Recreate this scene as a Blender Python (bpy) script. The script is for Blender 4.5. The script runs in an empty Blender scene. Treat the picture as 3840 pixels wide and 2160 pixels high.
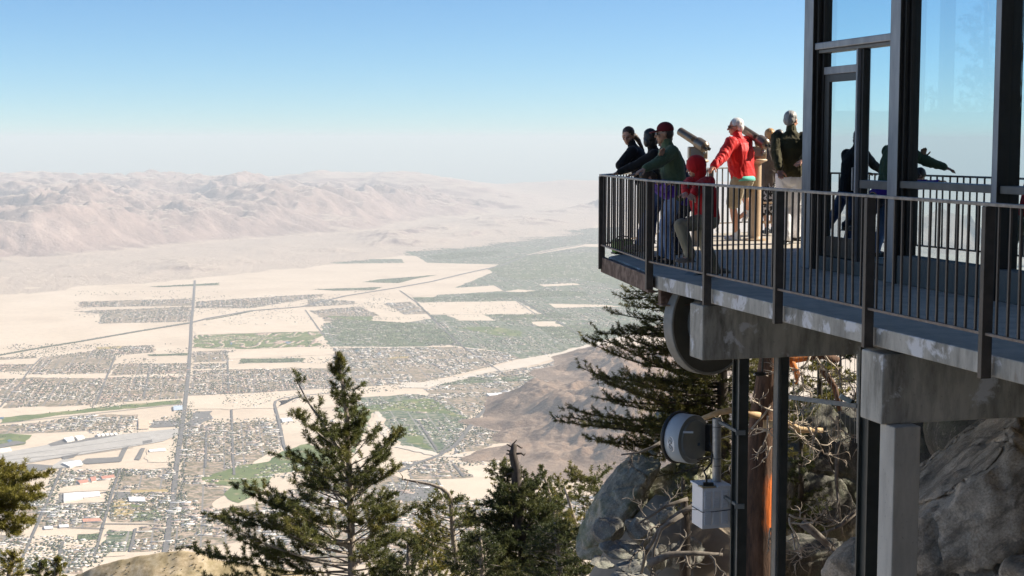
import bpy, bmesh, math, random
import numpy as np
from mathutils import Vector, Matrix, Quaternion

random.seed(7)
RNG = np.random.default_rng(7)
scene = bpy.context.scene
COL = scene.collection

# ------------------------------------------------------------------ camera
EYE = 1.49                      # camera height above the deck (deck top is z = 0)
FPX = 5800.0                    # focal length in pixels of the 3840 px wide photograph
PITCH = math.atan(549 / FPX)
cam_data = bpy.data.cameras.new("camera")
cam_data.sensor_width = 36
cam_data.lens = FPX / 3840 * 36
cam_data.clip_start = 0.1
cam_data.clip_end = 300000
cam = bpy.data.objects.new("camera", cam_data)
COL.objects.link(cam)
cam.location = (0, 0, EYE)
cam.rotation_euler = (math.pi / 2 - PITCH, 0, 0)
scene.camera = cam
CAM = np.array([0, 0, EYE])
_f = np.array([0, math.cos(PITCH), -math.sin(PITCH)])
_u = np.array([0, math.sin(PITCH), math.cos(PITCH)])
_r = np.array([1., 0, 0])


def ray(px, py):
    return _f + _r * (px - 1920) / FPX + _u * (1080 - py) / FPX


def PY(px, py, y):              # surveyed point at distance y in front of the camera
    d = ray(px, py)
    return Vector(CAM + d * y / d[1])


def PZ(px, py, z):              # surveyed point on the horizontal plane z
    d = ray(px, py)
    return Vector(CAM + d * (z - EYE) / d[2])


SN = 0.262
U = Vector((-SN, math.sqrt(1 - SN * SN), 0))     # along the walkway
N = Vector((math.sqrt(1 - SN * SN), SN, 0))      # across it, into the building
_nn = np.array(N)
_uu = np.array(U)
WROT = math.atan2(-U.x, U.y)                     # walkway heading


def W(u, n, z):
    return U * u + N * n + Vector((0, 0, z))


def PN(px, py, n):              # surveyed point on the vertical plane at offset n
    d = ray(px, py)
    return Vector(CAM + d * n / (d @ _nn))


def un(p):
    return p.dot(U), p.dot(N)


def ufor(px, n, py=700):
    return PN(px, py, n).dot(U)


# ------------------------------------------------------------------ materials
def new_mat(name):
    m = bpy.data.materials.new(name)
    m.use_nodes = True
    nt = m.node_tree
    return m, nt, nt.nodes["Principled BSDF"]


def link(nt, a, b):
    nt.links.new(a, b)


def noise_node(nt, scale, detail=6, rough=.6, coord='Object', stretch=None, dist=0.0):
    tc = nt.nodes.new("ShaderNodeTexCoord")
    n = nt.nodes.new("ShaderNodeTexNoise")
    n.inputs['Scale'].default_value = scale
    n.inputs['Detail'].default_value = detail
    n.inputs['Roughness'].default_value = rough
    n.inputs['Distortion'].default_value = dist
    if stretch:
        mp = nt.nodes.new("ShaderNodeMapping")
        mp.inputs['Scale'].default_value = stretch
        link(nt, tc.outputs[coord], mp.inputs['Vector'])
        link(nt, mp.outputs[0], n.inputs['Vector'])
    else:
        link(nt, tc.outputs[coord], n.inputs['Vector'])
    return n


def ramp(nt, src, stops, interp='LINEAR'):
    r = nt.nodes.new("ShaderNodeValToRGB")
    r.color_ramp.interpolation = interp
    e = r.color_ramp.elements
    while len(e) < len(stops):
        e.new(0.5)
    for k, (p, c) in enumerate(stops):
        e[k].position = p
        e[k].color = (c[0], c[1], c[2], 1) if not isinstance(c, (int, float)) else (c, c, c, 1)
    link(nt, src, r.inputs[0])
    return r


def mixc(nt, fac, a, b):
    m = nt.nodes.new("ShaderNodeMix")
    m.data_type = 'RGBA'
    for s, v in ((m.inputs[0], fac), (m.inputs[6], a), (m.inputs[7], b)):
        if hasattr(v, 'node'):
            link(nt, v, s)
        elif isinstance(v, (int, float)):
            s.default_value = v
        else:
            s.default_value = (v[0], v[1], v[2], 1)
    return m.outputs[2]


def bump(nt, bsdf, src, strength=.3, dist=.01):
    b = nt.nodes.new("ShaderNodeBump")
    b.inputs['Strength'].default_value = strength
    b.inputs['Distance'].default_value = dist
    link(nt, src, b.inputs['Height'])
    link(nt, b.outputs[0], bsdf.inputs['Normal'])


def pmat(name, c1, c2=None, scale=5, rough=.8, bmp=0, bdist=.01, metallic=0, detail=6, lo=.35, hi=.65, coord='Object', stretch=None, spec=.5):
    m, nt, b = new_mat(name)
    b.inputs['Roughness'].default_value = rough
    b.inputs['Metallic'].default_value = metallic
    b.inputs['Specular IOR Level'].default_value = spec
    if c2 is None:
        c2 = tuple(min(1, x * 1.25) for x in c1)
    n = noise_node(nt, scale, detail, coord=coord, stretch=stretch)
    r = ramp(nt, n.outputs['Fac'], [(lo, c1), (hi, c2)])
    link(nt, r.outputs[0], b.inputs['Base Color'])
    if bmp:
        bump(nt, b, n.outputs['Fac'], bmp, bdist)
    return m


# ------------------------------------------------------------------ objects
def tag(o, label=None, cat=None, group=None, kind=None):
    if label: o['label'] = label
    if cat: o['category'] = cat
    if group: o['group'] = group
    if kind: o['kind'] = kind
    return o


def empty(name, loc=(0, 0, 0), label=None, cat=None, group=None, rz=0):
    o = bpy.data.objects.new(name, None)
    o.location = loc
    o.rotation_euler = (0, 0, rz)
    o.empty_display_size = .2
    COL.objects.link(o)
    tag(o, label, cat, group)
    return o


def set_parent(o, parent):
    """children are modelled in world coordinates; a thing's Empty may stand anywhere"""
    if parent is None:
        return
    o.parent = parent
    if parent.type == 'EMPTY':
        o.matrix_parent_inverse = (Matrix.Translation(parent.location) @ parent.rotation_euler.to_matrix().to_4x4()).inverted()


def mesh_obj(name, me, mats, parent=None, smooth=False):
    o = bpy.data.objects.new(name, me)
    COL.objects.link(o)
    if not isinstance(mats, (list, tuple)):
        mats = [mats]
    for m in mats:
        me.materials.append(m)
    if smooth:
        me.polygons.foreach_set("use_smooth", np.ones(len(me.polygons), bool))
    set_parent(o, parent)
    return o


def np_mesh(name, verts, faces_flat, nper, mat_idx=None, cols=None, smooth=False):
    """verts (n,3); faces_flat flat index array with nper corners per face."""
    me = bpy.data.meshes.new(name)
    verts = np.asarray(verts, np.float32)
    ff = np.asarray(faces_flat, np.int32).ravel()
    nf = len(ff) // nper
    me.vertices.add(len(verts)); me.loops.add(len(ff)); me.polygons.add(nf)
    me.vertices.foreach_set("co", verts.ravel())
    me.loops.foreach_set("vertex_index", ff)
    me.polygons.foreach_set("loop_start", np.arange(0, len(ff), nper, dtype=np.int32))
    if mat_idx is not None:
        me.polygons.foreach_set("material_index", np.asarray(mat_idx, np.int32))
    if smooth:
        me.polygons.foreach_set("use_smooth", np.ones(nf, bool))
    me.update(calc_edges=True)
    if cols is not None:           # one colour per face
        at = me.color_attributes.new("tint", 'FLOAT_COLOR', 'CORNER')
        c = np.ones((nf, 4), np.float32); c[:, :3] = cols
        at.data.foreach_set("color", np.repeat(c, nper, axis=0).ravel())
    return me


class MB:
    """collects shapes into one mesh"""
    def __init__(s):
        s.bm = bmesh.new(); s.mi = 0

    def _mark(s, faces):
        for f in faces: f.material_index = s.mi

    def hull8(s, pts):            # 8 points: bottom 4 (ccw) then top 4
        v = [s.bm.verts.new(p) for p in pts]
        fs = []
        for q in ((3, 2, 1, 0), (4, 5, 6, 7), (0, 1, 5, 4), (1, 2, 6, 5), (2, 3, 7, 6), (3, 0, 4, 7)):
            fs.append(s.bm.faces.new([v[i] for i in q]))
        s._mark(fs)
        return fs

    def ubox(s, u0, u1, n0, n1, z0, z1):
        return s.hull8([W(u0, n0, z0), W(u0, n1, z0), W(u1, n1, z0), W(u1, n0, z0), W(u0, n0, z1), W(u0, n1, z1), W(u1, n1, z1), W(u1, n0, z1)])

    def box(s, c, size, rot=None):
        c = Vector(c); x, y, z = [k / 2 for k in size]
        pts = [(-x, -y, -z), (x, -y, -z), (x, y, -z), (-x, y, -z), (-x, -y, z), (x, -y, z), (x, y, z), (-x, y, z)]
        R = rot if rot is not None else Matrix.Identity(3)
        return s.hull8([c + R @ Vector(p) for p in pts])

    def bar(s, a, b, w, h, upv=(0, 0, 1)):
        """rectangular bar from a to b; w across, h along upv"""
        a = Vector(a); b = Vector(b); d = (b - a).normalized(); upv = Vector(upv)
        if abs(d.dot(upv)) > .99: upv = Vector((0, 1, 0))
        sd = d.cross(upv).normalized(); up2 = sd.cross(d)
        o = [(-w / 2, -h / 2), (w / 2, -h / 2), (w / 2, h / 2), (-w / 2, h / 2)]
        return s.hull8([a + sd * x + up2 * y for x, y in o] + [b + sd * x + up2 * y for x, y in o])

    def tube(s, pts, radii, seg=8, cap=True):
        pts = [Vector(p) for p in pts]
        if isinstance(radii, (int, float)): radii = [radii] * len(pts)
        rings = []
        ref = None
        for i, p in enumerate(pts):
            d = (pts[min(i + 1, len(pts) - 1)] - pts[max(i - 1, 0)]).normalized()
            if ref is None:
                ref = d.orthogonal().normalized()
            ref = (ref - d * ref.dot(d))
            ref = ref.normalized() if ref.length > 1e-6 else d.orthogonal().normalized()
            bn = d.cross(ref)
            rings.append([s.bm.verts.new(p + (ref * math.cos(2 * math.pi * k / seg) + bn * math.sin(2 * math.pi * k / seg)) * radii[i]) for k in range(seg)])
        fs = []
        for a, b in zip(rings, rings[1:]):
            for k in range(seg):
                fs.append(s.bm.faces.new((a[k], a[(k + 1) % seg], b[(k + 1) % seg], b[k])))
        if cap and seg > 2:
            fs.append(s.bm.faces.new(rings[0][::-1])); fs.append(s.bm.faces.new(rings[-1]))
        s._mark(fs)
        return fs

    def lathe(s, origin, axis, prof, seg=48, cap=True):
        """prof: list of (distance along axis, radius)"""
        origin = Vector(origin); ax = Vector(axis).normalized(); r = ax.orthogonal().normalized(); b = ax.cross(r)
        rings = []
        for t, rad in prof:
            if rad < 1e-6:
                rings.append([s.bm.verts.new(origin + ax * t)])
            else:
                rings.append([s.bm.verts.new(origin + ax * t + (r * math.cos(2 * math.pi * k / seg) + b * math.sin(2 * math.pi * k / seg)) * rad) for k in range(seg)])
        fs = []
        for a, c in zip(rings, rings[1:]):
            if len(a) == 1 and len(c) == 1: continue
            for k in range(seg):
                k2 = (k + 1) % seg
                if len(a) == 1: fs.append(s.bm.faces.new((a[0], c[k2], c[k])))
                elif len(c) == 1: fs.append(s.bm.faces.new((a[k], a[k2], c[0])))
                else: fs.append(s.bm.faces.new((a[k], a[k2], c[k2], c[k])))
        if cap:
            if len(rings[0]) > 2: fs.append(s.bm.faces.new(rings[0][::-1]))
            if len(rings[-1]) > 2: fs.append(s.bm.faces.new(rings[-1]))
        s._mark(fs)
        return fs

    def prism(s, poly, z0, z1):
        a = [s.bm.verts.new((p[0], p[1], z0)) for p in poly]
        b = [s.bm.verts.new((p[0], p[1], z1)) for p in poly]
        n = len(poly)
        fs = [s.bm.faces.new(a[::-1]), s.bm.faces.new(b)]
        for i in range(n):
            fs.append(s.bm.faces.new((a[i], a[(i + 1) % n], b[(i + 1) % n], b[i])))
        s._mark(fs)
        return fs

    def ellipsoid(s, c, rx, ry, rz, rot=None, seg=16, rings=10):
        M = Matrix.Translation(c) @ (rot.to_4x4() if rot is not None else Matrix.Identity(4)) @ Matrix.Diagonal((rx, ry, rz, 1))
        r = bmesh.ops.create_uvsphere(s.bm, u_segments=seg, v_segments=rings, radius=1, matrix=M)
        fs = set(f for v in r['verts'] for f in v.link_faces)
        s._mark(fs)

    def mesh(s, name, bevel=0, bseg=2, recalc=True):
        if recalc:
            bmesh.ops.recalc_face_normals(s.bm, faces=s.bm.faces)
        if bevel:
            bmesh.ops.bevel(s.bm, geom=[e for e in s.bm.edges if len(e.link_faces) == 2 and e.calc_face_angle(0) > .6], offset=bevel, segments=bseg, affect='EDGES', profile=.6, clamp_overlap=True)
        me = bpy.data.meshes.new(name)
        s.bm.to_mesh(me); s.bm.free()
        return me

    def build(s, name, mats, parent=None, bevel=0, smooth=False):
        return mesh_obj(name, s.mesh(name, bevel), mats, parent, smooth)


def vnoise(p, seed=0):
    """vectorised value noise, p (n,2 or 3) -> [-1,1]"""
    p = np.asarray(p, float)
    if p.shape[1] == 2: p = np.c_[p, np.zeros(len(p))]
    i = np.floor(p).astype(np.int64); f = p - i
    w = f * f * f * (f * (f * 6 - 15) + 10)
    out = 0
    for dx in (0, 1):
        for dy in (0, 1):
            for dz in (0, 1):
                h = ((i[:, 0] + dx) * 374761393 + (i[:, 1] + dy) * 668265263 + (i[:, 2] + dz) * 2147483647 + seed * 1274126177) & 0xffffffff
                h = ((h ^ (h >> 13)) * 1274126177) & 0xffffffff
                h = (h ^ (h >> 16)) & 0xffff
                out = out + (h / 32767.5 - 1) * np.abs(1 - dx - w[:, 0]) * np.abs(1 - dy - w[:, 1]) * np.abs(1 - dz - w[:, 2])
    return out


def fbm(p, oct=5, seed=0, gain=.5, lac=2.03, ridged=False):
    a, s, t = 1., 0, 0
    p = np.asarray(p, float).copy()
    for k in range(oct):
        v = vnoise(p, seed + k)
        if ridged: v = 1 - 2 * np.abs(v)
        s = s + a * v; t += a; a *= gain; p = p * lac + 17.3
    return s / t


def in_poly(poly, x, y):
    poly = np.asarray(poly); n = len(poly); ins = np.zeros(len(x), bool)
    j = n - 1
    for i in range(n):
        xi, yi = poly[i]; xj, yj = poly[j]
        c = ((yi > y) != (yj > y)) & (x < (xj - xi) * (y - yi) / (yj - yi + 1e-12) + xi)
        ins ^= c; j = i
    return ins
# ------------------------------------------------------------------ daylight
SUN_EL, SUN_AZ = math.radians(34), math.radians(80)      # azimuth clockwise from the view direction
world = bpy.data.worlds.new("World"); scene.world = world; world.use_nodes = True
wnt = world.node_tree
sky = wnt.nodes.new("ShaderNodeTexSky"); sky.sky_type = 'NISHITA'; sky.sun_disc = False
sky.sun_elevation = SUN_EL; sky.sun_rotation = SUN_AZ
sky.altitude = 2500; sky.air_density = .95; sky.dust_density = 0; sky.ozone_density = 6.5
bg = wnt.nodes["Background"]; bg.inputs['Strength'].default_value = 0.061
tint = wnt.nodes.new("ShaderNodeMix"); tint.data_type = 'RGBA'; tint.blend_type = 'MULTIPLY'; tint.inputs[0].default_value = 1; tint.inputs[7].default_value = (.92, .99, .97, 1)
wnt.links.new(sky.outputs[0], tint.inputs[6]); wnt.links.new(tint.outputs[2], bg.inputs['Color'])
sl = bpy.data.lights.new("sun", 'SUN'); sl.energy = 4.3; sl.angle = math.radians(.53); sl.color = (1, .91, .77)
so = bpy.data.objects.new("sun", sl); COL.objects.link(so)
sd = Vector((math.cos(SUN_EL) * math.sin(SUN_AZ), math.cos(SUN_EL) * math.cos(SUN_AZ), math.sin(SUN_EL)))
so.rotation_euler = sd.to_track_quat('Z', 'Y').to_euler(); so.location = (30, 0, 40)
vs = scene.view_settings
vs.view_transform = 'Standard'; vs.look = 'None'; vs.exposure = 1.22; vs.gamma = 1
cy = scene.cycles
cy.max_bounces = 8; cy.transparent_max_bounces = 24; cy.volume_bounces = 0; cy.diffuse_bounces = 4; cy.glossy_bounces = 4
cy.use_denoising = True; cy.sample_clamp_indirect = 6

# ------------------------------------------------------------------ valley air
FLOOR = -2450.0
hz = MB(); hz.box((0, 31000, (FLOOR - 30 + 260) / 2), (150000, 84000, 260 - FLOOR + 30))
m, nt, b = new_mat("haze air")
nt.nodes.remove(b)
pv = nt.nodes.new("ShaderNodeVolumePrincipled")
pv.inputs['Color'].default_value = (.92, .96, 1, 1)
pv.inputs['Density'].default_value = 2.2e-5
pv.inputs['Anisotropy'].default_value = 0.0
pv.inputs['Density Attribute'].default_value = ""
pv.inputs['Temperature Attribute'].default_value = ""
nt.links.new(pv.outputs[0], nt.nodes["Material Output"].inputs['Volume'])
m.cycles.homogeneous_volume = True
haze = hz.build("haze", m); tag(haze, "thin pale haze filling the air over the whole valley", "haze", kind="stuff")
# ------------------------------------------------------------------ the valley floor, 2.4 km below
def gp(px, py, dz=0):
    p = PZ(px, py, FLOOR); return (p.x, p.y)


def gpoly(pts):
    return [gp(*p) for p in pts]


def ground_mat(name, stops, scale, scale2=None, rough=.95, detail=8, amt=.5, c2=None, lo2=.45, hi2=.62):
    m, nt, b = new_mat(name); b.inputs['Roughness'].default_value = rough; b.inputs['Specular IOR Level'].default_value = .1
    n = noise_node(nt, scale, detail, .65)
    r = ramp(nt, n.outputs['Fac'], stops)
    out = r.outputs[0]
    if scale2:
        n2 = noise_node(nt, scale2, 4, .6)
        k = ramp(nt, n2.outputs['Fac'], [(lo2, 0), (hi2, 1)])
        mm = nt.nodes.new("ShaderNodeMath"); mm.operation = 'MULTIPLY'; mm.inputs[1].default_value = amt
        link(nt, k.outputs[0], mm.inputs[0])
        out = mixc(nt, mm.outputs[0], out, c2)
    link(nt, out, b.inputs['Base Color'])
    return m


M_sand = ground_mat("desert sand", [(.3, (.58, .465, .35)), (.5, (.67, .55, .42)), (.7, (.74, .62, .485))], .0009, .013, amt=.35, c2=(.45, .385, .30), lo2=.48, hi2=.66)
M_sandlot = ground_mat("bare lot", [(.3, (.63, .515, .39)), (.7, (.73, .61, .475))], .004, .05, amt=.35, c2=(.48, .42, .33), lo2=.55, hi2=.7)
M_town = ground_mat("town ground", [(.35, (.33, .245, .175)), (.65, (.52, .40, .305))], .010, .028, amt=.85, c2=(.11, .11, .055), lo2=.44, hi2=.56)
M_suburb = ground_mat("suburb ground", [(.35, (.17, .19, .115)), (.65, (.34, .31, .225))], .009, .016, amt=.95, c2=(.05, .095, .04), lo2=.40, hi2=.54)
hdir = Vector(gp(665, 1730)) - Vector(gp(708, 1396)); hdir.normalize()
GA = np.array([hdir.x, hdir.y]); GB = np.array([-hdir.y, hdir.x])
BLK_A, BLK_B = 210.0, 150.0                     # street grid of the town


def add_streets(m, c):
    nt = m.node_tree; b = nt.nodes["Principled BSDF"]; src = b.inputs['Base Color'].links[0].from_socket
    tc = nt.nodes.new("ShaderNodeTexCoord"); mp = nt.nodes.new("ShaderNodeMapping"); mp.inputs['Rotation'].default_value = (0, 0, -math.atan2(GA[1], GA[0])); link(nt, tc.outputs['Object'], mp.inputs[0])
    br = nt.nodes.new("ShaderNodeTexBrick"); br.offset = 0; br.squash = 1; br.inputs['Scale'].default_value = 1; br.inputs['Brick Width'].default_value = BLK_A; br.inputs['Row Height'].default_value = BLK_B; br.inputs['Mortar Size'].default_value = 6.5; br.inputs['Mortar Smooth'].default_value = .2
    link(nt, mp.outputs[0], br.inputs[0]); link(nt, mixc(nt, br.outputs['Fac'], src, c), b.inputs['Base Color'])


add_streets(M_town, (.23, .215, .20)); add_streets(M_suburb, (.26, .25, .23))
M_golf = ground_mat("golf turf", [(.3, (.075, .12, .03)), (.5, (.125, .165, .045)), (.7, (.20, .225, .07))], .004, .010, amt=.7, c2=(.36, .30, .16), lo2=.57, hi2=.64)
M_oasis = ground_mat("tree belt", [(.3, (.055, .09, .04)), (.7, (.15, .18, .075))], .005, .011, amt=.7, c2=(.34, .30, .22), lo2=.54, hi2=.66)
M_dry = ground_mat("dry grass", [(.35, (.40, .29, .12)), (.65, (.47, .36, .17))], .006)
M_asphalt = ground_mat("asphalt", [(.35, (.15, .145, .14)), (.65, (.21, .20, .19))], .02)
M_apron = ground_mat("airfield concrete", [(.35, (.42, .40, .37)), (.65, (.52, .49, .45))], .01, .03, amt=.4, c2=(.36, .33, .29))
M_pond = pmat("pond water", (.05, .10, .13), (.07, .13, .16), .01, rough=.15)
M_road = ground_mat("old asphalt road", [(.35, (.14, .135, .13)), (.65, (.20, .19, .18))], .02)


def sheet(name, polys, mat, lift, label=None):
    me = bpy.data.meshes.new(name); bm = bmesh.new()
    for poly in polys:
        if len(poly) > 2 and name not in ("side_roads", "main_road", "curved_road", "highway", "freeway", "taxiway", "airfield"):
            dn = []                                  # ragged natural edges
            for (ax, ay), (bx, by) in zip(poly, poly[1:] + poly[:1]):
                k = max(1, int(math.hypot(bx - ax, by - ay) / 70))
                dn += [(ax + (bx - ax) * t / k, ay + (by - ay) * t / k) for t in range(k)]
            q = np.array(dn); w_ = 34 if name != "pond" else 6
            q = q + w_ * np.c_[fbm(q / 260, 3, 5), fbm(q / 260, 3, 6)] + w_ * .6 * np.c_[vnoise(q / 60, 7), vnoise(q / 60, 8)]
            poly = [tuple(p) for p in q]
        vs_ = [bm.verts.new((x, y, FLOOR + lift)) for x, y in poly]
        f = bm.faces.new(vs_)
        if f.calc_area() and f.normal.z < 0: f.normal_flip()
        f.normal_update()
        if f.normal.z < 0: f.normal_flip()
    bmesh.ops.triangulate(bm, faces=bm.faces[:])
    bm.to_mesh(me); bm.free()
    o = mesh_obj(name, me, mat); tag(o, label, kind="structure")
    return o


def strip(pts, w):
    """road strip polygons along ground points"""
    out = []
    P = [Vector(p) for p in pts]
    off = []
    for i, p in enumerate(P):
        d = (P[min(i + 1, len(P) - 1)] - P[max(i - 1, 0)]).normalized()
        off.append(Vector((-d.y, d.x)) * w / 2)
    for i in range(len(P) - 1):
        out.append([tuple(P[i] - off[i]), tuple(P[i + 1] - off[i + 1]), tuple(P[i + 1] + off[i + 1]), tuple(P[i] + off[i])])
    return out


# the floor itself: one sheet to the horizon
v = [(-74000, -10000, FLOOR), (74000, -10000, FLOOR), (74000, 72000, FLOOR), (-74000, 72000, FLOOR)]
tag(mesh_obj("ground", np_mesh("ground", v, [0, 1, 2, 3], 4), M_sand), "pale desert floor of the wide valley", kind="structure")

TOWN = {   # surveyed outlines of the town quarters: (kind, outline)
    'pink': [
        [(157, 1341), (338, 1317), (374, 1302), (578, 1294), (578, 1321), (433, 1333), (409, 1400), (110, 1404)],
        [(429, 1365), (704, 1361), (704, 1400), (417, 1408)],
        [(98, 1416), (405, 1420), (362, 1518), (8, 1530), (79, 1440)],
        [(409, 1416), (700, 1412), (692, 1494), (366, 1514)],
        [(0, 1420), (90, 1420), (0, 1526)],
        [(0, 1367), (134, 1365), (106, 1392), (0, 1394)],
        [(-30, 1341), (140, 1335), (130, 1342), (-30, 1351)],
        [(722, 1390), (854, 1386), (1000, 1384), (1250, 1380), (1252, 1452), (1020, 1470), (707, 1482)],
        [(298, 1132), (720, 1120), (716, 1147), (300, 1152)],
        [(285, 1168), (400, 1162), (718, 1150), (715, 1206), (373, 1214), (380, 1178)],
        [(735, 1131), (1033, 1112), (1217, 1102), (1207, 1112), (944, 1156), (735, 1156)],
        [(1160, 1165), (1350, 1150), (1430, 1185), (1380, 1186), (1200, 1190)],
        [(1210, 1190), (1330, 1185), (1340, 1200), (1215, 1205)],
        [(-30, 2010), (105, 2005), (95, 2042), (-30, 2045)],
        [(232, 2062), (358, 2060), (350, 2090), (225, 2090)],
        [(770, 1800), (860, 1795), (855, 1822), (768, 1826)],
    ],
    'white': [
        [(726, 1319), (881, 1313), (858, 1355), (724, 1359)],
        [(724, 1366), (858, 1362), (857, 1380), (722, 1385)],
        [(1252, 1305), (1700, 1302), (1900, 1322), (1950, 1345), (1720, 1403), (1600, 1430), (1360, 1453), (1255, 1455)],
        [(-30, 1600), (138, 1585), (354, 1555), (511, 1555), (515, 1573), (464, 1614), (0, 1628), (-30, 1630)],
        [(692, 1597), (1000, 1577), (1053, 1600), (1062, 1670), (948, 1738), (880, 1788), (676, 1791), (682, 1640)],
        [(455, 1765), (653, 1757), (640, 1840), (430, 1840)],
        [(236, 1768), (448, 1765), (430, 1795), (330, 1810), (222, 1828)],
        [(175, 1890), (410, 1882), (390, 1945), (365, 1980), (150, 1975)],
        [(425, 1848), (632, 1845), (618, 1960), (400, 1960)],
        [(515, 1975), (617, 1970), (609, 2062), (495, 2072)],
        [(85, 2098), (320, 2092), (320, 2150), (70, 2155)],
        [(-30, 1870), (195, 1850), (130, 1975), (-30, 1985)],
        [(664, 1796), (760, 1792), (765, 1815), (850, 1832), (800, 1900), (850, 1945), (642, 1945)],
        [(640, 1952), (870, 1900), (1060, 1880), (1100, 1960), (860, 2042), (628, 2062)],
        [(1590, 1465), (1720, 1417), (1960, 1382), (2060, 1362), (2200, 1332), (2230, 1370), (2100, 1420), (1980, 1455), (1880, 1480), (1850, 1500), (1760, 1560), (1620, 1484)],
        [(1515, 1732), (1650, 1722), (1720, 1742), (1790, 1790), (1640, 1795), (1540, 1795)],
        [(1000, 1860), (1440, 1760), (1530, 1802), (1650, 1805), (1660, 1885), (1850, 1870), (2260, 1860), (2280, 2060), (1000, 2140)],
        [(1740, 1620), (1790, 1600), (1880, 1600), (1945, 1640), (1880, 1660), (1780, 1690), (1720, 1700), (1700, 1695)],
        [(1960, 1718), (2060, 1706), (2230, 1670), (2230, 1690), (2080, 1730), (2000, 1742)],
        [(1438, 1138), (1532, 1131), (1607, 1176), (1517, 1179)],
        [(1160, 1120), (1330, 1130), (1340, 1140), (1150, 1152)],
    ],
    'suburb': [
        [(395, 1987), (507, 1990), (482, 2070), (375, 2072)],
        [(1216, 1212), (1330, 1202), (1520, 1210), (1620, 1195), (1650, 1225), (1730, 1290), (1600, 1300), (1240, 1300), (1207, 1256)],
        [(1355, 1490), (1560, 1478), (1640, 1490), (1758, 1562), (1742, 1600), (1690, 1690), (1640, 1702), (1510, 1672), (1450, 1600), (1420, 1550), (1310, 1540)],
        [(1700, 1297), (1660, 1225), (1560, 1140), (1900, 1000), (1960, 966), (2060, 945), (2190, 925), (2330, 930), (2560, 960), (2560, 1190), (2340, 1258), (2228, 1284), (2070, 1327), (1952, 1347), (1900, 1320)],
        [(1440, 952), (1700, 905), (1950, 872), (2100, 862), (2330, 850), (2330, 915), (2180, 916), (2060, 936), (1955, 960), (1880, 992), (1600, 985), (1560, 960)],
        [(1120, 974), (1505, 971), (1515, 986), (1130, 990)],
    ],
}
sheet("town_ground", [gpoly(p) for p in TOWN['pink'] + TOWN['white']], M_town, 1.0, "paved and planted ground of the town quarters")
sheet("suburb_ground", [gpoly(p) for p in TOWN['suburb']], M_suburb, 1.4, "leafy ground of the green suburbs")
GOLF = [
    [(0, 1567), (275, 1539), (472, 1516), (684, 1500), (684, 1513), (472, 1533), (236, 1556), (0, 1589)],
    [(-40, 1630), (79, 1628), (130, 1632), (94, 1667), (-40, 1690)],
    [(728, 1258), (1199, 1243), (1209, 1256), (1180, 1270), (1222, 1298), (900, 1309), (724, 1305)],
    [(880, 1751), (997, 1734), (1053, 1697), (1147, 1664), (1252, 1695), (1221, 1757), (1035, 1776), (997, 1838), (900, 1887), (824, 1856), (867, 1825), (761, 1807), (768, 1790)],
    [(1246, 1528), (1380, 1522), (1505, 1503), (1600, 1492), (1640, 1500), (1690, 1545), (1752, 1562), (1740, 1570), (1680, 1552), (1560, 1545), (1480, 1540), (1400, 1545), (1370, 1600), (1340, 1700), (1300, 1690), (1330, 1560), (1250, 1545)],
    [(1470, 1600), (1540, 1600), (1590, 1640), (1620, 1685), (1580, 1680), (1530, 1650)],
    [(1700, 1228), (1740, 1228), (1840, 1225), (1950, 1240), (1960, 1262), (1880, 1260), (1780, 1240)],
    [(1230, 1186), (1400, 1186), (1400, 1205), (1260, 1206)],
    [(1690, 1830), (1740, 1823), (1790, 1835), (1740, 1862), (1680, 1858)],
    [(480, 1892), (540, 1887), (545, 1900), (485, 1905)],
]
sheet("golf_course", [gpoly(p) for p in GOLF], M_golf, 2.0, "watered green turf of the golf courses")
OASIS = [
    [(1240, 1195), (1560, 1212), (1650, 1226), (1715, 1288), (1560, 1298), (1300, 1296), (1250, 1262)],
    [(900, 1347), (1140, 1343), (1140, 1358), (900, 1364)],
    [(1358, 1058), (1420, 1048), (1642, 1031), (1560, 1045), (1493, 1062)],
    [(1170, 1085), (1433, 1077), (1400, 1088), (1250, 1090)],
    [(556, 1075), (825, 1061), (825, 1069), (600, 1077)],
    [(560, 1330), (708, 1325), (708, 1333), (560, 1336)],
    [(1545, 1115), (1780, 1115), (1900, 1125), (1880, 1131), (1560, 1132)],
    [(1830, 1180), (2090, 1172), (2180, 1200), (2010, 1205), (1860, 1205)],
    [(1940, 960), (2080, 948), (2330, 945), (2560, 980), (2560, 1110), (2350, 1080), (2150, 1040), (1990, 1050), (1880, 1040), (1830, 1010)],
    [(2010, 1225), (2200, 1218), (2340, 1245), (2250, 1268), (2090, 1270)],
    [(1750, 1105), (2050, 1090), (2200, 1095), (2200, 1110), (1800, 1120)],
    [(290, 2010), (372, 2004), (366, 2022), (288, 2026)],
    [(500, 1925), (600, 1915), (610, 1950), (490, 1958)],
    [(2040, 1410), (2080, 1395), (2030, 1425), (1640, 1445), (1760, 1416)],
    [(1130, 978), (1200, 974), (1180, 988), (1132, 989)],
    [(1600, 962), (1700, 948), (1900, 940), (1840, 960), (1640, 975)],
]
sheet("tree_belt_ground", [gpoly(p) for p in OASIS], M_oasis, 2.6, "dark irrigated ground under the tree belts")
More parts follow.
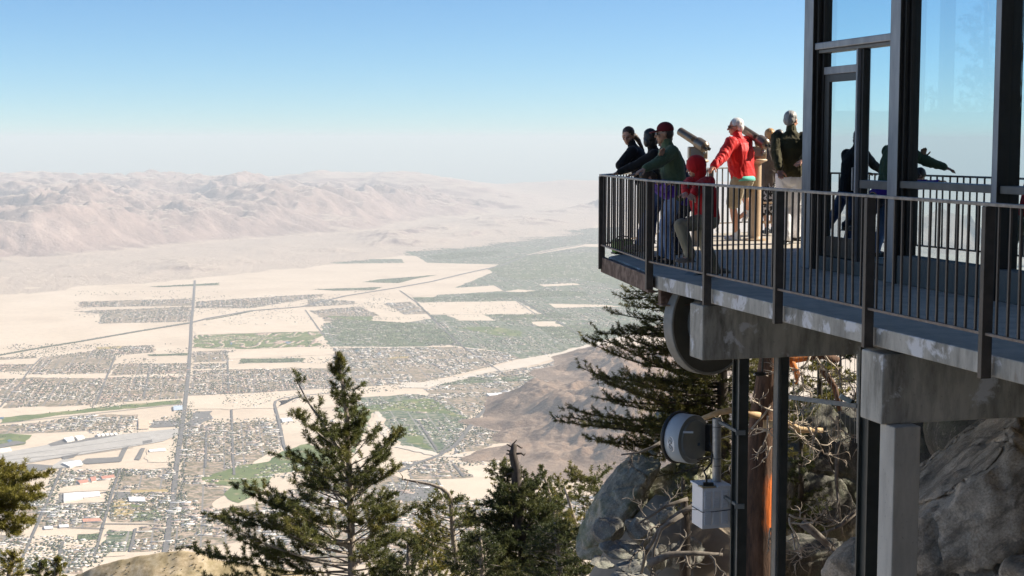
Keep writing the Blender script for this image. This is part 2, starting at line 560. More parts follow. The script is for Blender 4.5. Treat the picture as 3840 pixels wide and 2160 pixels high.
LOTS = [
    [(725, 1228), (940, 1188), (1145, 1163), (1200, 1243), (728, 1256)],
    [(855, 1322), (1240, 1306), (1252, 1330), (860, 1348)],
    [(997, 1377), (1134, 1364), (1134, 1376), (1000, 1387)],
    [(706, 1486), (1035, 1472), (1250, 1458), (1360, 1458), (1258, 1477), (1097, 1496), (1031, 1533), (699, 1535)],
    [(1047, 1504), (1110, 1488), (1258, 1484), (1250, 1525), (1040, 1560)],
    [(1562, 1135), (1935, 1129), (2034, 1179), (1612, 1181)],
    [(1672, 1182), (1816, 1180), (1856, 1204), (1716, 1202)],
    [(1990, 1207), (2079, 1206), (2114, 1226), (2014, 1224)],
    [(1498, 1093), (1855, 1071), (1890, 1092), (1560, 1111)],
    [(1885, 1094), (1945, 1086), (2012, 1091), (1960, 1096)],
    [(2025, 1068), (2150, 1062), (2180, 1068), (2040, 1075)],
    [(2050, 1140), (2260, 1143), (2330, 1150), (2080, 1155)],
    [(215, 1832), (330, 1815), (432, 1797), (417, 1840), (213, 1850)],
    [(0, 1987), (113, 1990), (100, 2008), (0, 2008)],
    [(140, 1995), (330, 1990), (380, 1998), (290, 2008), (270, 2028), (120, 2035)],
    [(245, 2032), (370, 2027), (355, 2058), (232, 2060)],
    [(100, 2072), (222, 2066), (210, 2096), (85, 2100)],
    [(0, 2048), (100, 2046), (75, 2100), (0, 2100)],
    [(360, 2078), (480, 2072), (470, 2088), (350, 2092)],
    [(1640, 1800), (1850, 1785), (1850, 1870), (1670, 1885)],
    [(560, 1680), (650, 1670), (640, 1735), (545, 1735)],
    [(1410, 1548), (1425, 1548), (1400, 1600), (1445, 1650), (1400, 1655), (1370, 1610)],
]
sheet("bare_lots", [gpoly(p) for p in LOTS], M_sandlot, 3.2, "bare sandy lots between the town quarters")
sheet("dry_field", [gpoly(p) for p in ([(424, 1880), (478, 1877), (480, 1900), (420, 1903)], [(420, 1912), (505, 1916), (500, 1935), (415, 1938)], [(1456, 1344), (1530, 1334), (1530, 1343), (1460, 1347)],
                                       [(500, 1838), (630, 1834), (632, 1846), (498, 1848)], [(360, 1302), (460, 1300), (450, 1308), (370, 1312)])], M_dry, 3.8, "ochre dry grass fields")
WASH = [[(1500, 1435), (1598, 1435), (1720, 1412), (1840, 1380), (1840, 1395), (1730, 1425), (1600, 1455), (1500, 1455)],
        [(1840, 1380), (1952, 1349), (2070, 1329), (2228, 1286), (2228, 1299), (2060, 1355), (1960, 1380), (1840, 1395)],
        [(2228, 1286), (2346, 1258), (2450, 1240), (2450, 1250), (2346, 1270), (2228, 1299)]]
M_wash = ground_mat("river sand", [(.3, (.60, .52, .42)), (.7, (.70, .62, .52))], .006)
sheet("dry_riverbed", [gpoly(p) for p in WASH] + strip([gp(*p) for p in [(1500, 1673), (1569, 1691), (1647, 1710), (1775, 1711), (1848, 1720), (1900, 1722), (2041, 1762), (2157, 1774), (2400, 1788)]], 90)
      + strip([gp(*p) for p in [(1407, 1545), (1423, 1553), (1420, 1580), (1451, 1640), (1482, 1664)]], 45), M_wash, 4.4, "pale sandy bed of the dry wash")
# roads
def road(name, pts, w, lift, label, mat=M_road):
    sheet(name, strip([gp(*p) for p in pts], w), mat, lift, label)


MR = [(610, 2160), (624, 2049), (650, 1880), (665, 1730), (678, 1640), (696, 1506), (708, 1396), (716, 1278), (718, 1211), (725, 1146), (731, 1052)]
road("main_road", MR, 36, 5.0, "long straight grey avenue across the town")
sheet("side_roads", sum([strip([gp(*p) for p in r], 17) for r in (
    [(0, 1530), (79, 1435), (118, 1380), (157, 1341)], [(362, 1514), (409, 1396), (433, 1337)], [(539, 1487), (563, 1380)], [(858, 1475), (854, 1357)],
    [(54, 2160), (144, 1963), (222, 1783), (232, 1755)], [(355, 2088), (395, 1945), (423, 1841), (452, 1758)], [(488, 2070), (509, 1984)], [(222, 2088), (237, 2035)],
    [(869, 1538), (875, 1730), (879, 1783)], [(775, 1600), (771, 1755)], [(1210, 1254), (1145, 1163)], [(1562, 1134), (1500, 1090)], [(1562, 1134), (1720, 1290), (1900, 1410)],
    [(1855, 1071), (2060, 1190), (2230, 1285)], [(1935, 1129), (2010, 1180)], [(1735, 1620), (1650, 1700)], [(1570, 1580), (1640, 1690)], [(150, 1975), (395, 1985)], [(395, 1966), (620, 1968)], [(210, 1890), (415, 1843)],
    [(1640, 1800), (1680, 1880)], [(1700, 1740), (1740, 1790)], [(1600, 1290), (1900, 1300)], [(705, 1484), (1260, 1455)], [(0, 1590), (470, 1540), (690, 1515)])], []), M_road, 5.6, "grid of grey side streets")
road("curved_road", [(1075, 1690), (1065, 1671), (1046, 1577), (1030, 1520), (1034, 1506), (1057, 1496), (1120, 1486), (1246, 1475)], 24, 6.2, "dark road bending round the bare lots", M_asphalt)
road("highway", [(1500, 1770), (1560, 1740), (1647, 1711), (1710, 1671), (1785, 1573), (1844, 1514), (1899, 1475), (1972, 1459), (2090, 1427), (2145, 1380), (2188, 1345)], 40, 6.8, "grey highway curving between the town and the brown hills")
road("freeway", [(308, 1280), (520, 1243), (710, 1213), (775, 1196), (944, 1166), (1133, 1151), (1294, 1111), (1493, 1079), (1617, 1057), (1741, 1027), (1880, 997), (1965, 962), (2064, 940), (2188, 918)], 60, 7.2, "distant freeway and railway line across the desert")
# airfield
AF = [[(-60, 1712), (173, 1671), (441, 1632), (669, 1608), (669, 1632), (614, 1656), (535, 1670), (256, 1713), (0, 1756), (-60, 1766)]]
sheet("airfield", [gpoly(p) for p in AF] + [gpoly([(190, 1752), (240, 1722), (320, 1732), (310, 1750), (200, 1760)])], M_apron, 4.8, "pale concrete airfield with runways")
sheet("taxiway", [gpoly(p) for p in ([(181, 1667), (240, 1648), (330, 1645), (445, 1630), (435, 1637), (300, 1660), (190, 1676)],
                                     [(535, 1656), (570, 1650), (572, 1660), (535, 1668)], [(300, 1738), (323, 1722), (445, 1716), (463, 1680), (484, 1675), (470, 1700), (455, 1733), (330, 1742)],
                                     [(505, 1725), (530, 1682), (545, 1682), (525, 1727)], [(0, 1668), (60, 1655), (100, 1662), (0, 1682)], [(-60, 1760), (120, 1742), (200, 1748), (180, 1762), (-60, 1790)],
                                     [(230, 1715), (300, 1700), (280, 1716), (240, 1726)])]
      + strip([gp(*p) for p in [(-40, 1735), (250, 1705), (531, 1667)]], 14) + strip([gp(*p) for p in [(-40, 1722), (200, 1690), (560, 1640)]], 10) + strip([gp(*p) for p in [(-40, 1752), (250, 1715), (500, 1680)]], 12),
      M_asphalt, 5.4, "dark taxiways and runway edges of the airfield")
sheet("car_park", [gpoly(p) for p in ([(570, 1580), (680, 1575), (675, 1600), (560, 1605)], [(730, 1545), (800, 1542), (795, 1570), (740, 1600), (700, 1590)], [(240, 1850), (262, 1850), (245, 1885), (218, 1890)], [(430, 1845), (500, 1845), (490, 1870), (425, 1872)], [(1500, 1800), (1640, 1800), (1660, 1860), (1560, 1880), (1500, 1880)])], M_asphalt, 4.0, "dark asphalt car parks")
sheet("pond", [gpoly(p) for p in ([(25, 1653), (40, 1649), (48, 1655), (35, 1660)], [(862, 1288), (872, 1284), (868, 1296)], [(0, 1566), (14, 1565), (12, 1572), (0, 1573)],
                                  [(1330, 1312), (1345, 1306), (1348, 1316), (1335, 1318)], [(1415, 1325), (1430, 1322), (1430, 1330), (1418, 1331)], [(1372, 1305), (1384, 1304), (1382, 1314)], [(1060, 1278), (1100, 1285), (1080, 1292)])], M_pond, 3.9, "small blue ponds among the greens")

# ------------------------------------------------------------------ houses and trees of the town
hdir = Vector(gp(665, 1730)) - Vector(gp(708, 1396)); hdir.normalize()
GA = np.array([hdir.x, hdir.y]); GB = np.array([-hdir.y, hdir.x])
PAL = {'white': np.array([(.80, .78, .74), (.74, .70, .64), (.82, .80, .78), (.66, .60, .52), (.60, .45, .36), (.70, .66, .60), (.52, .38, .30)]),
       'pink': np.array([(.62, .38, .28), (.68, .47, .37), (.56, .32, .23), (.74, .58, .48), (.80, .74, .68), (.62, .42, .32)]),
       'suburb': np.array([(.72, .64, .56), (.62, .46, .38), (.78, .75, .70), (.58, .42, .34), (.66, .56, .48)])}
HX, HC, TX, TC, near = [], [], [], [], []
LOTP = [np.array(gpoly(p)) for p in LOTS + WASH]
GOLFP = [np.array(gpoly(p)) for p in GOLF]
OASP = [np.array(gpoly(p)) for p in OASIS]


def scatter(kind, outline, sa, sb, tree_per, keep):
    poly = np.array(gpoly(outline)); lo, hi = (poly @ np.c_[GA, GB]).min(0), (poly @ np.c_[GA, GB]).max(0)
    a = np.arange(lo[0], hi[0], sa); b = np.arange(lo[1], hi[1], sb)
    A, B = np.meshgrid(a, b); A = A.ravel(); B = B.ravel()
    # pairs of rows back to back, a street between pairs
    row = np.round((B - lo[1]) / sb).astype(int)
    blk = (np.floor(A / 260) * 7 + np.floor(B / 190) * 13).astype(int)
    rb_ = np.random.default_rng(abs(int(outline[0][0] * 31 + outline[0][1])) % 9999)
    tw = rb_.random(4096)[blk % 4096]
    B = B + np.where(row % 2 == 0, .17, -.17) * sb
    A = A + RNG.normal(0, sa * .22, len(A)); B = B + RNG.normal(0, sb * .09, len(B))
    A, B = np.where(tw > .55, lo[0] + (B - lo[1]), A), np.where(tw > .55, lo[1] + (A - lo[0]), B)   # some blocks turn their streets
    A += 35 * np.sin(B / 140 + 9 * tw) * (tw < .25)
    XY = np.outer(A, GA) + np.outer(B, GB)
    XY[:, 0] += 40 * vnoise(XY / 900, 3); XY[:, 1] += 40 * vnoise(XY / 900, 4)
    k = in_poly(poly, XY[:, 0], XY[:, 1])
    for q in LOTP: k &= ~in_poly(q, XY[:, 0], XY[:, 1])
    dens = vnoise(XY / 350, 11) * .5 + .5
    ma, mb_ = np.mod(XY @ GA, BLK_A), np.mod(XY @ GB, BLK_B); k &= (np.minimum(ma, BLK_A - ma) > 13) & (np.minimum(mb_, BLK_B - mb_) > 14)     # keep the streets clear
    k &= RNG.random(len(XY)) < keep * (.55 + .7 * dens)
    g = np.zeros(len(XY), bool)
    for q in GOLFP + OASP: g |= in_poly(q, XY[:, 0], XY[:, 1])
    k &= ~g | (RNG.random(len(XY)) < .3)
    P = XY[k]; tw = tw[k]
    n = len(P)
    if n:
        big = RNG.random(n) < (.13 if kind == 'white' else .05)
        l = np.where(big, RNG.uniform(26, 70, n), RNG.uniform(13, 24, n)) * min(1.4, sa / 26 + .3)
        w = np.where(big, RNG.uniform(18, 34, n), RNG.uniform(10, 17, n))
        h = np.where(big, RNG.uniform(4, 7, n), RNG.uniform(2.8, 3.8, n))
        pal = PAL[kind]
        zone = (vnoise(P / 260, 23) * .5 + .5)
        ci = np.clip((zone * len(pal) * .7 + RNG.random(n) * len(pal) * .45), 0, len(pal) - 1).astype(int)
        c = pal[ci] * RNG.uniform(.88, 1.08, (n, 1))
        HX.append(np.c_[P, l, w, h, RNG.choice([0, 1], n)]); HC.append(np.clip(c, 0, .88))
    nt_ = int(k.sum() * tree_per)
    if nt_:
        base = XY[k][RNG.integers(0, n, nt_)] + RNG.normal(0, sb * .38, (nt_, 2))
        ok = in_poly(poly, base[:, 0], base[:, 1])
        for q in LOTP: ok &= ~in_poly(q, base[:, 0], base[:, 1])
        mb_ = np.mod(base @ GB, BLK_B); ok &= np.minimum(mb_, BLK_B - mb_) > 8
        TX.append(base[ok])


for p in TOWN['pink']: scatter('pink', p, 25, 36, 1.5, 1.0)
for p in TOWN['white']: scatter('white', p, 27, 38, 1.7, .98)
for i, p in enumerate(TOWN['suburb']): scatter('suburb', p, 30, 52, 1.6 if i < 3 else 2.2, .7)
# curving terraces of pink roofs round the golf course
gq = np.array(gpoly(GOLF[2])); lo, hi = gq.min(0), gq.max(0); arc = RNG.uniform(lo, hi, (9000, 2)); arc = arc[in_poly(gq, arc[:, 0], arc[:, 1])]
lv = (fbm(arc / np.array([420, 700]), 2, 15) * 3.2) % 1; arc = arc[(np.abs(lv - .5) < .09) & (vnoise(arc / 150, 13) > -.5)]; n = len(arc)
HX.append(np.c_[arc, RNG.uniform(24, 44, n), RNG.uniform(14, 20, n), RNG.uniform(3, 4.5, n), np.zeros(n)]); HC.append(np.array([(.60, .36, .28), (.64, .44, .36), (.70, .60, .40)])[RNG.integers(0, 3, n)])
for q, nn_h in ((OASIS[0], 500), (OASIS[8], 2600), (OASIS[7], 300), (GOLF[4], 160), (OASIS[6], 160)):     # clubs and villas between the trees
    poly = np.array(gpoly(q)); lo, hi = poly.min(0), poly.max(0); pts = RNG.uniform(lo, hi, (nn_h * 3, 2)); pts = pts[in_poly(poly, pts[:, 0], pts[:, 1])][:nn_h]
    pts = pts[vnoise(pts / 300, 6) > -.1]; n = len(pts)
    HX.append(np.c_[pts, RNG.uniform(16, 48, n), RNG.uniform(12, 20, n), RNG.uniform(3, 5, n), np.zeros(n)]); HC.append(PAL['suburb'][RNG.integers(0, 5, n)])
for q in OASIS:                                      # tree belts
    poly = np.array(gpoly(q)); lo, hi = poly.min(0), poly.max(0)
    area = (hi - lo).prod(); n = int(min(9000, area / 900))
    pts = RNG.uniform(lo, hi, (n, 2)); pts = pts[in_poly(poly, pts[:, 0], pts[:, 1])]
    TX.append(pts[vnoise(pts / 120, 5) > -.35])
for q in GOLF:                                       # trees between the fairways
    poly = np.array(gpoly(q)); lo, hi = poly.min(0), poly.max(0)
    n = int(min(5000, (hi - lo).prod() / 1500)); pts = RNG.uniform(lo, hi, (n, 2)); pts = pts[in_poly(poly, pts[:, 0], pts[:, 1])]
    TX.append(pts[np.abs(vnoise(pts / 160, 9)) < .12])
for line, wd in (([(-60, 1342), (160, 1303), (308, 1279), (520, 1242), (708, 1211)], 34), ([(-60, 1344), (160, 1305), (308, 1281), (520, 1244), (708, 1213)], 30), ([(775, 1201), (860, 1186), (944, 1168)], 20), (MR[:6], 70), ([(144, 1963), (222, 1783)], 50), ([(395, 1945), (452, 1758)], 45), ([(1690, 1700), (1780, 1590), (1850, 1520)], 110)):
    g = [np.array(gp(*p)) for p in line]
    for a, b in zip(g, g[1:]):
        L = np.linalg.norm(b - a); n = int(L / 7)
        n = n if wd > 36 else 3 * n; t = RNG.random((n, 1)); d = (b - a) / L; o = np.array([-d[1], d[0]])
        s = RNG.normal(0, .25, (n, 1)) + (RNG.choice([-.6, .6], (n, 1)) if wd > 40 else 0)
        TX.append(a + (b - a) * t + o * s * wd)

for (x0, y0, x1, y1, nh, ntr) in ((-20, 1290, 720, 1640, 700, 2600), (700, 1330, 1300, 1800, 600, 1900), (-20, 1760, 700, 2150, 700, 2600), (1200, 1120, 2300, 1500, 900, 2600), (280, 1090, 1500, 1220, 350, 900), (1300, 1480, 2050, 1800, 600, 1500)):
    for nn_h, dest in ((nh, 0), (ntr, 1)):
        px_, py_ = RNG.uniform(x0, x1, nn_h * 2), RNG.uniform(y0, y1, nn_h * 2)
        pts = np.array([gp(a, b_) for a, b_ in zip(px_, py_)]); pts = pts[vnoise(pts / 420, 77) > .05][:nn_h]; n = len(pts)
        for q in [np.array(gpoly(p)) for p in AF]: pts = pts[~in_poly(q, pts[:, 0], pts[:, 1])]
        n = len(pts)
        if dest: TX.append(pts)
        else: HX.append(np.c_[pts, RNG.uniform(12, 40, n), RNG.uniform(10, 22, n), RNG.uniform(3, 5, n), np.zeros(n)]); HC.append(PAL['white'][RNG.integers(0, 7, n)])
H = np.concatenate(HX); HCc = np.concatenate(HC)
d = np.hypot(H[:, 0], H[:, 1])
# the nearest ones that the photograph shows, between the left edge and the pines
pxs = 1920 + FPX * H[:, 0] / (H[:, 1] * math.cos(PITCH) + (EYE - FLOOR) * math.sin(PITCH))
vis = (pxs > 2) & (pxs < 700) & (d > 9000)
order = np.argsort(np.where(vis, d, 1e9))[:296]
nearm = np.zeros(len(H), bool); nearm[order] = True


def boxes(Hs, cols, name, walls=(.62, .54, .45)):
    n = len(Hs)
    ang = np.arctan2(GA[1], GA[0]) + np.where(Hs[:, 5] > 0, 0, 0)
    ca, sa_ = np.cos(ang), np.sin(ang)
    l, w, h = Hs[:, 2] / 2, Hs[:, 3] / 2, Hs[:, 4]
    V = np.zeros((n, 10, 3), np.float32)
    for k, (sx, sy) in enumerate(((-1, -1), (1, -1), (1, 1), (-1, 1))):
        x = sx * w; y = sy * l
        V[:, k, 0] = Hs[:, 0] + x * ca - y * sa_; V[:, k, 1] = Hs[:, 1] + x * sa_ + y * ca; V[:, k, 2] = FLOOR
        x = sx * w * 1.08; y = sy * l * 1.06
        V[:, 4 + k, 0] = Hs[:, 0] + x * ca - y * sa_; V[:, 4 + k, 1] = Hs[:, 1] + x * sa_ + y * ca; V[:, 4 + k, 2] = FLOOR + h
    # low gable ridge
    for k, sx in ((8, -1), (9, 1)):
        V[:, k, 0] = Hs[:, 0] - sx * l * sa_; V[:, k, 1] = Hs[:, 1] + sx * l * ca; V[:, k, 2] = FLOOR + h * 1.12
    q = np.array([[0, 1, 5, 4], [1, 2, 6, 5], [2, 3, 7, 6], [3, 0, 4, 7], [5, 6, 9, 8], [7, 4, 8, 9]])
    t = np.array([[4, 5, 8], [6, 7, 9]])
    base = (np.arange(n) * 10)[:, None, None]
    Q = (q[None] + base).reshape(-1)
    tri = (np.concatenate([t, t[:, [0, 1, 2]]], 1)[:, :3][None] + base).reshape(-1)
    # all as triangles for a single uniform mesh
    Qf = Q.reshape(-1, 4); T = np.concatenate([Qf[:, [0, 1, 2]], Qf[:, [0, 2, 3]]])
    wall = np.tile(np.array(walls), (n, 1))
    qc = np.stack([wall, wall, wall, wall, cols, cols], 1).reshape(-1, 3)
    tc = np.stack([cols, cols], 1).reshape(-1, 3)
    F_ = np.concatenate([T, tri.reshape(-1, 3)]); C_ = np.concatenate([qc, qc, tc])
    return np_mesh(name, V.reshape(-1, 3), F_.ravel(), 3, cols=C_)


m_h, nt, b = new_mat("painted walls and roofs")
at = nt.nodes.new("ShaderNodeAttribute"); at.attribute_name = "tint"
nn_ = noise_node(nt, .15, 4); rr_ = ramp(nt, nn_.outputs['Fac'], [(.3, (.88, .88, .88)), (.7, (1, 1, 1))])
mm_ = nt.nodes.new("ShaderNodeMix"); mm_.data_type = 'RGBA'; mm_.blend_type = 'MULTIPLY'; mm_.inputs[0].default_value = 1
link(nt, at.outputs['Color'], mm_.inputs[6]); link(nt, rr_.outputs[0], mm_.inputs[7]); link(nt, mm_.outputs[2], b.inputs['Base Color']); b.inputs['Roughness'].default_value = .7
M_houses = m_h
o = mesh_obj("town_houses", boxes(H[~nearm], HCc[~nearm], "town_houses"), M_houses)
tag(o, "mass of far houses filling the town blocks beyond the nearest streets", "houses", kind="stuff")
# the nearest streets: every house an object of its own
var = []
for k in range(8):
    i = order[k]; Hs = H[i:i + 1].copy(); Hs[0, :2] = 0; me = boxes(Hs, PAL['white'][[k % 7]], "house")
    me.transform(Matrix.Translation((0, 0, -FLOOR))); me.materials.append(M_houses); var.append(me)
tones = ["white", "cream", "white", "sand coloured", "red brown", "pale grey", "brown"]
for j, i in enumerate(order):
    k = RNG.integers(0, 8)
    hobj = bpy.data.objects.new("house", var[k]); COL.objects.link(hobj)
    hobj.location = (H[i, 0], H[i, 1], FLOOR + .5)
    hobj.scale = (1, 1, 1)
    tag(hobj, "tiny far house with %s roof in the nearest streets of the valley town" % tones[k % 7], "house", "%s roofed houses in the nearest streets of the town" % tones[k % 7])

# trees of the town: one mass of small crowns
TP = np.concatenate(TX); n = len(TP)
ico = [(0, 0, 1)] + [(math.cos(a) * 1, math.sin(a) * 1, .45) for a in np.arange(5) * 2 * math.pi / 5] + [(math.cos(a) * .8, math.sin(a) * .8, .1) for a in np.arange(5) * 2 * math.pi / 5 + .6]
ico = np.array(ico, float)
tf = [(0, 1 + k, 1 + (k + 1) % 5) for k in range(5)] + [(1 + k, 6 + k, 1 + (k + 1) % 5) for k in range(5)] + [(1 + (k + 1) % 5, 6 + k, 6 + (k + 1) % 5) for k in range(5)]
sz = RNG.uniform(4, 9, (n, 1, 1)) * np.array([1, 1, 1.25]) * RNG.uniform(.75, 1.25, (n, 11, 1))
V = ico[None] * sz; V[:, :, 0] += TP[:, 0:1]; V[:, :, 1] += TP[:, 1:2]; V[:, :, 2] += FLOOR
Fc = (np.array(tf)[None] + (np.arange(n) * 11)[:, None, None]).ravel()
tc_ = np.array([(.045, .065, .028), (.065, .082, .036), (.04, .058, .032), (.10, .105, .05)])[RNG.integers(0, 4, n)]
m_t, nt, b = new_mat("town foliage"); at = nt.nodes.new("ShaderNodeAttribute"); at.attribute_name = "tint"; link(nt, at.outputs['Color'], b.inputs['Base Color']); b.inputs['Roughness'].default_value = .9
o = mesh_obj("town_trees", np_mesh("town_trees", V.reshape(-1, 3), Fc, 3, cols=np.repeat(tc_, 15, axis=0)), m_t)
tag(o, "mass of far trees scattered through the town and along its roads", "trees", kind="stuff")
print("houses", len(H), "trees", n)

# ------------------------------------------------------------------ large buildings one can tell apart
def big_building(name, corners, h, label, cat, roof, wall=(.62, .57, .5), group=None, ridges=1):
    """corners: pixel outline of the footprint (4 points)"""
    root = empty(name, (*gp(*corners[0]), FLOOR), label, cat, group)
    P = [Vector((*gp(*c), 0)) for c in corners]
    z0, z1 = FLOOR + .3, FLOOR + h
    mb = MB(); mb.prism([(p.x, p.y) for p in P], z0, z1)
    mb.build("wall", pmat(name + " wall", wall, None, .05), root)
    c = sum(P, Vector()) / 4
    rb = MB()
    Q = [c + (p - c) * 1.03 for p in P]
    for r in range(ridges):                      # one or more shallow gables side by side
        f0, f1 = r / ridges, (r + 1) / ridges
        a, b_ = Q[0].lerp(Q[1], f0), Q[0].lerp(Q[1], f1); d_, c_ = Q[3].lerp(Q[2], f0), Q[3].lerp(Q[2], f1)
        e0, e1 = a.lerp(b_, .5), d_.lerp(c_, .5); up = Vector((0, 0, 1))
        z = up * z1; zr = up * (z1 + h * .25); zb = up * (z1 + .05)
        vv = [rb.bm.verts.new(x) for x in (a + zb, b_ + zb, c_ + zb, d_ + zb, e0 + zr, e1 + zr)]
        for q in ((0, 4, 5, 3), (4, 1, 2, 5), (0, 1, 4), (3, 5, 2)): rb.bm.faces.new([vv[i] for i in q])
    rb.build("roof", pmat(name + " roof", roof, None, .02), root)
    return root


WHT = (.80, .80, .79)
big_building("warehouse", [(240, 1856), (250, 1884), (300, 1868), (378, 1852)][:1] + [(240, 1886), (312, 1872), (300, 1850)], 10, "large white roofed warehouse, west half, beside a dark car park", "warehouse", WHT, ridges=2)
big_building("warehouse", [(303, 1851), (315, 1871), (376, 1864), (372, 1848)], 10, "large white roofed warehouse, east half, beyond the dark car park", "warehouse", WHT, ridges=2)
for k, x in enumerate((362, 378, 394, 410, 426)):
    big_building("hangar", [(x, 1633 - k * .9), (x + 6, 1641 - k * 1.6), (x + 16, 1639 - k * 1.6), (x + 11, 1631 - k * .9)], 12, ["first white hangar of the airfield row, nearest the dome roofs", "second white hangar in the airfield row", "middle white hangar of the airfield row", "fourth white hangar in the airfield row", "last white hangar of the airfield row, towards the avenue"][k], "hangar", WHT, group="white hangars along the airfield")
big_building("terminal", [(238, 1650), (252, 1662), (280, 1656), (272, 1643)], 16, "broad pale terminal hall beside the airfield apron", "terminal", WHT)
big_building("terminal", [(280, 1642), (292, 1655), (318, 1648), (308, 1638)], 16, "second pale terminal hall nearer the row of hangars", "terminal", WHT)
big_building("terminal", [(232, 1742), (262, 1756), (310, 1746), (300, 1731)], 14, "long white terminal on the near side of the runways", "terminal", WHT)
big_building("warehouse", [(0, 1688), (0, 1702), (44, 1696), (38, 1684)], 12, "white shed at the edge of the airfield under the pines", "shed", WHT)
big_building("warehouse", [(520, 1578), (520, 1612), (558, 1610), (560, 1578)], 9, "square tan roofed store beside the grey car park", "store", (.62, .48, .34))
big_building("warehouse", [(560, 1690), (562, 1698), (622, 1694), (618, 1684)], 9, "long white low shed in a bare lot by the avenue", "shed", WHT)
big_building("warehouse", [(650, 1526), (652, 1543), (684, 1540), (684, 1524)], 11, "blue grey roofed hall beside the avenue and the green strip", "hall", (.45, .52, .60))
big_building("warehouse", [(1054, 1572), (1060, 1586), (1098, 1582), (1092, 1570)], 10, "white and blue roofed hall beside the bending road", "hall", (.68, .73, .76))
big_building("warehouse", [(1824, 1480), (1836, 1488), (1886, 1484), (1880, 1476)], 11, "long white warehouse at the foot of the brown hills", "warehouse", WHT)
big_building("warehouse", [(290, 1806), (300, 1818), (332, 1812), (328, 1802)], 9, "red tiled resort block, left wing, beside a bare lot", "resort", (.55, .24, .16))
big_building("warehouse", [(338, 1794), (344, 1810), (362, 1806), (358, 1790)], 9, "red tiled resort block, middle wing", "resort", (.55, .24, .16))
big_building("warehouse", [(378, 1790), (384, 1800), (430, 1794), (426, 1784)], 9, "red tiled resort block, long right wing", "resort", (.55, .24, .16))
big_building("warehouse", [(310, 1950), (312, 1962), (380, 1958), (375, 1948)], 9, "long red roofed hall between white houses", "hall", (.55, .27, .18))
big_building("warehouse", [(165, 1978), (168, 1988), (200, 1986), (197, 1977)], 8, "long white apartment block beside the left avenue", "apartment block", WHT)
big_building("warehouse", [(222, 1972), (224, 1982), (258, 1980), (256, 1971)], 8, "long white apartment block further along the same street", "apartment block", WHT)
big_building("warehouse", [(482, 1868), (486, 1884), (545, 1884), (540, 1868)], 9, "large white school hall beside ochre playing fields", "school", WHT)
big_building("warehouse", [(2024, 1502), (2030, 1512), (2048, 1510), (2046, 1500)], 12, "single white house high on the brown hill", "house", (.85, .85, .85))
# ------------------------------------------------------------------ mountains and hills
def heightfield(name, x0, x1, y0, y1, nx, ny, fn, mat, label, skirt=-40):
    X, Y = np.meshgrid(np.linspace(x0, x1, nx), np.linspace(y0, y1, ny))
    Z = fn(X.ravel(), Y.ravel())
    V = np.c_[X.ravel(), Y.ravel(), Z]
    i = np.arange((ny - 1) * (nx - 1)); r = i // (nx - 1); c = i % (nx - 1); a = r * nx + c
    Fq = np.c_[a, a + 1, a + nx + 1, a + nx]
    zc = Z[Fq].max(1)
    Fq = Fq[zc > FLOOR + skirt]
    me = np_mesh(name, V, Fq.ravel(), 4, smooth=True)
    return tag(mesh_obj(name, me, mat), label, kind="structure")


def seg_dist(x, y, pts):
    """signed distance to a polyline (positive on the far side) and position along it"""
    best = np.full(len(x), 1e12); sgn = np.zeros(len(x)); al = np.zeros(len(x)); L0 = 0
    for (ax, ay), (bx, by) in zip(pts, pts[1:]):
        dx, dy = bx - ax, by - ay; L = math.hypot(dx, dy)
        t = np.clip(((x - ax) * dx + (y - ay) * dy) / L ** 2, 0, 1)
        d = np.hypot(x - ax - t * dx, y - ay - t * dy); k = d < best
        best = np.where(k, d, best); cr = dx * (y - ay) - dy * (x - ax)
        sgn = np.where(k, np.sign(cr), sgn); al = np.where(k, L0 + t * L, al); L0 += L
    return best * sgn, al


def sm(t):
    t = np.clip(t, 0, 1); return t * t * (3 - 2 * t)


FOOT = [(-26000, 22000), gp(-300, 1020), gp(400, 968), gp(800, 930), gp(1200, 895), gp(1500, 865), gp(1800, 812), gp(2260, 765), gp(2700, 720)]


def eroded(p, oct, seed):
    """fractal noise whose finer octaves fade on steep ground, which reads as ridges and gullies"""
    p = np.asarray(p, float).copy(); a = np.zeros(len(p)); b = 1.; dx = np.zeros(len(p)); dy = np.zeros(len(p)); e = .02
    for k in range(oct):
        n0 = vnoise(p, seed + k); nx = (vnoise(p + [e, 0], seed + k) - n0) / e; ny = (vnoise(p + [0, e], seed + k) - n0) / e
        dx += nx * .22; dy += ny * .22
        a += b * n0 / (1 + dx * dx + dy * dy); b *= .58
        p = (p @ np.array([[.8, -.6], [.6, .8]])) * 1.97 + 3.1
    return a


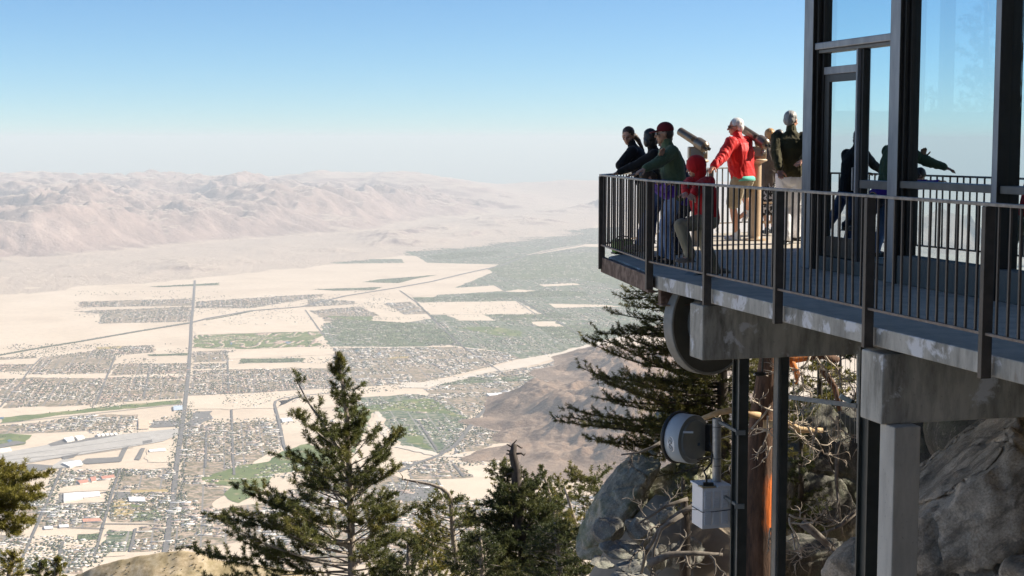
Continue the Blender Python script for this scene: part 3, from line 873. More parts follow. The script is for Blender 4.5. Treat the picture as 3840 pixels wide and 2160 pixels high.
def range_fn(x, y):
    s, al = seg_dist(x, y, FOOT)
    L = al / 1000.
    crest = np.interp(L, [0, 17, 30, 40, 52, 70, 90], [1480, 1480, 1430, 1360, 1200, 780, 430])
    wob = fbm(np.c_[x, y] / 5200, 4, 31)
    s2 = s + 1700 * wob
    base = crest * (1 - np.exp(-np.clip(s2, 0, None) / 4600)) * sm(s2 / 2500)
    # spurs and canyons running down the slope
    er = eroded(np.c_[x, y] / 5200, 9, 41)
    sp2 = fbm(np.c_[al / 1700 + 1.1 * vnoise(np.c_[x, y] / 2600, 71), s / 5200], 4, 43, ridged=True, gain=.5)
    amp = sm(s2 / 3200) * np.where(s2 > 9000, np.exp(-np.clip(s2 - 9000, 0, None) / 14000), 1)
    z = base * .84 + amp * (430 * er + 330 * sp2 + 190 * fbm(np.c_[x, y] / 1300, 6, 51, ridged=True, gain=.62))
    # fans and low badlands in front
    fan = sm((s + 9000) / 9000) * (s < 6000) * (90 + 35 * fbm(np.c_[x, y] / 900, 5, 61, ridged=True)) * sm((3000 - s + 3000) / 6000)
    low = sm((s + 5500) / 2500) * sm((600 - s) / 2500) * np.clip(fbm(np.c_[x, y] / 3800, 3, 63) + .05, 0, 1) * (330 + 260 * fbm(np.c_[x, y] / 700, 5, 62, ridged=True))
    return FLOOR - 25 + np.maximum(z, 0) + np.maximum(fan, 0) * .6 + np.maximum(low, 0)


def back_fn(x, y):
    pk = 380 * np.exp(-((x + 6000) / 2600) ** 2 - ((y - 61000) / 4000) ** 2) + 220 * np.exp(-((x + 3000) / 2500) ** 2 - ((y - 60000) / 4000) ** 2) + 160 * np.exp(-((x + 12000) / 4500) ** 2 - ((y - 61000) / 4000) ** 2)
    base = 900 * sm((y - 53000) / 6500) * sm((4500 - x) / 9000) + (620 + 160 * vnoise(np.c_[x / 7000, y * 0], 88)) * sm((y - 60000) / 6500) * sm((30000 - x) / 9000) * sm((x + 1500) / 5000)
    return FLOOR - 30 + (base + pk) * (1 + .24 * fbm(np.c_[x, y] / 5200, 7, 81, ridged=True, gain=.62) + .07 * vnoise(np.c_[x, y] / 6500, 83)) - 60


def rock_mat(name, c1, c2, c3, scale, bs=5, bd=70, flat=.85):
    m, nt, b = new_mat(name); b.inputs['Roughness'].default_value = .95; b.inputs['Specular IOR Level'].default_value = .1
    n = noise_node(nt, scale, 10, .65); r = ramp(nt, n.outputs['Fac'], [(.3, c1), (.5, c2), (.7, c3)])
    ge = nt.nodes.new("ShaderNodeNewGeometry"); sx_ = nt.nodes.new("ShaderNodeSeparateXYZ"); link(nt, ge.outputs['Normal'], sx_.inputs[0])
    kf = ramp(nt, sx_.outputs['Z'], [(.955, 0), (.992, flat)])          # sand lies where the ground is flat
    link(nt, mixc(nt, kf.outputs[0], r.outputs[0], (.60, .49, .385)), b.inputs['Base Color'])
    nb = noise_node(nt, scale * bs, 8, .7); bump(nt, b, nb.outputs['Fac'], .9, bd)
    return m


M_range = rock_mat("desert mountain rock", (.22, .155, .13), (.34, .245, .205), (.46, .35, .295), .0012, 6, 75)
heightfield("mountains", -26000, 22000, 21000, 60000, 760, 520, range_fn, M_range, "eroded bare desert mountain range across the valley")
heightfield("far_mountains", -34000, 34000, 50000, 71500, 560, 200, back_fn, M_range, "faint far mountain ridge behind the range")

# brown hills at the right of the town
HILLS = [  # crest points (pixel), half width (m), height (m)
    ((1960, 1500), 300, 90), ((2060, 1460), 420, 170), ((2180, 1445), 520, 250), ((2330, 1440), 650, 320), ((2480, 1430), 800, 380), ((2240, 1540), 560, 230), ((2400, 1560), 700, 300),
    ((2060, 1560), 420, 150), ((1950, 1580), 300, 80), ((2650, 1480), 1000, 450), ((1930, 1672), 240, 95), ((2050, 1655), 280, 130), ((2170, 1640), 320, 160), ((2300, 1625), 420, 230), ((1830, 1690), 180, 55),
    ((2300, 1310), 520, 210), ((2420, 1312), 700, 300), ((2230, 1325), 300, 90), ((2420, 1640), 420, 200)]


def hills_fn(x, y):
    h = np.zeros(len(x)); wx = x + 130 * vnoise(np.c_[x, y] / 420, 3); wy = y + 200 * vnoise(np.c_[x, y] / 420, 4)
    for (px, py), wd, ht in HILLS:
        gx, gy = gp(px, py)
        # shift so the crest shows at the surveyed pixel
        k = (ht * .8) / (EYE - FLOOR); gx *= 1 - k; gy *= 1 - k
        q = ((wx - gx) / wd) ** 2 + ((wy - gy) / (wd * 1.25)) ** 2
        h = np.maximum(h, ht * np.exp(-q * .9)) + .12 * ht * np.exp(-q)
    r = 1.6 * eroded(np.c_[x, y] / 800, 8, 21)
    r2 = fbm(np.c_[x, y] / 1100, 3, 25, ridged=True)
    return FLOOR - 14 + h * (.76 + .30 * r + .14 * r2)


M_hill = rock_mat("brown hill rock", (.14, .09, .062), (.24, .16, .11), (.34, .24, .17), .006, 4, 22, .15)
heightfield("brown_hills", -2200, 4200, 9000, 20500, 420, 600, hills_fn, M_hill, "bare brown hills rising out of the town", skirt=4)
# ------------------------------------------------------------------ observation deck
def concrete(name, c1, c2, stain=.5, paint=0, scale=2.5):
    m, nt, b = new_mat(name); b.inputs['Roughness'].default_value = .88
    n = noise_node(nt, scale, 10, .65)
    col = ramp(nt, n.outputs['Fac'], [(.3, c1), (.7, c2)]).outputs[0]
    # water stains: streaks drawn out downwards
    n2 = noise_node(nt, 2.2, 7, .7, stretch=(1.6, 1.6, .35)); k = ramp(nt, n2.outputs['Fac'], [(.42, 0), (.66, stain)])
    col = mixc(nt, k.outputs[0], col, (.10, .098, .085))
    n4 = noise_node(nt, 38, 4, .6); k4 = ramp(nt, n4.outputs['Fac'], [(.64, 0), (.72, .55)])
    col = mixc(nt, k4.outputs[0], col, (.13, .125, .115))
    if paint:
        n3 = noise_node(nt, 3.1, 9, .62, dist=.4); k3 = ramp(nt, n3.outputs['Fac'], [(.55 - .05 * paint, 0), (.61 - .05 * paint, .85)])
        col = mixc(nt, k3.outputs[0], col, (.74, .75, .76))
        n5 = noise_node(nt, 2.7, 7, .6, stretch=(1, 1, .5)); k5 = ramp(nt, n5.outputs['Fac'], [(.63, 0), (.69, .7)])
        col = mixc(nt, k5.outputs[0], col, (.22, .13, .075))
    link(nt, col, b.inputs['Base Color'])
    nb = noise_node(nt, 30, 8, .7); bump(nt, b, nb.outputs['Fac'], .35, .006)
    return m


M_slab = concrete("slab edge concrete", (.42, .405, .355), (.56, .54, .475), .7, .5)
M_beam = concrete("beam concrete", (.44, .42, .36), (.62, .59, .51), .9, -.75, 1.6)
M_deckfloor = concrete("deck floor", (.43, .38, .31), (.54, .48, .40), .4, 0, 1.2)
M_rust = pmat("rusted steel", (.10, .062, .045), (.235, .165, .125), 7, .85, .3, .004, lo=.42, hi=.58)
M_railpaint = pmat("brown rail paint", (.048, .040, .033), (.078, .066, .054), 9, .5, .15, .002)
M_railtop = pmat("worn rail top", (.14, .125, .11), (.27, .255, .24), 14, .42, .1, .002, metallic=.35)  # sky reflection on the top rail put into a paler colour
M_railbot = pmat("worn lower rail", (.15, .11, .085), (.26, .21, .17), 12, .6, .1, .002)
M_steel = pmat("dark green steel", (.030, .036, .033), (.05, .057, .052), 5, .55, .1, .003)
M_steel2 = pmat("grey steel flange", (.14, .15, .145), (.20, .21, .20), 5, .5)
M_galv = pmat("galvanised pipe", (.30, .31, .31), (.44, .45, .45), 18, .45, .1, .001, metallic=.6)

NR = 6.0                                     # railing line
NE = 6.07                                    # slab edge
C1 = W(ufor(2437, NR), NR, 0)
C2 = PZ(2255, 653, 1.07); C2.z = 0
C3 = PZ(2668, 628, 1.07); C3.z = 0
C4 = Vector((5.3, 26.8, 0)); C5 = Vector((6.1, 23.8, 0))
deck = empty("observation_deck", W(12, 8, 0), "concrete observation deck carried on beams and columns over the drop", "deck")
uC1 = un(C1)[0]
OUT = Vector((-1, 0, 0))
near_u = 3.0
poly = [W(near_u, NE, 0), W(uC1 - .12, NE, 0), C2 + Vector((.10, -.02, 0)), C3 + Vector((.05, -.1, 0)), C4 + Vector((0, -.1, 0)), C5, W(18.5, 9.4, 0), W(17.62, 9.4, 0), W(17.62, 17.0, 0), W(near_u, 17, 0)]
mb = MB(); mb.prism([(p.x, p.y) for p in poly][::-1], -.155, 0)
for f in mb.bm.faces:
    f.material_index = 0
mb.bm.normal_update()
bmesh.ops.recalc_face_normals(mb.bm, faces=mb.bm.faces)
for f in mb.bm.faces:
    if f.normal.z > .5: f.material_index = 1
o = mb.build("slab", [M_slab, M_deckfloor], deck, bevel=.012)
# rusty edge channel along the bent corner, rusty beam under the slab
mb = MB()
a, b_ = C1 + N * .03, C2 + N * .03
dd = (b_ - a).normalized(); a = a + dd * .05
mb.bar(a + Vector((0, 0, -.105)), b_ + Vector((0, 0, -.105)), .06, .195)
mb.bar(a + Vector((.03, 0, -.195)), b_ + Vector((.03, 0, -.195)), .10, .012)
mb.build("edge_channel", M_rust, deck, bevel=.004)
mb = MB(); mb.ubox(uC1 - .14, uC1 - .05, NE + .02, 12, -.315, -.158); mb.ubox(uC1 - .19, uC1 + .0, NE + .02, 12, -.33, -.317)
mb.build("steel_joist", M_rust, deck, bevel=.004)
# concrete cantilever beams
ub1 = ufor(2638, NE, 1200); ub2 = ufor(3312, NE, 1450)
for k, ub in enumerate((ub1, ub2)):
    mb = MB(); mb.ubox(ub, ub + .36, NE - .01, 12.5, -.77, -.2)
    if k == 0: mb.ubox(ub + .1, ub + .3, NE + .28, 12.5, -.198, -.16)
    else: mb.ubox(ub + .1, ub + .3, NE + .28, 12.5, -.198, -.16)
    mb.build("concrete_beam", M_beam, deck, bevel=.028)
mb = MB(); mb.tube([W(ub1 + .18, NE + .35, -.25), W(ub1 + .18, NE + .35, -.12)], .05, 16); mb.tube([W(ub1 + .18, NE + .60, -.25), W(ub1 + .18, NE + .60, -.12)], .05, 16)
mb.build("bearing_pipe", M_galv, deck, smooth=False)
# columns
def hcolumn(ua, na, w, d, z0, z1, name="steel_column"):
    mb = MB()
    mb.ubox(ua, ua + d * .12, na, na + w, z0, z1); mb.ubox(ua + d * .88, ua + d, na, na + w, z0, z1)
    mb.ubox(ua + d * .121, ua + d * .879, na + w * .3, na + w * .7, z0, z1)
    mb.build(name, [M_steel], deck)
    return mb


ZB = -9
p = PN(2768, 1600, 6.5); us1, ns1 = un(p)
hcolumn(us1, ns1, .115, .17, ZB, -.771)
s1_u, s1_n = us1, ns1
mb = MB(); mb.ubox(us1 - .012, us1, ns1 - .004, ns1 + .006, ZB, -.78); mb.build("weld_strip", M_steel2, deck)
us2 = ub1 + .06; ns2 = un(PN(2900, 1700, 0.1 + NE))[1]
p = PN(2926, 1700, 7.0)
us2, ns2 = un(p)
hcolumn(us2 + .0, ns2, .085, .2, ZB, -.6)
mb = MB(); mb.ubox(us2 + .02, us2 + .12, ns2 - .03, ns2 - .002, ZB, -.6); mb.build("conduit", M_steel2, deck, bevel=.01)
p = PN(3252, 1800, 6.75); hcolumn(un(p)[0], un(p)[1], .12, .2, ZB, -.772 + .4)
p = PN(3562, 1620, 9.2); hcolumn(un(p)[0], un(p)[1], .16, .22, ZB, -.5)
mb = MB()
p = PN(3350, 1800, NE + .04); uc, nc = un(p)
mb.ubox(uc, uc + .235, nc, nc + .235, ZB, -.771); mb.build("concrete_column", concrete("column concrete", (.50, .475, .415), (.62, .59, .52), .35, 0, 1.2), deck, bevel=.012)
# kerb under the glazing
NF = 8.13                                    # facade plane
uEND = ufor(3012, NF, 500)

# ------------------------------------------------------------------ railings
def picket_mesh(h0, h1, w=.016):
    mb = MB(); mb.box((0, 0, (h0 + h1) / 2), (w, w, h1 - h0)); me = mb.mesh("baluster"); me.materials.append(M_railpaint); return me


PICK = picket_mesh(.165, 1.045)
RZ = math.atan2(-U.x, U.y)


def railing(label, nodes, post_ts, spacing, group, post_down=.16, first=0):
    """nodes: corner points; post_ts: list per segment of post positions (m from its start)"""
    root = empty("railing", nodes[0], label, "railing", group)
    tb, lb = MB(), MB()
    for (a, b), posts in zip(zip(nodes, nodes[1:]), post_ts):
        d = (b - a); L = d.length; d.normalize(); ang = math.atan2(-d.x, d.y); up = Vector((0, 0, 1))
        tb.bar(a + up * 1.058 - d * .02, b + up * 1.058 + d * .02, .052, .024)
        lb.bar(a + up * .155, b + up * .155, .036, .02)
        R = Matrix.Rotation(ang, 3, 'Z')
        for t in posts:
            mb = MB(); c = a + d * t + up * ((1.044 - post_down) / 2)
            mb.box(c, (.082, .05, 1.044 + post_down), R)
            mb.build("post", M_railpaint, root, bevel=.005)
        pp = sorted(list(posts))
        if not pp or pp[0] > spacing: pp = [0] + pp
        if pp[-1] < L - spacing: pp = pp + [L]
        for t0, t1 in zip(pp, pp[1:]):
            n = max(1, round((t1 - t0) / spacing))
            for k in range(1, n):
                o = bpy.data.objects.new("baluster", PICK); COL.objects.link(o)
                o.location = a + d * (t0 + (t1 - t0) * k / n); tilt = RNG.normal(0, .004)
                o.rotation_euler = (RNG.normal(0, .003), tilt, ang)
                set_parent(o, root)
    tb.build("top_rail", M_railtop, root, bevel=.003)
    lb.build("bottom_rail", M_railbot, root, bevel=.003)
    return root


R0 = W(7.0, NR, 0)
R1 = C1
postpx = [3711, 3265, 2924, 2655]
ts = [ufor(x, NR) - 7.0 for x in postpx]
ts = [ts[0] - 2.0] + ts + [uC1 - 7.0]
railing("long brown metal railing of thin upright bars along the walkway", [R0, R1, C2], [ts, [(C2 - C1).length - .05]], .131, "brown bar railings of the deck")
railing("far section of brown bar railing behind the leaning people", [C2 + Vector((.02, .08, 0)), C3, C4], [[1.9, 3.7, (C3 - C2).length - .1], [1.0]], .128, "brown bar railings of the deck")
# ------------------------------------------------------------------ glazed building on the deck
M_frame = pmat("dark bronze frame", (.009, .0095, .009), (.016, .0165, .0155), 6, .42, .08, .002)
M_frame_lit = pmat("weathered grey mullion face", (.22, .235, .25), (.34, .35, .36), 7, .45, .1, .002, metallic=.3, stretch=(1, 1, .25))  # paler frame copy, skylight on the outer faces put into the colour
M_sill = pmat("olive metal sill", (.10, .098, .085), (.15, .145, .13), 6, .45)
M_kerb = concrete("kerb wall", (.115, .11, .098), (.165, .16, .14), .4, 0, 1.5)
M_plaster = pmat("building wall plaster", (.26, .25, .23), (.32, .31, .29), 2, .9)
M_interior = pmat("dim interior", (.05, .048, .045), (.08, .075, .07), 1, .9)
m, nt, b = new_mat("reflective tinted glass"); nt.nodes.remove(b)
gl = nt.nodes.new("ShaderNodeBsdfGlossy"); gl.inputs['Roughness'].default_value = 0; gl.inputs['Color'].default_value = (.70, .83, .87, 1)
tr = nt.nodes.new("ShaderNodeBsdfTransparent"); tr.inputs['Color'].default_value = (.60, .72, .72, 1)
mx = nt.nodes.new("ShaderNodeMixShader"); mx.inputs[0].default_value = .86
link(nt, tr.outputs[0], mx.inputs[1]); link(nt, gl.outputs[0], mx.inputs[2]); link(nt, mx.outputs[0], nt.nodes["Material Output"].inputs['Surface'])
M_glass = m
m, nt, b = new_mat("clear inner glass face"); nt.nodes.remove(b)
tr = nt.nodes.new("ShaderNodeBsdfTransparent"); tr.inputs['Color'].default_value = (.92, .95, .95, 1); link(nt, tr.outputs[0], nt.nodes["Material Output"].inputs['Surface'])
M_glass_in = m

bld = empty("glass_pavilion", W(14, 10, 0), "dark framed building with tall mirror glass windows beside the walkway", "building")
ZT = 4.6                                     # top of the walls
NG = NF + .12                                # glass line, set back behind the fins


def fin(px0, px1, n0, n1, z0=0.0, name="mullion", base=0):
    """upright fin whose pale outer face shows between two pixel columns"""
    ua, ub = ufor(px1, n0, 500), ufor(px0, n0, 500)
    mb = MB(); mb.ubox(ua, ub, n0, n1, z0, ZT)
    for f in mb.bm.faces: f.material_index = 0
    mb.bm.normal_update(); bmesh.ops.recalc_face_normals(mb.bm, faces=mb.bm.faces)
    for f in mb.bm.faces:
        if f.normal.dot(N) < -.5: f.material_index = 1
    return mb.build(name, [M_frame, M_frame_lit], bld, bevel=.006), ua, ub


def pane(ua, ub, z0, z1, parent=None, n=NG):
    mb = MB(); mb.ubox(ua, ub, n, n + .012, z0, z1)
    bmesh.ops.recalc_face_normals(mb.bm, faces=mb.bm.faces)
    mb.bm.normal_update()
    for f in mb.bm.faces: f.material_index = 0 if f.normal.dot(N) < -.5 else 1
    return mb.build("pane", [M_glass, M_glass_in], parent or bld)


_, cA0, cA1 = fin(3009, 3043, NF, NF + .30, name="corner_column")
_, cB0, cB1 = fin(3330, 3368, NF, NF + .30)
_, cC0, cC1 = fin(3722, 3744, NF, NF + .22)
cD1 = cC0 - (cB0 - cC1) * 1.0; cD0 = cD1 - .12
mb = MB(); mb.ubox(cD0, cD1, NF, NF + .3, 0, ZT); mb.build("mullion", M_frame, bld, bevel=.006)
cE1 = cD0 - 1.7; mb = MB(); mb.ubox(cE1 - .12, cE1, NF, NF + .3, 0, ZT); mb.build("mullion", M_frame, bld, bevel=.006)
cF1 = cE1 - 2.0; mb = MB(); mb.ubox(cF1 - .12, cF1, NF, NF + .3, 0, ZT); mb.build("mullion", M_frame, bld, bevel=.006)
# inner dark steps beside the fins
for ue, w in ((cA0, .10), (cB0, .08)):
    mb = MB(); mb.ubox(ue - w, ue - .001, NG - .03, NG + .06, .0, ZT); mb.build("frame_post", M_frame, bld, bevel=.004)
    mb = MB(); mb.ubox(ue - w * .5, ue - .001, NF + .04, NG - .031, .0, ZT); mb.build("frame_post", M_frame, bld, bevel=.004)
# kerb wall and sills
mb = MB(); mb.ubox(near_u, cB1 + .02, NF + .02, NF + .34, 0.001, .30); mb.build("kerb", M_kerb, bld, bevel=.015)
mb = MB(); mb.ubox(cB1 + .021, cA0 - .001, NF + .06, NF + .34, 0.001, .16); mb.build("kerb", M_kerb, bld, bevel=.01)
zs = PN(3600, 690, NF).z
for a, b_ in ((cC1, cB0), (cD1, cC0), (cE1, cD0), (cF1, cE1 - .12)):
    mb = MB(); mb.ubox(a + .001, b_ - .001, NF + .03, NG + .05, zs - .075, zs); mb.build("sill", M_sill, bld, bevel=.008)
    pane(a, b_, .30, zs - .076); pane(a, b_, zs + .001, ZT - .3)
# door bay
zt = PN(3190, 160, NF + .04).z
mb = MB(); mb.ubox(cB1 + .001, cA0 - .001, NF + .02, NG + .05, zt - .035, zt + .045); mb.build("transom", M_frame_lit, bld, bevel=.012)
mb = MB(); mb.ubox(cB1 + .001, cA0 - .001, NF + .05, NG + .04, zt - .075, zt - .037); mb.build("transom", M_sill, bld, bevel=.006)
pane(cB1, cA0, zt + .05, ZT - .3)
um = ufor(3211, NF + .06, 500); um2 = ufor(3234, NF + .1, 500)
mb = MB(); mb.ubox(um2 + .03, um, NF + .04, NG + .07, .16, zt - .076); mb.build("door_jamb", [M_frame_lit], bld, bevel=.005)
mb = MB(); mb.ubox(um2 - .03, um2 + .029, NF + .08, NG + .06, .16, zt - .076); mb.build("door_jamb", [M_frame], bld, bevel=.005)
zsl = PN(3260, 690, NF + .1).z
pane(cB1, um2 - .03, zsl + .04, zt - .076)
mb = MB(); mb.ubox(cB1 + .001, um2 - .031, NF + .06, NG + .05, zsl - .05, zsl + .04); mb.build("sill", M_sill, bld, bevel=.006)
pane(cB1, um2 - .03, .17, zsl - .05)
ud0, ud1 = um + .001, cA0 - .11
zd = PN(3150, 275, NF + .1).z
mb = MB(); mb.ubox(ud0, ud1, NF + .09, NG + .05, zd - .002, zd + .085); mb.build("door_head", M_frame_lit, bld, bevel=.006)
pane(ud0, ud1, zd + .086, zt - .076)
# the door leaf
dr = MB(); dr.ubox(ud0 + .004, ud0 + .07, NG - .02, NG + .03, .17, zd - .004); dr.ubox(ud1 - .12, ud1 - .002, NG - .02, NG + .03, .17, zd - .004)
dr.ubox(ud0 + .0701, ud1 - .1201, NG - .02, NG + .03, zd - .09, zd - .004); dr.ubox(ud0 + .0701, ud1 - .1201, NG - .02, NG + .03, .17, .40)
door = dr.build("door", [M_frame], bld, bevel=.004)
mb = MB(); hu = ud0 + .05; mb.tube([W(hu, NG - .02, .95), W(hu, NG - .07, .95), W(hu, NG - .07, 1.2), W(hu, NG - .02, 1.2)], .011, 8); mb.build("handle", M_galv, door)
pane(ud0 + .07, ud1 - .12, .40, zd - .09, door)
mb = MB(); mb.ubox(cB0, cA1, NF + .02, NF + .45, ZT - .3, ZT); mb.ubox(near_u, cB0 - .001, NF + .02, NF + .45, ZT - .3, ZT); mb.build("fascia", M_frame, bld)
# roof with overhanging eaves, end wall, back wall, interior
mb = MB(); mb.ubox(near_u, cA1 + 2.4, 7.3, 17.25, ZT + .001, ZT + .28); mb.build("roof", M_frame, bld, bevel=.02)
mb = MB(); mb.ubox(near_u, cA1, 17.0, 17.2, .001, ZT); mb.build("wall", M_plaster, bld)
mb = MB(); mb.ubox(near_u - .2, near_u - .001, NF + .3, 17.2, .001, ZT); mb.build("wall", M_plaster, bld)
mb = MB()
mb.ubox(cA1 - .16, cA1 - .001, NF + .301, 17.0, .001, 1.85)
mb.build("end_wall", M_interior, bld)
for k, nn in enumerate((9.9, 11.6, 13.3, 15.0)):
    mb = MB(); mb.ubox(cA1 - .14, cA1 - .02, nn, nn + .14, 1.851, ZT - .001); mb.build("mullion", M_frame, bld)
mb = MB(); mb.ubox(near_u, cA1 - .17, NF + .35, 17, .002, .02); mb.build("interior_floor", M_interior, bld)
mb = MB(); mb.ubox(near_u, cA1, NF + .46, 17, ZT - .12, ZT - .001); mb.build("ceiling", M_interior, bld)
# ------------------------------------------------------------------ conifers
def needle_mat(name, c1, c2, c3):
    m, nt, b = new_mat(name)
    n = noise_node(nt, .9, 5, .6); n2 = noise_node(nt, 14, 2)
    col = ramp(nt, n.outputs['Fac'], [(.32, c1), (.5, c2), (.68, c3)]).outputs[0]
    k = ramp(nt, n2.outputs['Fac'], [(.35, .72), (.7, 1.25)])
    mm = nt.nodes.new("ShaderNodeMix"); mm.data_type = 'RGBA'; mm.blend_type = 'MULTIPLY'; mm.inputs[0].default_value = 1
    link(nt, col, mm.inputs[6]); link(nt, k.outputs[0], mm.inputs[7])
    link(nt, mm.outputs[2], b.inputs['Base Color']); b.inputs['Roughness'].default_value = .55; b.inputs['Specular IOR Level'].default_value = .3
    t = nt.nodes.new("ShaderNodeBsdfTranslucent"); link(nt, mm.outputs[2], t.inputs['Color'])
    mx = nt.nodes.new("ShaderNodeMixShader"); mx.inputs[0].default_value = .36
    link(nt, b.outputs[0], mx.inputs[1]); link(nt, t.outputs[0], mx.inputs[2]); link(nt, mx.outputs[0], nt.nodes["Material Output"].inputs['Surface'])
    return m


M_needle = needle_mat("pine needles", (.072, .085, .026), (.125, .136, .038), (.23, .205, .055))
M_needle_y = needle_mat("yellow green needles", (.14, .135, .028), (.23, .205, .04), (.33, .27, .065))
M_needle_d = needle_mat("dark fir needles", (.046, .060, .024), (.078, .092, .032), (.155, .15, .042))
M_needle_f = needle_mat("olive fir needles", (.075, .08, .026), (.14, .14, .04), (.26, .225, .06))
M_bark = pmat("grey brown bark", (.21, .17, .135), (.40, .345, .29), 14, .9, .6, .02, stretch=(1, 1, .25))
M_barkpale = pmat("bleached limb wood", (.26, .225, .185), (.43, .385, .33), 10, .85, .3, .01)
M_barkdark = pmat("weathered dark wood", (.045, .036, .030), (.10, .082, .068), 12, .9, .5, .01, stretch=(1, 1, .3))


class Conifer:
    def __init__(s, seed=1):
        s.rng = np.random.default_rng(seed); s.wood = MB(); s.V = []; s.n = 0

    def tufts(s, P, D, L, m=18, width=.1, spread=(.25, 1.75), along=.75):
        """needle clusters at points P along directions D"""
        P = np.asarray(P, float); D = np.asarray(D, float); n = len(P)
        if n == 0: return
        D = D / (np.linalg.norm(D, axis=1, keepdims=True) + 1e-9)
        r = s.rng
        a = np.cross(D, r.normal(size=(n, 3))); a /= np.linalg.norm(a, axis=1, keepdims=True) + 1e-9
        b = np.cross(D, a)
        ph = r.uniform(0, 2 * np.pi, (n, m)); th = r.uniform(spread[0], spread[1], (n, m)); ln = L * r.uniform(.6, .95, (n, m)) * r.uniform(.75, 1.2, (n, 1))
        dr = D[:, None] * np.cos(th)[..., None] + (a[:, None] * np.cos(ph)[..., None] + b[:, None] * np.sin(ph)[..., None]) * np.sin(th)[..., None]
        base = P[:, None] - D[:, None] * (r.uniform(0, along, (n, m)) * L)[..., None]
        tip = base + dr * ln[..., None]
        sd = np.cross(dr, r.normal(size=(n, m, 3))); sd /= np.linalg.norm(sd, axis=2, keepdims=True) + 1e-9
        w = (width * L / 2)
        mid = base + dr * ln[..., None] * .35
        s.V.append(np.stack([mid + sd * w, tip, mid - sd * w, base], 2).reshape(-1, 3))
        s.n += n

    def limb(s, p0, d, L, r, nseg=6, up=.15, wig=.08, mi=0, r_end=.25):
        """curved limb polyline"""
        d = Vector(d).normalized(); pts = [Vector(p0)]; st = L / nseg
        for k in range(nseg):
            d = (d + Vector((s.rng.normal(0, wig), s.rng.normal(0, wig), s.rng.normal(0, wig * .7) + up / nseg))).normalized()
            pts.append(pts[-1] + d * st)
        rad = [r * (1 - (1 - r_end) * k / nseg) for k in range(nseg + 1)]
        s.wood.mi = mi
        if r > .003: s.wood.tube(pts, rad, 6 if r > .02 else 4, cap=False)
        return pts

    def bough(s, p0, d, L, r, up=.15, twig_step=.28, twig_len=.35, tuft=.15, bare=.35, m=18, flat=.6, mi=0, step=None, dens=1.0, width=.1, hang=0.):
        """limb with side twigs carrying needle clusters"""
        pts = s.limb(p0, d, L, r, max(4, int(L / .35)), up, .07, mi)
        T, Dn = [], []
        cum = [0]
        for a, b in zip(pts, pts[1:]): cum.append(cum[-1] + (b - a).length)

        def at(t):
            x = t * cum[-1]
            for k in range(len(pts) - 1):
                if x <= cum[k + 1] + 1e-9:
                    f = (x - cum[k]) / (cum[k + 1] - cum[k]); return pts[k].lerp(pts[k + 1], f), (pts[k + 1] - pts[k]).normalized()
            return pts[-1], (pts[-1] - pts[-2]).normalized()
        t = bare; side = 1
        stp = step or tuft * .62
        while t < 1:
            p, dd = at(t)
            sdv = dd.cross(Vector((0, 0, 1)));
            sdv = sdv.normalized() if sdv.length > .05 else Vector((1, 0, 0))
            roll = s.rng.normal(0, 1.0 - flat) ; up2 = sdv.cross(dd)
            tw = (dd * s.rng.uniform(.45, .95) + (sdv * math.cos(roll) + up2 * math.sin(roll)) * side * s.rng.uniform(.7, 1.0) + Vector((0, 0, s.rng.uniform(0, .35) - hang))).normalized()
            ll = twig_len * (1.15 - .65 * t) * s.rng.uniform(.6, 1.25) * min(1, .35 + L * .5)
            tp = s.limb(p, tw, ll, min(r * .35, .012), 3, .25, .12, mi)
            k0 = .25
            nn = max(1, int(ll * (1 - k0) / stp * dens))
            for k in range(nn):
                f = k0 + (1 - k0) * (k + 1) / nn; x = f * 3; i = min(2, int(x)); q = tp[i].lerp(tp[i + 1], min(1, x - i))
                T.append(q); Dn.append((tp[i + 1] - tp[i]).normalized() + Vector(s.rng.normal(0, .25, 3)))
            t += twig_step / max(L, .2) * s.rng.uniform(.6, 1.4); side = -side
        for k in range(max(1, int(L * (1 - bare) * .6 / stp * dens))):
            p, dd = at(1 - (1 - bare) * .6 * s.rng.random()); T.append(p); Dn.append(dd + Vector(s.rng.normal(0, .4, 3)))
        p, dd = at(1.0); T.append(p); Dn.append(dd)
        s.tufts(T, Dn, tuft, m, width)
        return pts

    def build(s, name, label, mats_wood, mat_needle, base, group=None):
        root = empty(name, base, label, "tree", group)
        s.wood.build("trunk", mats_wood, root, smooth=True)
        if s.V:
            V = np.concatenate(s.V); n = len(V) // 4
            mesh_obj("crown", np_mesh("crown", V, np.arange(n * 4, dtype=np.int32), 4), mat_needle, root)
        return root


def path_at(pts, t):
    L = [0]
    for a, b in zip(pts, pts[1:]): L.append(L[-1] + (b - a).length)
    x = t * L[-1]
    for k in range(len(pts) - 1):
        if x <= L[k + 1] + 1e-9:
            return pts[k].lerp(pts[k + 1], (x - L[k]) / (L[k + 1] - L[k]))
    return pts[-1]


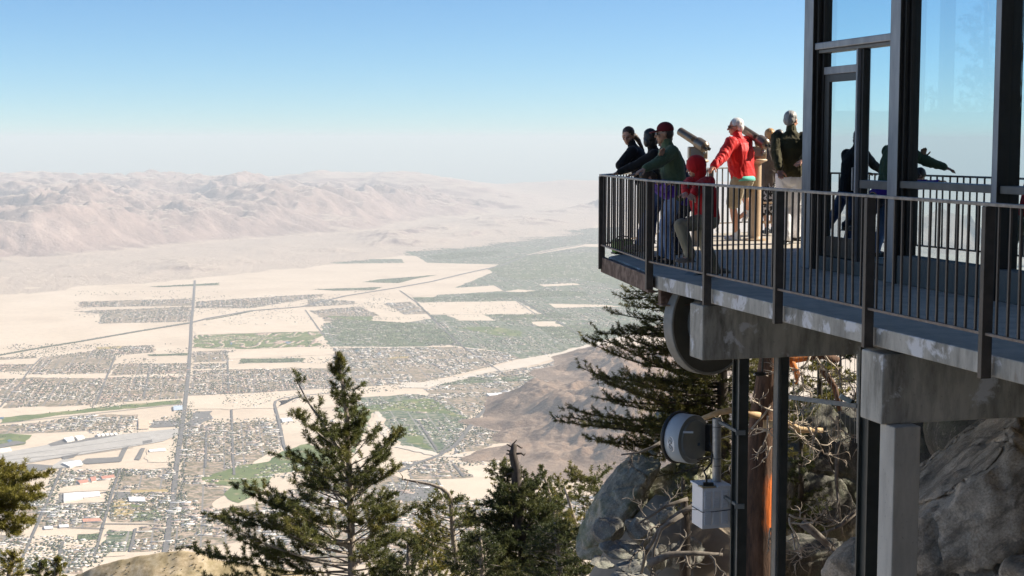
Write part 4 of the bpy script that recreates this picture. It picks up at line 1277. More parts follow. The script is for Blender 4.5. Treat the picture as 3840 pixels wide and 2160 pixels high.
def spire(name, label, D, trunk_px, extra_down, r0, r1, prof, nb, seed, needle, tuft, group=None, elev=(.55, -.05), m=18, wood=None, twig_len=.5, twig_step=.3, top_bare=.03, bare=.3, dens=1., azf=None, width=.1, gap=.0, step=None, flat=.6, hang=0.):
    """conifer whose trunk passes the surveyed pixels at distance D; prof(py) -> (left, right) reach in pixels"""
    T = Conifer(seed); pts = [PY(x, y, D) for x, y in trunk_px]
    ps = pts[-1].z
    pts2 = pts + [pts[-1] + Vector((.1, .2, -extra_down))]
    n = len(pts2); rad = [r1 + (r0 - r1) * (k / (n - 1)) ** .8 for k in range(n)]
    T.wood.mi = 0; T.wood.tube(pts2, rad, 10)
    ppm = FPX / D
    for k in range(nb):
        f = (k + T.rng.random()) / nb
        f = top_bare + (1 - top_bare) * f
        p = path_at(pts, f)
        py = 1080 - FPX * ((p - Vector(CAM)).dot(Vector(_u)) / (p - Vector(CAM)).dot(Vector(_f)))
        l, r = prof(py); az = T.rng.uniform(0, 2 * math.pi) if azf is None else azf(T.rng)
        c = math.cos(az); reach = (l * (1 - c) / 2 + r * (1 + c) / 2) / ppm
        reach *= T.rng.uniform(.62, 1.12)
        if reach < .05 or T.rng.random() < gap: continue
        e = elev[0] + (elev[1] - elev[0]) * f + T.rng.normal(0, .12)
        d = Vector((math.cos(az) * math.cos(e), math.sin(az) * math.cos(e), math.sin(e)))
        br = max(.008, min(.05, reach * .018))
        T.bough(p, d, reach, br, up=.35, twig_step=twig_step, twig_len=min(twig_len, reach * .6), tuft=tuft, bare=bare if reach > .8 else .1, m=m, mi=0 if T.rng.random() < .6 or len(wood) < 2 else 1, dens=dens, width=width, step=step, flat=flat, hang=hang)
    return T, pts, pts2[-1]


def lin(tab):
    ys = [t[0] for t in tab]
    return lambda y: (np.interp(y, ys, [t[1] for t in tab]), np.interp(y, ys, [t[2] for t in tab]))


# --- the tall pine in the middle
T, pts, base = spire("pine_tree", "", 55, [(1258, 1318), (1285, 1440), (1300, 1560), (1309, 1750), (1316, 1950), (1320, 2160)], 7, .17, .03,
                     lin([(1310, 30, 30), (1400, 55, 60), (1500, 65, 85), (1640, 120, 90), (1700, 190, 170), (1790, 260, 205), (1860, 250, 150), (1930, 420, 160), (2000, 500, 190), (2080, 620, 200), (2200, 690, 200)]),
                     125, 5, M_needle, .195, elev=(.75, .06), wood=[1, 2], twig_len=.75, twig_step=.22, m=42, bare=.40, dens=.95, width=.10, gap=.06, step=.14)
# second leader to the left with its own clusters
for chain, L in (([(1309, 1790), (1270, 1690), (1215, 1590), (1170, 1530), (1135, 1470), (1108, 1420)], 0),):
    q = [PY(x, y, 54.6) for x, y in chain]; T.wood.tube(q, [.07, .06, .05, .04, .028, .015], 7)
    for k in range(26):
        f = T.rng.uniform(.12, 1); p = path_at(q, f); az = T.rng.uniform(0, 6.28)
        T.bough(p, (math.cos(az) * .8, math.sin(az) * .8, .75), T.rng.uniform(.25, .8), .012, up=.3, twig_step=.25, twig_len=.4, tuft=.18, bare=.15, m=24, width=.125, dens=.85, step=.12)
# long bare-based limbs
for a, b_ in (((1318, 1868), (1150, 1808)), ((1318, 1868), (1490, 1785)), ((1316, 2058), (1015, 1935)), ((1318, 2115), (1130, 2030)), ((1312, 1770), (1060, 1715)), ((1306, 1700), (1105, 1580)), ((1316, 1950), (1440, 1925)), ((1318, 2120), (1390, 2040)), ((1312, 1800), (1500, 1660)), ((1312, 1810), (1545, 1672)), ((1318, 1990), (1180, 1955)), ((1318, 2010), (1455, 1960)),
             ((1318, 2090), (700, 2105)), ((1318, 2140), (660, 2150)), ((1318, 2040), (790, 1995)), ((1314, 1980), (865, 1925)), ((1318, 2150), (760, 2120)), ((1318, 2030), (900, 2020)), ((1312, 1920), (930, 1865)), ((1318, 2200), (690, 2190)), ((1318, 2120), (880, 2075)), ((1318, 2160), (960, 2130)),
             ((1318, 2040), (1520, 1905)), ((1318, 2100), (1510, 2010)), ((1318, 2170), (1540, 2110)), ((1318, 1900), (1470, 1850)), ((1318, 2180), (1480, 2140)), ((1318, 2080), (1090, 2010)), ((1318, 1985), (1050, 1900)), ((1318, 2200), (1120, 2140))):
    p, q = PY(*a, 55), PY(*b_, 54.2 + T.rng.uniform(-1.5, 1.2)); d = q - p
    T.bough(p, d - Vector((0, 0, .06)), d.length * 1.05, .035, up=.12, twig_step=.2, twig_len=.85, tuft=.20, bare=.36, m=46, mi=1, width=.10, dens=1.15, step=.14)
T.build("pine_tree", "tall dark green pine with a forked pointed top in the middle of the view", [M_bark, M_barkpale], M_needle, base)

# --- bent tree right of it
T, pts, base = spire("pine_tree", "", 60, [(1690, 1868), (1694, 1930), (1700, 2020), (1712, 2100), (1722, 2200)], 7, .13, .08,
                     lin([(1860, 30, 40), (1920, 130, 110), (2000, 200, 130), (2080, 160, 120), (2200, 150, 140)]), 46, 8, M_needle, .19, elev=(.3, 0), wood=[1, 2], twig_len=.7, twig_step=.3, m=24, bare=.35, gap=.1, dens=1., width=.16, step=.12)
q = [PY(x, y, 60) for x, y in [(1690, 1875), (1680, 1850), (1655, 1830), (1610, 1815), (1560, 1806), (1510, 1798)]]; T.wood.tube(q, [.10, .09, .08, .06, .05, .03], 8)
for a, b_, c in (((1692, 1900), (1610, 1852), 1), ((1560, 1806), (1575, 1845), 0), ((1510, 1800), (1560, 1772), 0), ((1530, 1800), (1505, 1850), 0), ((1695, 1940), (1590, 1890), 1), ((1698, 1990), (1560, 1930), 1), ((1705, 2080), (1760, 2040), 1), ((1700, 2010), (1790, 1960), 1)):
    p, e = PY(*a, 60), PY(*b_, 59.5)
    if c: T.bough(p, e - p, (e - p).length, .03, up=.1, twig_step=.25, twig_len=.5, tuft=.19, bare=.3, m=24, width=.15, dens=1., step=.12)
    else: T.limb(p, e - p, (e - p).length, .03, 5, .1, .2)
T.build("pine_tree", "thin pine with a bare bent top limb beside the tall pine", [M_bark, M_barkpale], M_needle, base)

# --- snag topped tree
T, pts, base = spire("pine_tree", "", 52, [(1930, 1665), (1922, 1700), (1936, 1760), (1938, 1850), (1950, 1960), (1968, 2060), (1990, 2180)], 7, .30, .085,
                     lin([(1760, 0, 0), (1785, 90, 60), (1830, 130, 100), (1900, 150, 150), (1960, 180, 180), (2050, 220, 190), (2200, 260, 190)]), 135, 12, M_needle_d, .17, elev=(.1, -.1), wood=[1], twig_len=.7, twig_step=.2, m=24, top_bare=.2, bare=.2, dens=1., width=.16, gap=.05, step=.11, hang=.15)
for ch, r in (([(1925, 1688), (1920, 1670), (1938, 1650)], .05), ([(1924, 1680), (1905, 1668), (1900, 1666)], .035), ([(1926, 1680), (1940, 1670), (1955, 1680), (1960, 1679)], .04), ([(1932, 1695), (1905, 1690), (1900, 1688)], .04),
              ([(1934, 1712), (1915, 1704), (1898, 1702)], .06), ([(1936, 1702), (1955, 1700), (1965, 1708), (1970, 1700)], .045), ([(1936, 1775), (1910, 1776), (1885, 1790), (1870, 1805)], .05), ([(1938, 1740), (1950, 1735)], .03)):
    T.wood.tube([PY(x, y, 52) for x, y in ch], [r * (1 - .6 * k / (len(ch) - 1)) for k in range(len(ch))], 6)
T.build("pine_tree", "dark pine with a bare twisted snag top above its crown", [M_barkdark], M_needle_d, base)

# --- yellowish crown behind the snag, thin pines at its right
def small_pine(label, D, tp, prof, nb, seed, needle, tuft=.16, wood=None, group=None, **kw):
    T, pts, base = spire("pine_tree", "", D, tp, 8, kw.pop('r0', .1), kw.pop('r1', .03), lin(prof), nb, seed, needle, tuft, wood=wood or [1], twig_len=.6, twig_step=.22, m=24, width=.16, step=.12, **kw)
    return T.build("pine_tree", label, (wood and [M_bark, M_barkpale]) or [M_bark], needle, base, group)


small_pine("yellow green flat crowned pine just behind the snag topped pine", 72, [(1900, 1722), (1905, 1800), (1905, 1900), (1910, 2180)], [(1715, 70, 40), (1740, 90, 40), (1800, 70, 60), (1900, 90, 90), (2200, 200, 200)], 40, 15, M_needle_y, .17, elev=(.15, 0), bare=.2, gap=.1)
small_pine("slim pine with a pale leaning trunk left of the big boulder", 46, [(2118, 1830), (2140, 1900), (2162, 1980), (2180, 2060), (2190, 2180)], [(1800, 30, 30), (1850, 90, 90), (1950, 60, 110), (2050, 120, 80), (2200, 100, 60)], 26, 16, M_needle, .14, wood=[1, 2], elev=(.4, 0), bare=.35, gap=.2)
small_pine("bushy pine top peeping over the slope next to the boulder", 58, [(2230, 1775), (2240, 1830), (2245, 1900), (2250, 2100)], [(1760, 25, 60), (1790, 130, 110), (1850, 170, 80), (1900, 120, 60), (2200, 60, 60)], 46, 17, M_needle, .16, elev=(.3, .0), bare=.15)
small_pine("narrow pine with two thin tops right of the snag", 62, [(2030, 1742), (2045, 1800), (2075, 1900), (2080, 2150)], [(1735, 14, 14), (1780, 30, 50), (1830, 45, 75), (1900, 60, 100), (2200, 120, 120)], 42, 18, M_needle, .15, elev=(.7, .1), bare=.15)
small_pine("pale yellow green pine low between the snag and the slim pine", 80, [(2100, 1830), (2105, 1900), (2110, 2000), (2110, 2180)], [(1825, 40, 40), (1860, 90, 100), (1940, 130, 130), (2200, 180, 170)], 46, 19, M_needle_y, .2, elev=(.2, 0), bare=.1)
small_pine("yellow green young pine under the bent pine", 66, [(1620, 1960), (1622, 2040), (1625, 2200)], [(1955, 20, 20), (2000, 80, 90), (2100, 150, 130), (2200, 190, 150)], 40, 20, M_needle_y, .17, elev=(.5, 0), bare=.1)
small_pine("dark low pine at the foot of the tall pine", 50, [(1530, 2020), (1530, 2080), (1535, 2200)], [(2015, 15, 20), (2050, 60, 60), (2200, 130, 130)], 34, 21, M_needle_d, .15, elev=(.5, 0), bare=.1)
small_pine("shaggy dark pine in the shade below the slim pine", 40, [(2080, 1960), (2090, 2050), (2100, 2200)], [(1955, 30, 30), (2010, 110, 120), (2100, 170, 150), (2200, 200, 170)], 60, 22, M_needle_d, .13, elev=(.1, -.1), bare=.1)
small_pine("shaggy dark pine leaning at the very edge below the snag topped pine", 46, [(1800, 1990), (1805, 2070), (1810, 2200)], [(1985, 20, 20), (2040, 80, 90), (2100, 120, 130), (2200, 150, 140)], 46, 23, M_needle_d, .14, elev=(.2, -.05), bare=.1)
# left edge trees
T = Conifer(31); tr_ = [PY(-160, 1500, 26), PY(-150, 1900, 26), PY(-140, 2400, 26)]; T.wood.tube(tr_ + [tr_[-1] + Vector((0, 0, -4))], [.07, .11, .15, .2], 9)
for a, b_ in (((-150, 1800), (40, 1745)), ((-150, 1830), (140, 1760)), ((-150, 1850), (150, 1830)), ((-150, 1880), (160, 1845)), ((-150, 1900), (110, 1900)), ((-150, 1880), (130, 1930)), ((-150, 1930), (60, 1960)), ((-150, 1950), (10, 1990)), ((-150, 1770), (10, 1735)), ((-150, 1840), (90, 1790)), ((-150, 1860), (60, 1860)), ((-150, 1900), (30, 1930)), ((-150, 1800), (100, 1775)), ((-150, 1860), (165, 1800)), ((-150, 1890), (150, 1880)), ((-150, 1910), (120, 1960)), ((-150, 1920), (90, 1985)), ((-150, 1830), (70, 1830)), ((-150, 1780), (20, 1765)), ((-150, 1900), (70, 1895))):
    p, q = PY(*a, 26), PY(*b_, 25.6 + T.rng.uniform(-.5, .7)); d = q - p
    T.bough(p, d + Vector((0, 0, .05)), d.length, .016, up=-.1, twig_step=.05, twig_len=.32, tuft=.10, bare=.25, m=26, width=.13, dens=1.3, mi=1)
T.build("pine_tree", "sunlit yellow green pine bough reaching in from the edge above the town", [M_bark, M_barkpale], M_needle_y, tr_[-1] + Vector((0, 0, -4)))
small_pine("small yellow green pine tip in the corner under the sunlit bough", 34, [(48, 2070), (40, 2120), (30, 2220)], [(2065, 14, 14), (2100, 60, 45), (2140, 100, 60), (2200, 140, 60)], 40, 33, M_needle_y, .1, elev=(.5, .1), bare=.1)
small_pine("small round green pine tip on the bare ridge side of the corner", 38, [(215, 2095), (212, 2130), (210, 2220)], [(2090, 12, 12), (2120, 35, 35), (2200, 60, 60)], 34, 34, M_needle_y, .11, elev=(.5, .1), bare=.1)
small_pine("lowest small pine tip between the two corner tips", 40, [(150, 2105), (150, 2130), (150, 2220)], [(2100, 12, 12), (2130, 40, 30), (2200, 60, 50)], 26, 35, M_needle, .11, elev=(.5, .1), bare=.1)

# --- layered fir behind the drum antenna
T = Conifer(41); D = 24.5
tr_ = [PY(2700, 900, D), PY(2705, 1200, D), PY(2712, 1600, D), PY(2720, 2200, D)]; T.wood.tube(tr_ + [tr_[-1] + Vector((0, 0, -3))], [.03, .06, .10, .14, .17], 9)
LAY = [((2700, 1015), (2355, 1035)), ((2700, 1050), (2375, 1080)), ((2700, 1100), (2345, 1105)), ((2700, 1150), (2345, 1140)), ((2700, 1190), (2300, 1178)), ((2702, 1240), (2262, 1222)), ((2705, 1330), (2226, 1292)), ((2705, 1395), (2172, 1388)),
       ((2705, 1430), (2300, 1372)), ((2708, 1480), (2172, 1442)), ((2708, 1520), (2178, 1475)), ((2710, 1560), (2142, 1530)), ((2710, 1600), (2152, 1568)), ((2712, 1640), (2102, 1648)), ((2712, 1560), (2260, 1500)), ((2712, 1680), (2240, 1660)), ((2712, 1480), (2350, 1500)), ((2705, 1300), (2380, 1290)), ((2700, 1210), (2420, 1240)), ((2712, 1440), (2450, 1420)), ((2712, 1560), (2420, 1570))]
LAY2 = LAY + [((a[0], a[1] + 22), (b_[0] + 60 + 14 * (k % 5), b_[1] + 18 + 5 * (k % 3))) for k, (a, b_) in enumerate(LAY)]
for k, (a, b_) in enumerate(LAY2):
    p, q = PY(*a, D), PY(*b_, D + (T.rng.uniform(-1.0, .6) if k < len(LAY) else T.rng.uniform(-.6, 1.4))); d = q - p
    T.bough(p, d + Vector((0, 0, -.22)), d.length * 1.03, .022, up=.28, twig_step=.075, twig_len=.40, tuft=.075, bare=.06, m=24, flat=.74, width=.11, dens=1., step=.055)
for k in range(150):
    f = T.rng.uniform(.02, .68); p = path_at(tr_, f); az = T.rng.uniform(0, 6.28); e = T.rng.normal(.0, .12)
    L = T.rng.uniform(.6, 1.5) * (.6 + f)
    T.bough(p, (math.cos(az), math.sin(az), e), L, .016, up=.25, twig_step=.09, twig_len=.32, tuft=.075, bare=.1, m=24, flat=.72, width=.11, dens=1., step=.06)
T.build("fir_tree", "layered fir with flat spreading boughs behind the drum antenna", [M_barkdark, M_barkpale], M_needle_f, tr_[-1] + Vector((0, 0, -3)))

# lit forest edge further right behind the columns
def bush_tree(label, D, px, py0, py1, wpx, seed, needle, nb=40, tuft=.07):
    T = Conifer(seed); tp = [PY(px, py0, D), PY(px + 5, (py0 + py1) / 2, D), PY(px + 10, py1, D)]; T.wood.tube(tp + [tp[-1] + Vector((0, 0, -3))], [.02, .05, .08, .1], 8)
    for k in range(nb):
        f = T.rng.uniform(.02, .95); p = path_at(tp, f); az = T.rng.uniform(0, 6.28); L = wpx * D / FPX * T.rng.uniform(.5, 1.05) * (.5 + .5 * f)
        T.bough(p, (math.cos(az), math.sin(az), T.rng.normal(.05, .15)), L, .014, up=.2, twig_step=.1, twig_len=.3, tuft=tuft * 1.25, bare=.12, m=20, flat=.6, width=.17, step=tuft)
    return T.build("fir_tree", label, [M_barkdark], needle, tp[-1] + Vector((0, 0, -3)))


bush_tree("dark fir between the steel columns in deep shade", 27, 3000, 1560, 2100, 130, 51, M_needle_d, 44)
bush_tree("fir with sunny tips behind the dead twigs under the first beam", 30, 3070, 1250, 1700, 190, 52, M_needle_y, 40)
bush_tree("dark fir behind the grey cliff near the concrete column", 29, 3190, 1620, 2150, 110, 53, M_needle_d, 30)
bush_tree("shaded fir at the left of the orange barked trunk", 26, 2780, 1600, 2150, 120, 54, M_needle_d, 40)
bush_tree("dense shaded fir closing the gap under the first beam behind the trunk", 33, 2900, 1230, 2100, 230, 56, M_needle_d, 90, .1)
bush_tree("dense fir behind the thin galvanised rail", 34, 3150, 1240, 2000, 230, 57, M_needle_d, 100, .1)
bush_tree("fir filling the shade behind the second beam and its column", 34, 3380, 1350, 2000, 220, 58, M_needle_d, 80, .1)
bush_tree("small fir shoot in front of the mossy boulder", 22.5, 2560, 1790, 1960, 60, 55, M_needle_d, 12, .06)

# --- big trunk with a sunlit orange strip painted in the bark
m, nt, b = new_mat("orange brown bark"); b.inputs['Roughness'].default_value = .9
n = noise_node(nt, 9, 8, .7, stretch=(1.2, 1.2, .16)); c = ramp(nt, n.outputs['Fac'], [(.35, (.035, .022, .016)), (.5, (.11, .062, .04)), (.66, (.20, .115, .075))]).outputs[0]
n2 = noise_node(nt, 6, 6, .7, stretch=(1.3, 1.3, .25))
# sunlight on the bark, painted in as bright orange patches
def sun_patch(px, py, rad, c_in, c):
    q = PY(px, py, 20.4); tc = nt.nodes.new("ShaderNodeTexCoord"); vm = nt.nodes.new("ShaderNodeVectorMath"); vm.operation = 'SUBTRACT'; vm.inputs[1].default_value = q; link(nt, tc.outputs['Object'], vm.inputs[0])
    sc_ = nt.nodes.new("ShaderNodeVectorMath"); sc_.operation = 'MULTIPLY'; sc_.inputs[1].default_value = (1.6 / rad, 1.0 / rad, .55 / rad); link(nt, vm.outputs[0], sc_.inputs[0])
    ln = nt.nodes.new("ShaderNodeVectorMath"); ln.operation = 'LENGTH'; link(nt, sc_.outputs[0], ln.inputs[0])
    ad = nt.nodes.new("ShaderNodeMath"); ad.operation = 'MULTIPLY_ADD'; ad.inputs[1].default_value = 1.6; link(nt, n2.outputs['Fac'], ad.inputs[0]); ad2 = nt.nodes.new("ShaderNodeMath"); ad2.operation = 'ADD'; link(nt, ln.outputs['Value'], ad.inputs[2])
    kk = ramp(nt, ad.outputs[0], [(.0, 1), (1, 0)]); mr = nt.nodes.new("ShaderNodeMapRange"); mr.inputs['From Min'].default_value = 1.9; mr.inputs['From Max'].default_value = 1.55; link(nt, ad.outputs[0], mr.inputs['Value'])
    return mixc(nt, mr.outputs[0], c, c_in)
c = sun_patch(2898, 1885, .27, (.66, .16, .025), c); c = sun_patch(2975, 1335, .40, (.60, .23, .07), c)
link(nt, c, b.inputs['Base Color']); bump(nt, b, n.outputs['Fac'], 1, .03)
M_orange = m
D = 20.5
T = Conifer(61)
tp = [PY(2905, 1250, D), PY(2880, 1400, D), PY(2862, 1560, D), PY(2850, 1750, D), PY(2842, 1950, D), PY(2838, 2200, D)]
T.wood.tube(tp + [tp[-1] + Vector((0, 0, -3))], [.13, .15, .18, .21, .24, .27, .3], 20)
T.wood.tube([PY(2885, 1330, D), PY(2970, 1340, D + .1), PY(3080, 1325, D + .2), PY(3140, 1350, D + .3)], [.10, .085, .07, .05], 10)
T.wood.tube([PY(2965, 1350, D + .1), PY(2990, 1400, D - .1), PY(2985, 1440, D - .1)], [.05, .04, .02], 8)
T.wood.tube([PY(3080, 1380, D + .3), PY(3130, 1450, D + .3), PY(3150, 1540, D + .3)], [.05, .04, .03], 8)
for ch, r in (([(2850, 1560), (2760, 1535), (2690, 1548), (2620, 1575)], .05), ([(2862, 1590), (2960, 1592), (3000, 1612), (3085, 1614)], .055)):
    T.wood.mi = 1; T.wood.tube([PY(x, y, D - .2) for x, y in ch], [r, r * .9, r * .8, r * .6], 9); T.wood.mi = 0
T.wood.build_done = True
root = empty("conifer_trunk", tp[-1] + Vector((0, 0, -3)), "thick orange barked trunk standing between the steel columns", "tree")
T.wood.build("trunk", [M_orange, pmat("sunny stripped branch", (.42, .27, .13), (.62, .45, .26), 8, .8)], root, smooth=True)  # sun on the two side branches put into a pale orange colour

# --- dead curly twigs
def curly(T, p, d, L, r, depth):
    n = 6; pts = [Vector(p)]; d = Vector(d).normalized(); curl = Vector(T.rng.normal(0, .22, 3))
    for k in range(n):
        d = (d + curl * .45 + Vector(T.rng.normal(0, .27, 3))).normalized(); pts.append(pts[-1] + d * L / n)
    T.wood.tube(pts, [r * (1 - .72 * k / n) for k in range(n + 1)], 5)
    if depth > 0:
        for k in range(T.rng.integers(3, 6)):
            i = T.rng.integers(1, n + 1); dd = (pts[i] - pts[i - 1]).normalized() + Vector(T.rng.normal(0, .75, 3))
            curly(T, pts[i], dd, L * T.rng.uniform(.4, .65), r * .62, depth - 1)


M_twig = pmat("pale dead twig", (.33, .27, .21), (.52, .45, .37), 20, .85)
TW = [("pale tangle of dead twigs hanging under the first beam by the big column", [((3040, 1330), (3010, 1420)), ((3060, 1340), (3120, 1400)), ((3090, 1330), (3180, 1420)), ((3010, 1400), (2990, 1480)), ((2980, 1420), (3020, 1520)), ((3150, 1380), (3190, 1480))], .9),
      ("pale curly dead twigs hanging left of the second steel column", [((2905, 1500), (2870, 1640)), ((2890, 1520), (2850, 1700)), ((2880, 1560), (2880, 1660)), ((2905, 1540), (2840, 1580))], .9),
      ("curly dead twigs sticking out of the shade below the thin wires", [((2960, 1600), (3050, 1650)), ((3030, 1600), (3060, 1730)), ((3140, 1560), (3160, 1640)), ((3110, 1560), (3180, 1620)), ((3060, 1600), (3080, 1680))], .85),
      ("lowest pale tangle of dead twigs between the steel columns", [((2960, 1930), (3020, 2000)), ((2960, 1940), (2990, 2060)), ((2970, 2000), (3040, 2080)), ((2890, 1980), (2850, 2060)), ((2960, 1960), (3060, 1990))], .9)]
for lab, ch, sc in TW:
    T = Conifer(hash(lab) % 1000 if False else 70 + len(lab)); Dt = 19.6
    for a, b_ in ch:
        p, q = PY(*a, Dt), PY(*b_, Dt + T.rng.uniform(-.25, .25)); d = q - p
        curly(T, p, d, d.length * 1.25, .016, 2)
    o = T.wood.build("dead_twigs", M_twig, None, smooth=True); tag(o, lab, "twigs", "dead twig tangles on the old trunk")
# dead limbs over the rocks
M_deadlimb = pmat("grey dead limb", (.11, .095, .08), (.24, .21, .18), 9, .9, .4, .01)
LB = [("dead limb arching down over the rocks below the white cabinet", [(2640, 1880), (2540, 1930), (2470, 1990), (2420, 2080), (2400, 2170)], .05, 21.5), ("dead limb hanging straight down in front of the grey slabs", [(2560, 1930), (2480, 1980), (2452, 2060), (2440, 2170)], .035, 21.3),
      ("thick broken log lying under the white cabinet", [(2430, 2115), (2510, 2080), (2600, 2075), (2710, 2080)], .062, 21.2), ("thin dead branch across the mossy boulder", [(2580, 1870), (2490, 1900), (2440, 1935), (2390, 1965)], .03, 21.6),
      ("bleached snag branch at the edge of the mossy boulder", [(2485, 1655), (2440, 1680), (2390, 1698), (2330, 1705)], .028, 23), ("slender dead stem rising beside the grey cliff", [(3140, 1660), (3136, 1800), (3145, 1900), (3160, 2010)], .035, 23.5),
      ("dark fallen limb at the base of the cliff", [(3010, 1960), (3080, 2020), (3140, 2080), (3190, 2150)], .07, 22.5), ("grey fallen branch running down right of the twigs", [(3220, 1910), (3150, 1975), (3080, 2000)], .04, 23)]
for k, (lab, ch, r, D_) in enumerate(LB):
    T = Conifer(200 + k); q = [PY(x, y, D_) for x, y in ch]; n = len(q)
    T.wood.tube(q, [r * (1 - .6 * i / (n - 1)) for i in range(n)], 8)
    for i in range(4):
        p = path_at(q, T.rng.uniform(.3, .95)); curly(T, p, Vector(T.rng.normal(0, 1, 3)) + Vector((-.4, 0, -.2)), T.rng.uniform(.25, .6), r * .35, 1)
    o = T.wood.build("dead_branch", M_deadlimb, None, smooth=True); tag(o, lab, "branch", "dead branches among the rocks")
for k, (x_, y_, h_) in enumerate(((9.8, 24.0, 8.6), (11.0, 25.2, 10.2), (9.4, 28.3, 11.0))):     # unseen pines added beside the deck to shade the rocks
    T = Conifer(300 + k); b0 = Vector((x_, y_, -6.2 + .5 * (x_ - 5) - .36 * (y_ - 16) - .5)); T.wood.tube([b0, b0 + Vector((0, 0, h_ * .5)), b0 + Vector((.1, 0, h_))], [.2, .14, .03], 8)
    for j in range(70):
        f = .12 + .86 * j / 70; az = T.rng.uniform(0, 6.28); L = (1 - f) * 2.6 + .5
        T.bough(b0 + Vector((0, 0, h_ * f)), (math.cos(az), math.sin(az), T.rng.normal(.05, .1)), L * T.rng.uniform(.7, 1.1), .02, up=.2, twig_step=.2, twig_len=.6, tuft=.17, bare=.15, m=20, width=.16, step=.13)
    T.build("pine_tree", ["broad pine beside the far corner of the deck", "taller pine on the slope right of the deck corner", "tallest pine on the slope beyond the deck corner"][k], [M_bark], M_needle, b0)
# tall pine beyond the building, seen through its glazing
T, pts, base = spire("pine_tree", "", 42, [(3700, -60), (3700, 200), (3705, 500), (3705, 800)], 6, .2, .04, lin([(-60, 30, 30), (100, 110, 110), (300, 190, 190), (500, 240, 230), (900, 260, 260)]), 70, 72, M_needle, .2, elev=(.3, -.05), wood=[1], twig_len=.8, twig_step=.3, m=22, bare=.25, width=.16, step=.16)
T.build("pine_tree", "tall pine beyond the building showing faintly through its glass", [M_bark], M_needle, base)
# ------------------------------------------------------------------ rocks and slope
def granite(name, c1, c2, moss=0, dark=.5, veins=True, streak=None):
    m, nt, b = new_mat(name); b.inputs['Roughness'].default_value = .92; b.inputs['Specular IOR Level'].default_value = .2
    n = noise_node(nt, 1.7, 12, .68); col = ramp(nt, n.outputs['Fac'], [(.32, tuple(x * .6 for x in c1)), (.48, c1), (.66, c2)]).outputs[0]
    n2 = noise_node(nt, 45, 4, .7); k2 = ramp(nt, n2.outputs['Fac'], [(.36, (.55, .55, .55)), (.62, (1.15, 1.15, 1.15))])
    mm = nt.nodes.new("ShaderNodeMix"); mm.data_type = 'RGBA'; mm.blend_type = 'MULTIPLY'; mm.inputs[0].default_value = .8
    link(nt, col, mm.inputs[6]); link(nt, k2.outputs[0], mm.inputs[7]); col = mm.outputs[2]
    n3 = noise_node(nt, 1.1, 7, .65, stretch=(1, 1, .5), dist=.6); k3 = ramp(nt, n3.outputs['Fac'], [(.52, 0), (.68, dark)]); col = mixc(nt, k3.outputs[0], col, (.05, .047, .04))
    if veins:
        n5 = noise_node(nt, .9, 6, .6, dist=1.5); k5 = ramp(nt, n5.outputs['Fac'], [(.488, 0), (.5, .5), (.512, 0)]); col = mixc(nt, k5.outputs[0], col, (.42, .37, .31))
    if streak:                                # shade of the furrows painted in as dark streaks
        a = math.atan2(streak[2], streak[0]); tc = nt.nodes.new("ShaderNodeTexCoord"); mp = nt.nodes.new("ShaderNodeMapping"); mp.inputs['Rotation'].default_value = (0, a, 0); mp2 = nt.nodes.new("ShaderNodeMapping"); mp2.inputs['Scale'].default_value = (7, 4, 1.6)
        link(nt, tc.outputs['Object'], mp.inputs[0]); link(nt, mp.outputs[0], mp2.inputs[0]); nz = nt.nodes.new("ShaderNodeTexNoise"); nz.inputs['Scale'].default_value = 1; nz.inputs['Detail'].default_value = 8; nz.inputs['Roughness'].default_value = .65; link(nt, mp2.outputs[0], nz.inputs['Vector'])
        ks = ramp(nt, nz.outputs['Fac'], [(.50, 0), (.58, .6)]); col = mixc(nt, ks.outputs[0], col, (.10, .09, .075))
    if moss:
        n4 = noise_node(nt, 2.1, 7, .65); k4 = ramp(nt, n4.outputs['Fac'], [(.47, 0), (.6, moss)]); col = mixc(nt, k4.outputs[0], col, (.13, .16, .085))
    link(nt, col, b.inputs['Base Color'])
    nb = noise_node(nt, 9, 10, .72); bump(nt, b, nb.outputs['Fac'], .8, .03)
    return m


M_gran = granite("tan granite", (.42, .37, .305), (.62, .555, .47), 0, .6, streak=(-.66, 0, .74))
M_granmoss = granite("mossy granite", (.36, .345, .285), (.54, .52, .44), .7)
M_granblue = granite("pale fractured granite", (.24, .235, .215), (.37, .36, .33), .25, .4)
M_cliff = granite("shaded cliff granite", (.13, .125, .11), (.23, .22, .19), .25, .6)  # darker granite copy, deeper shade put into the colour


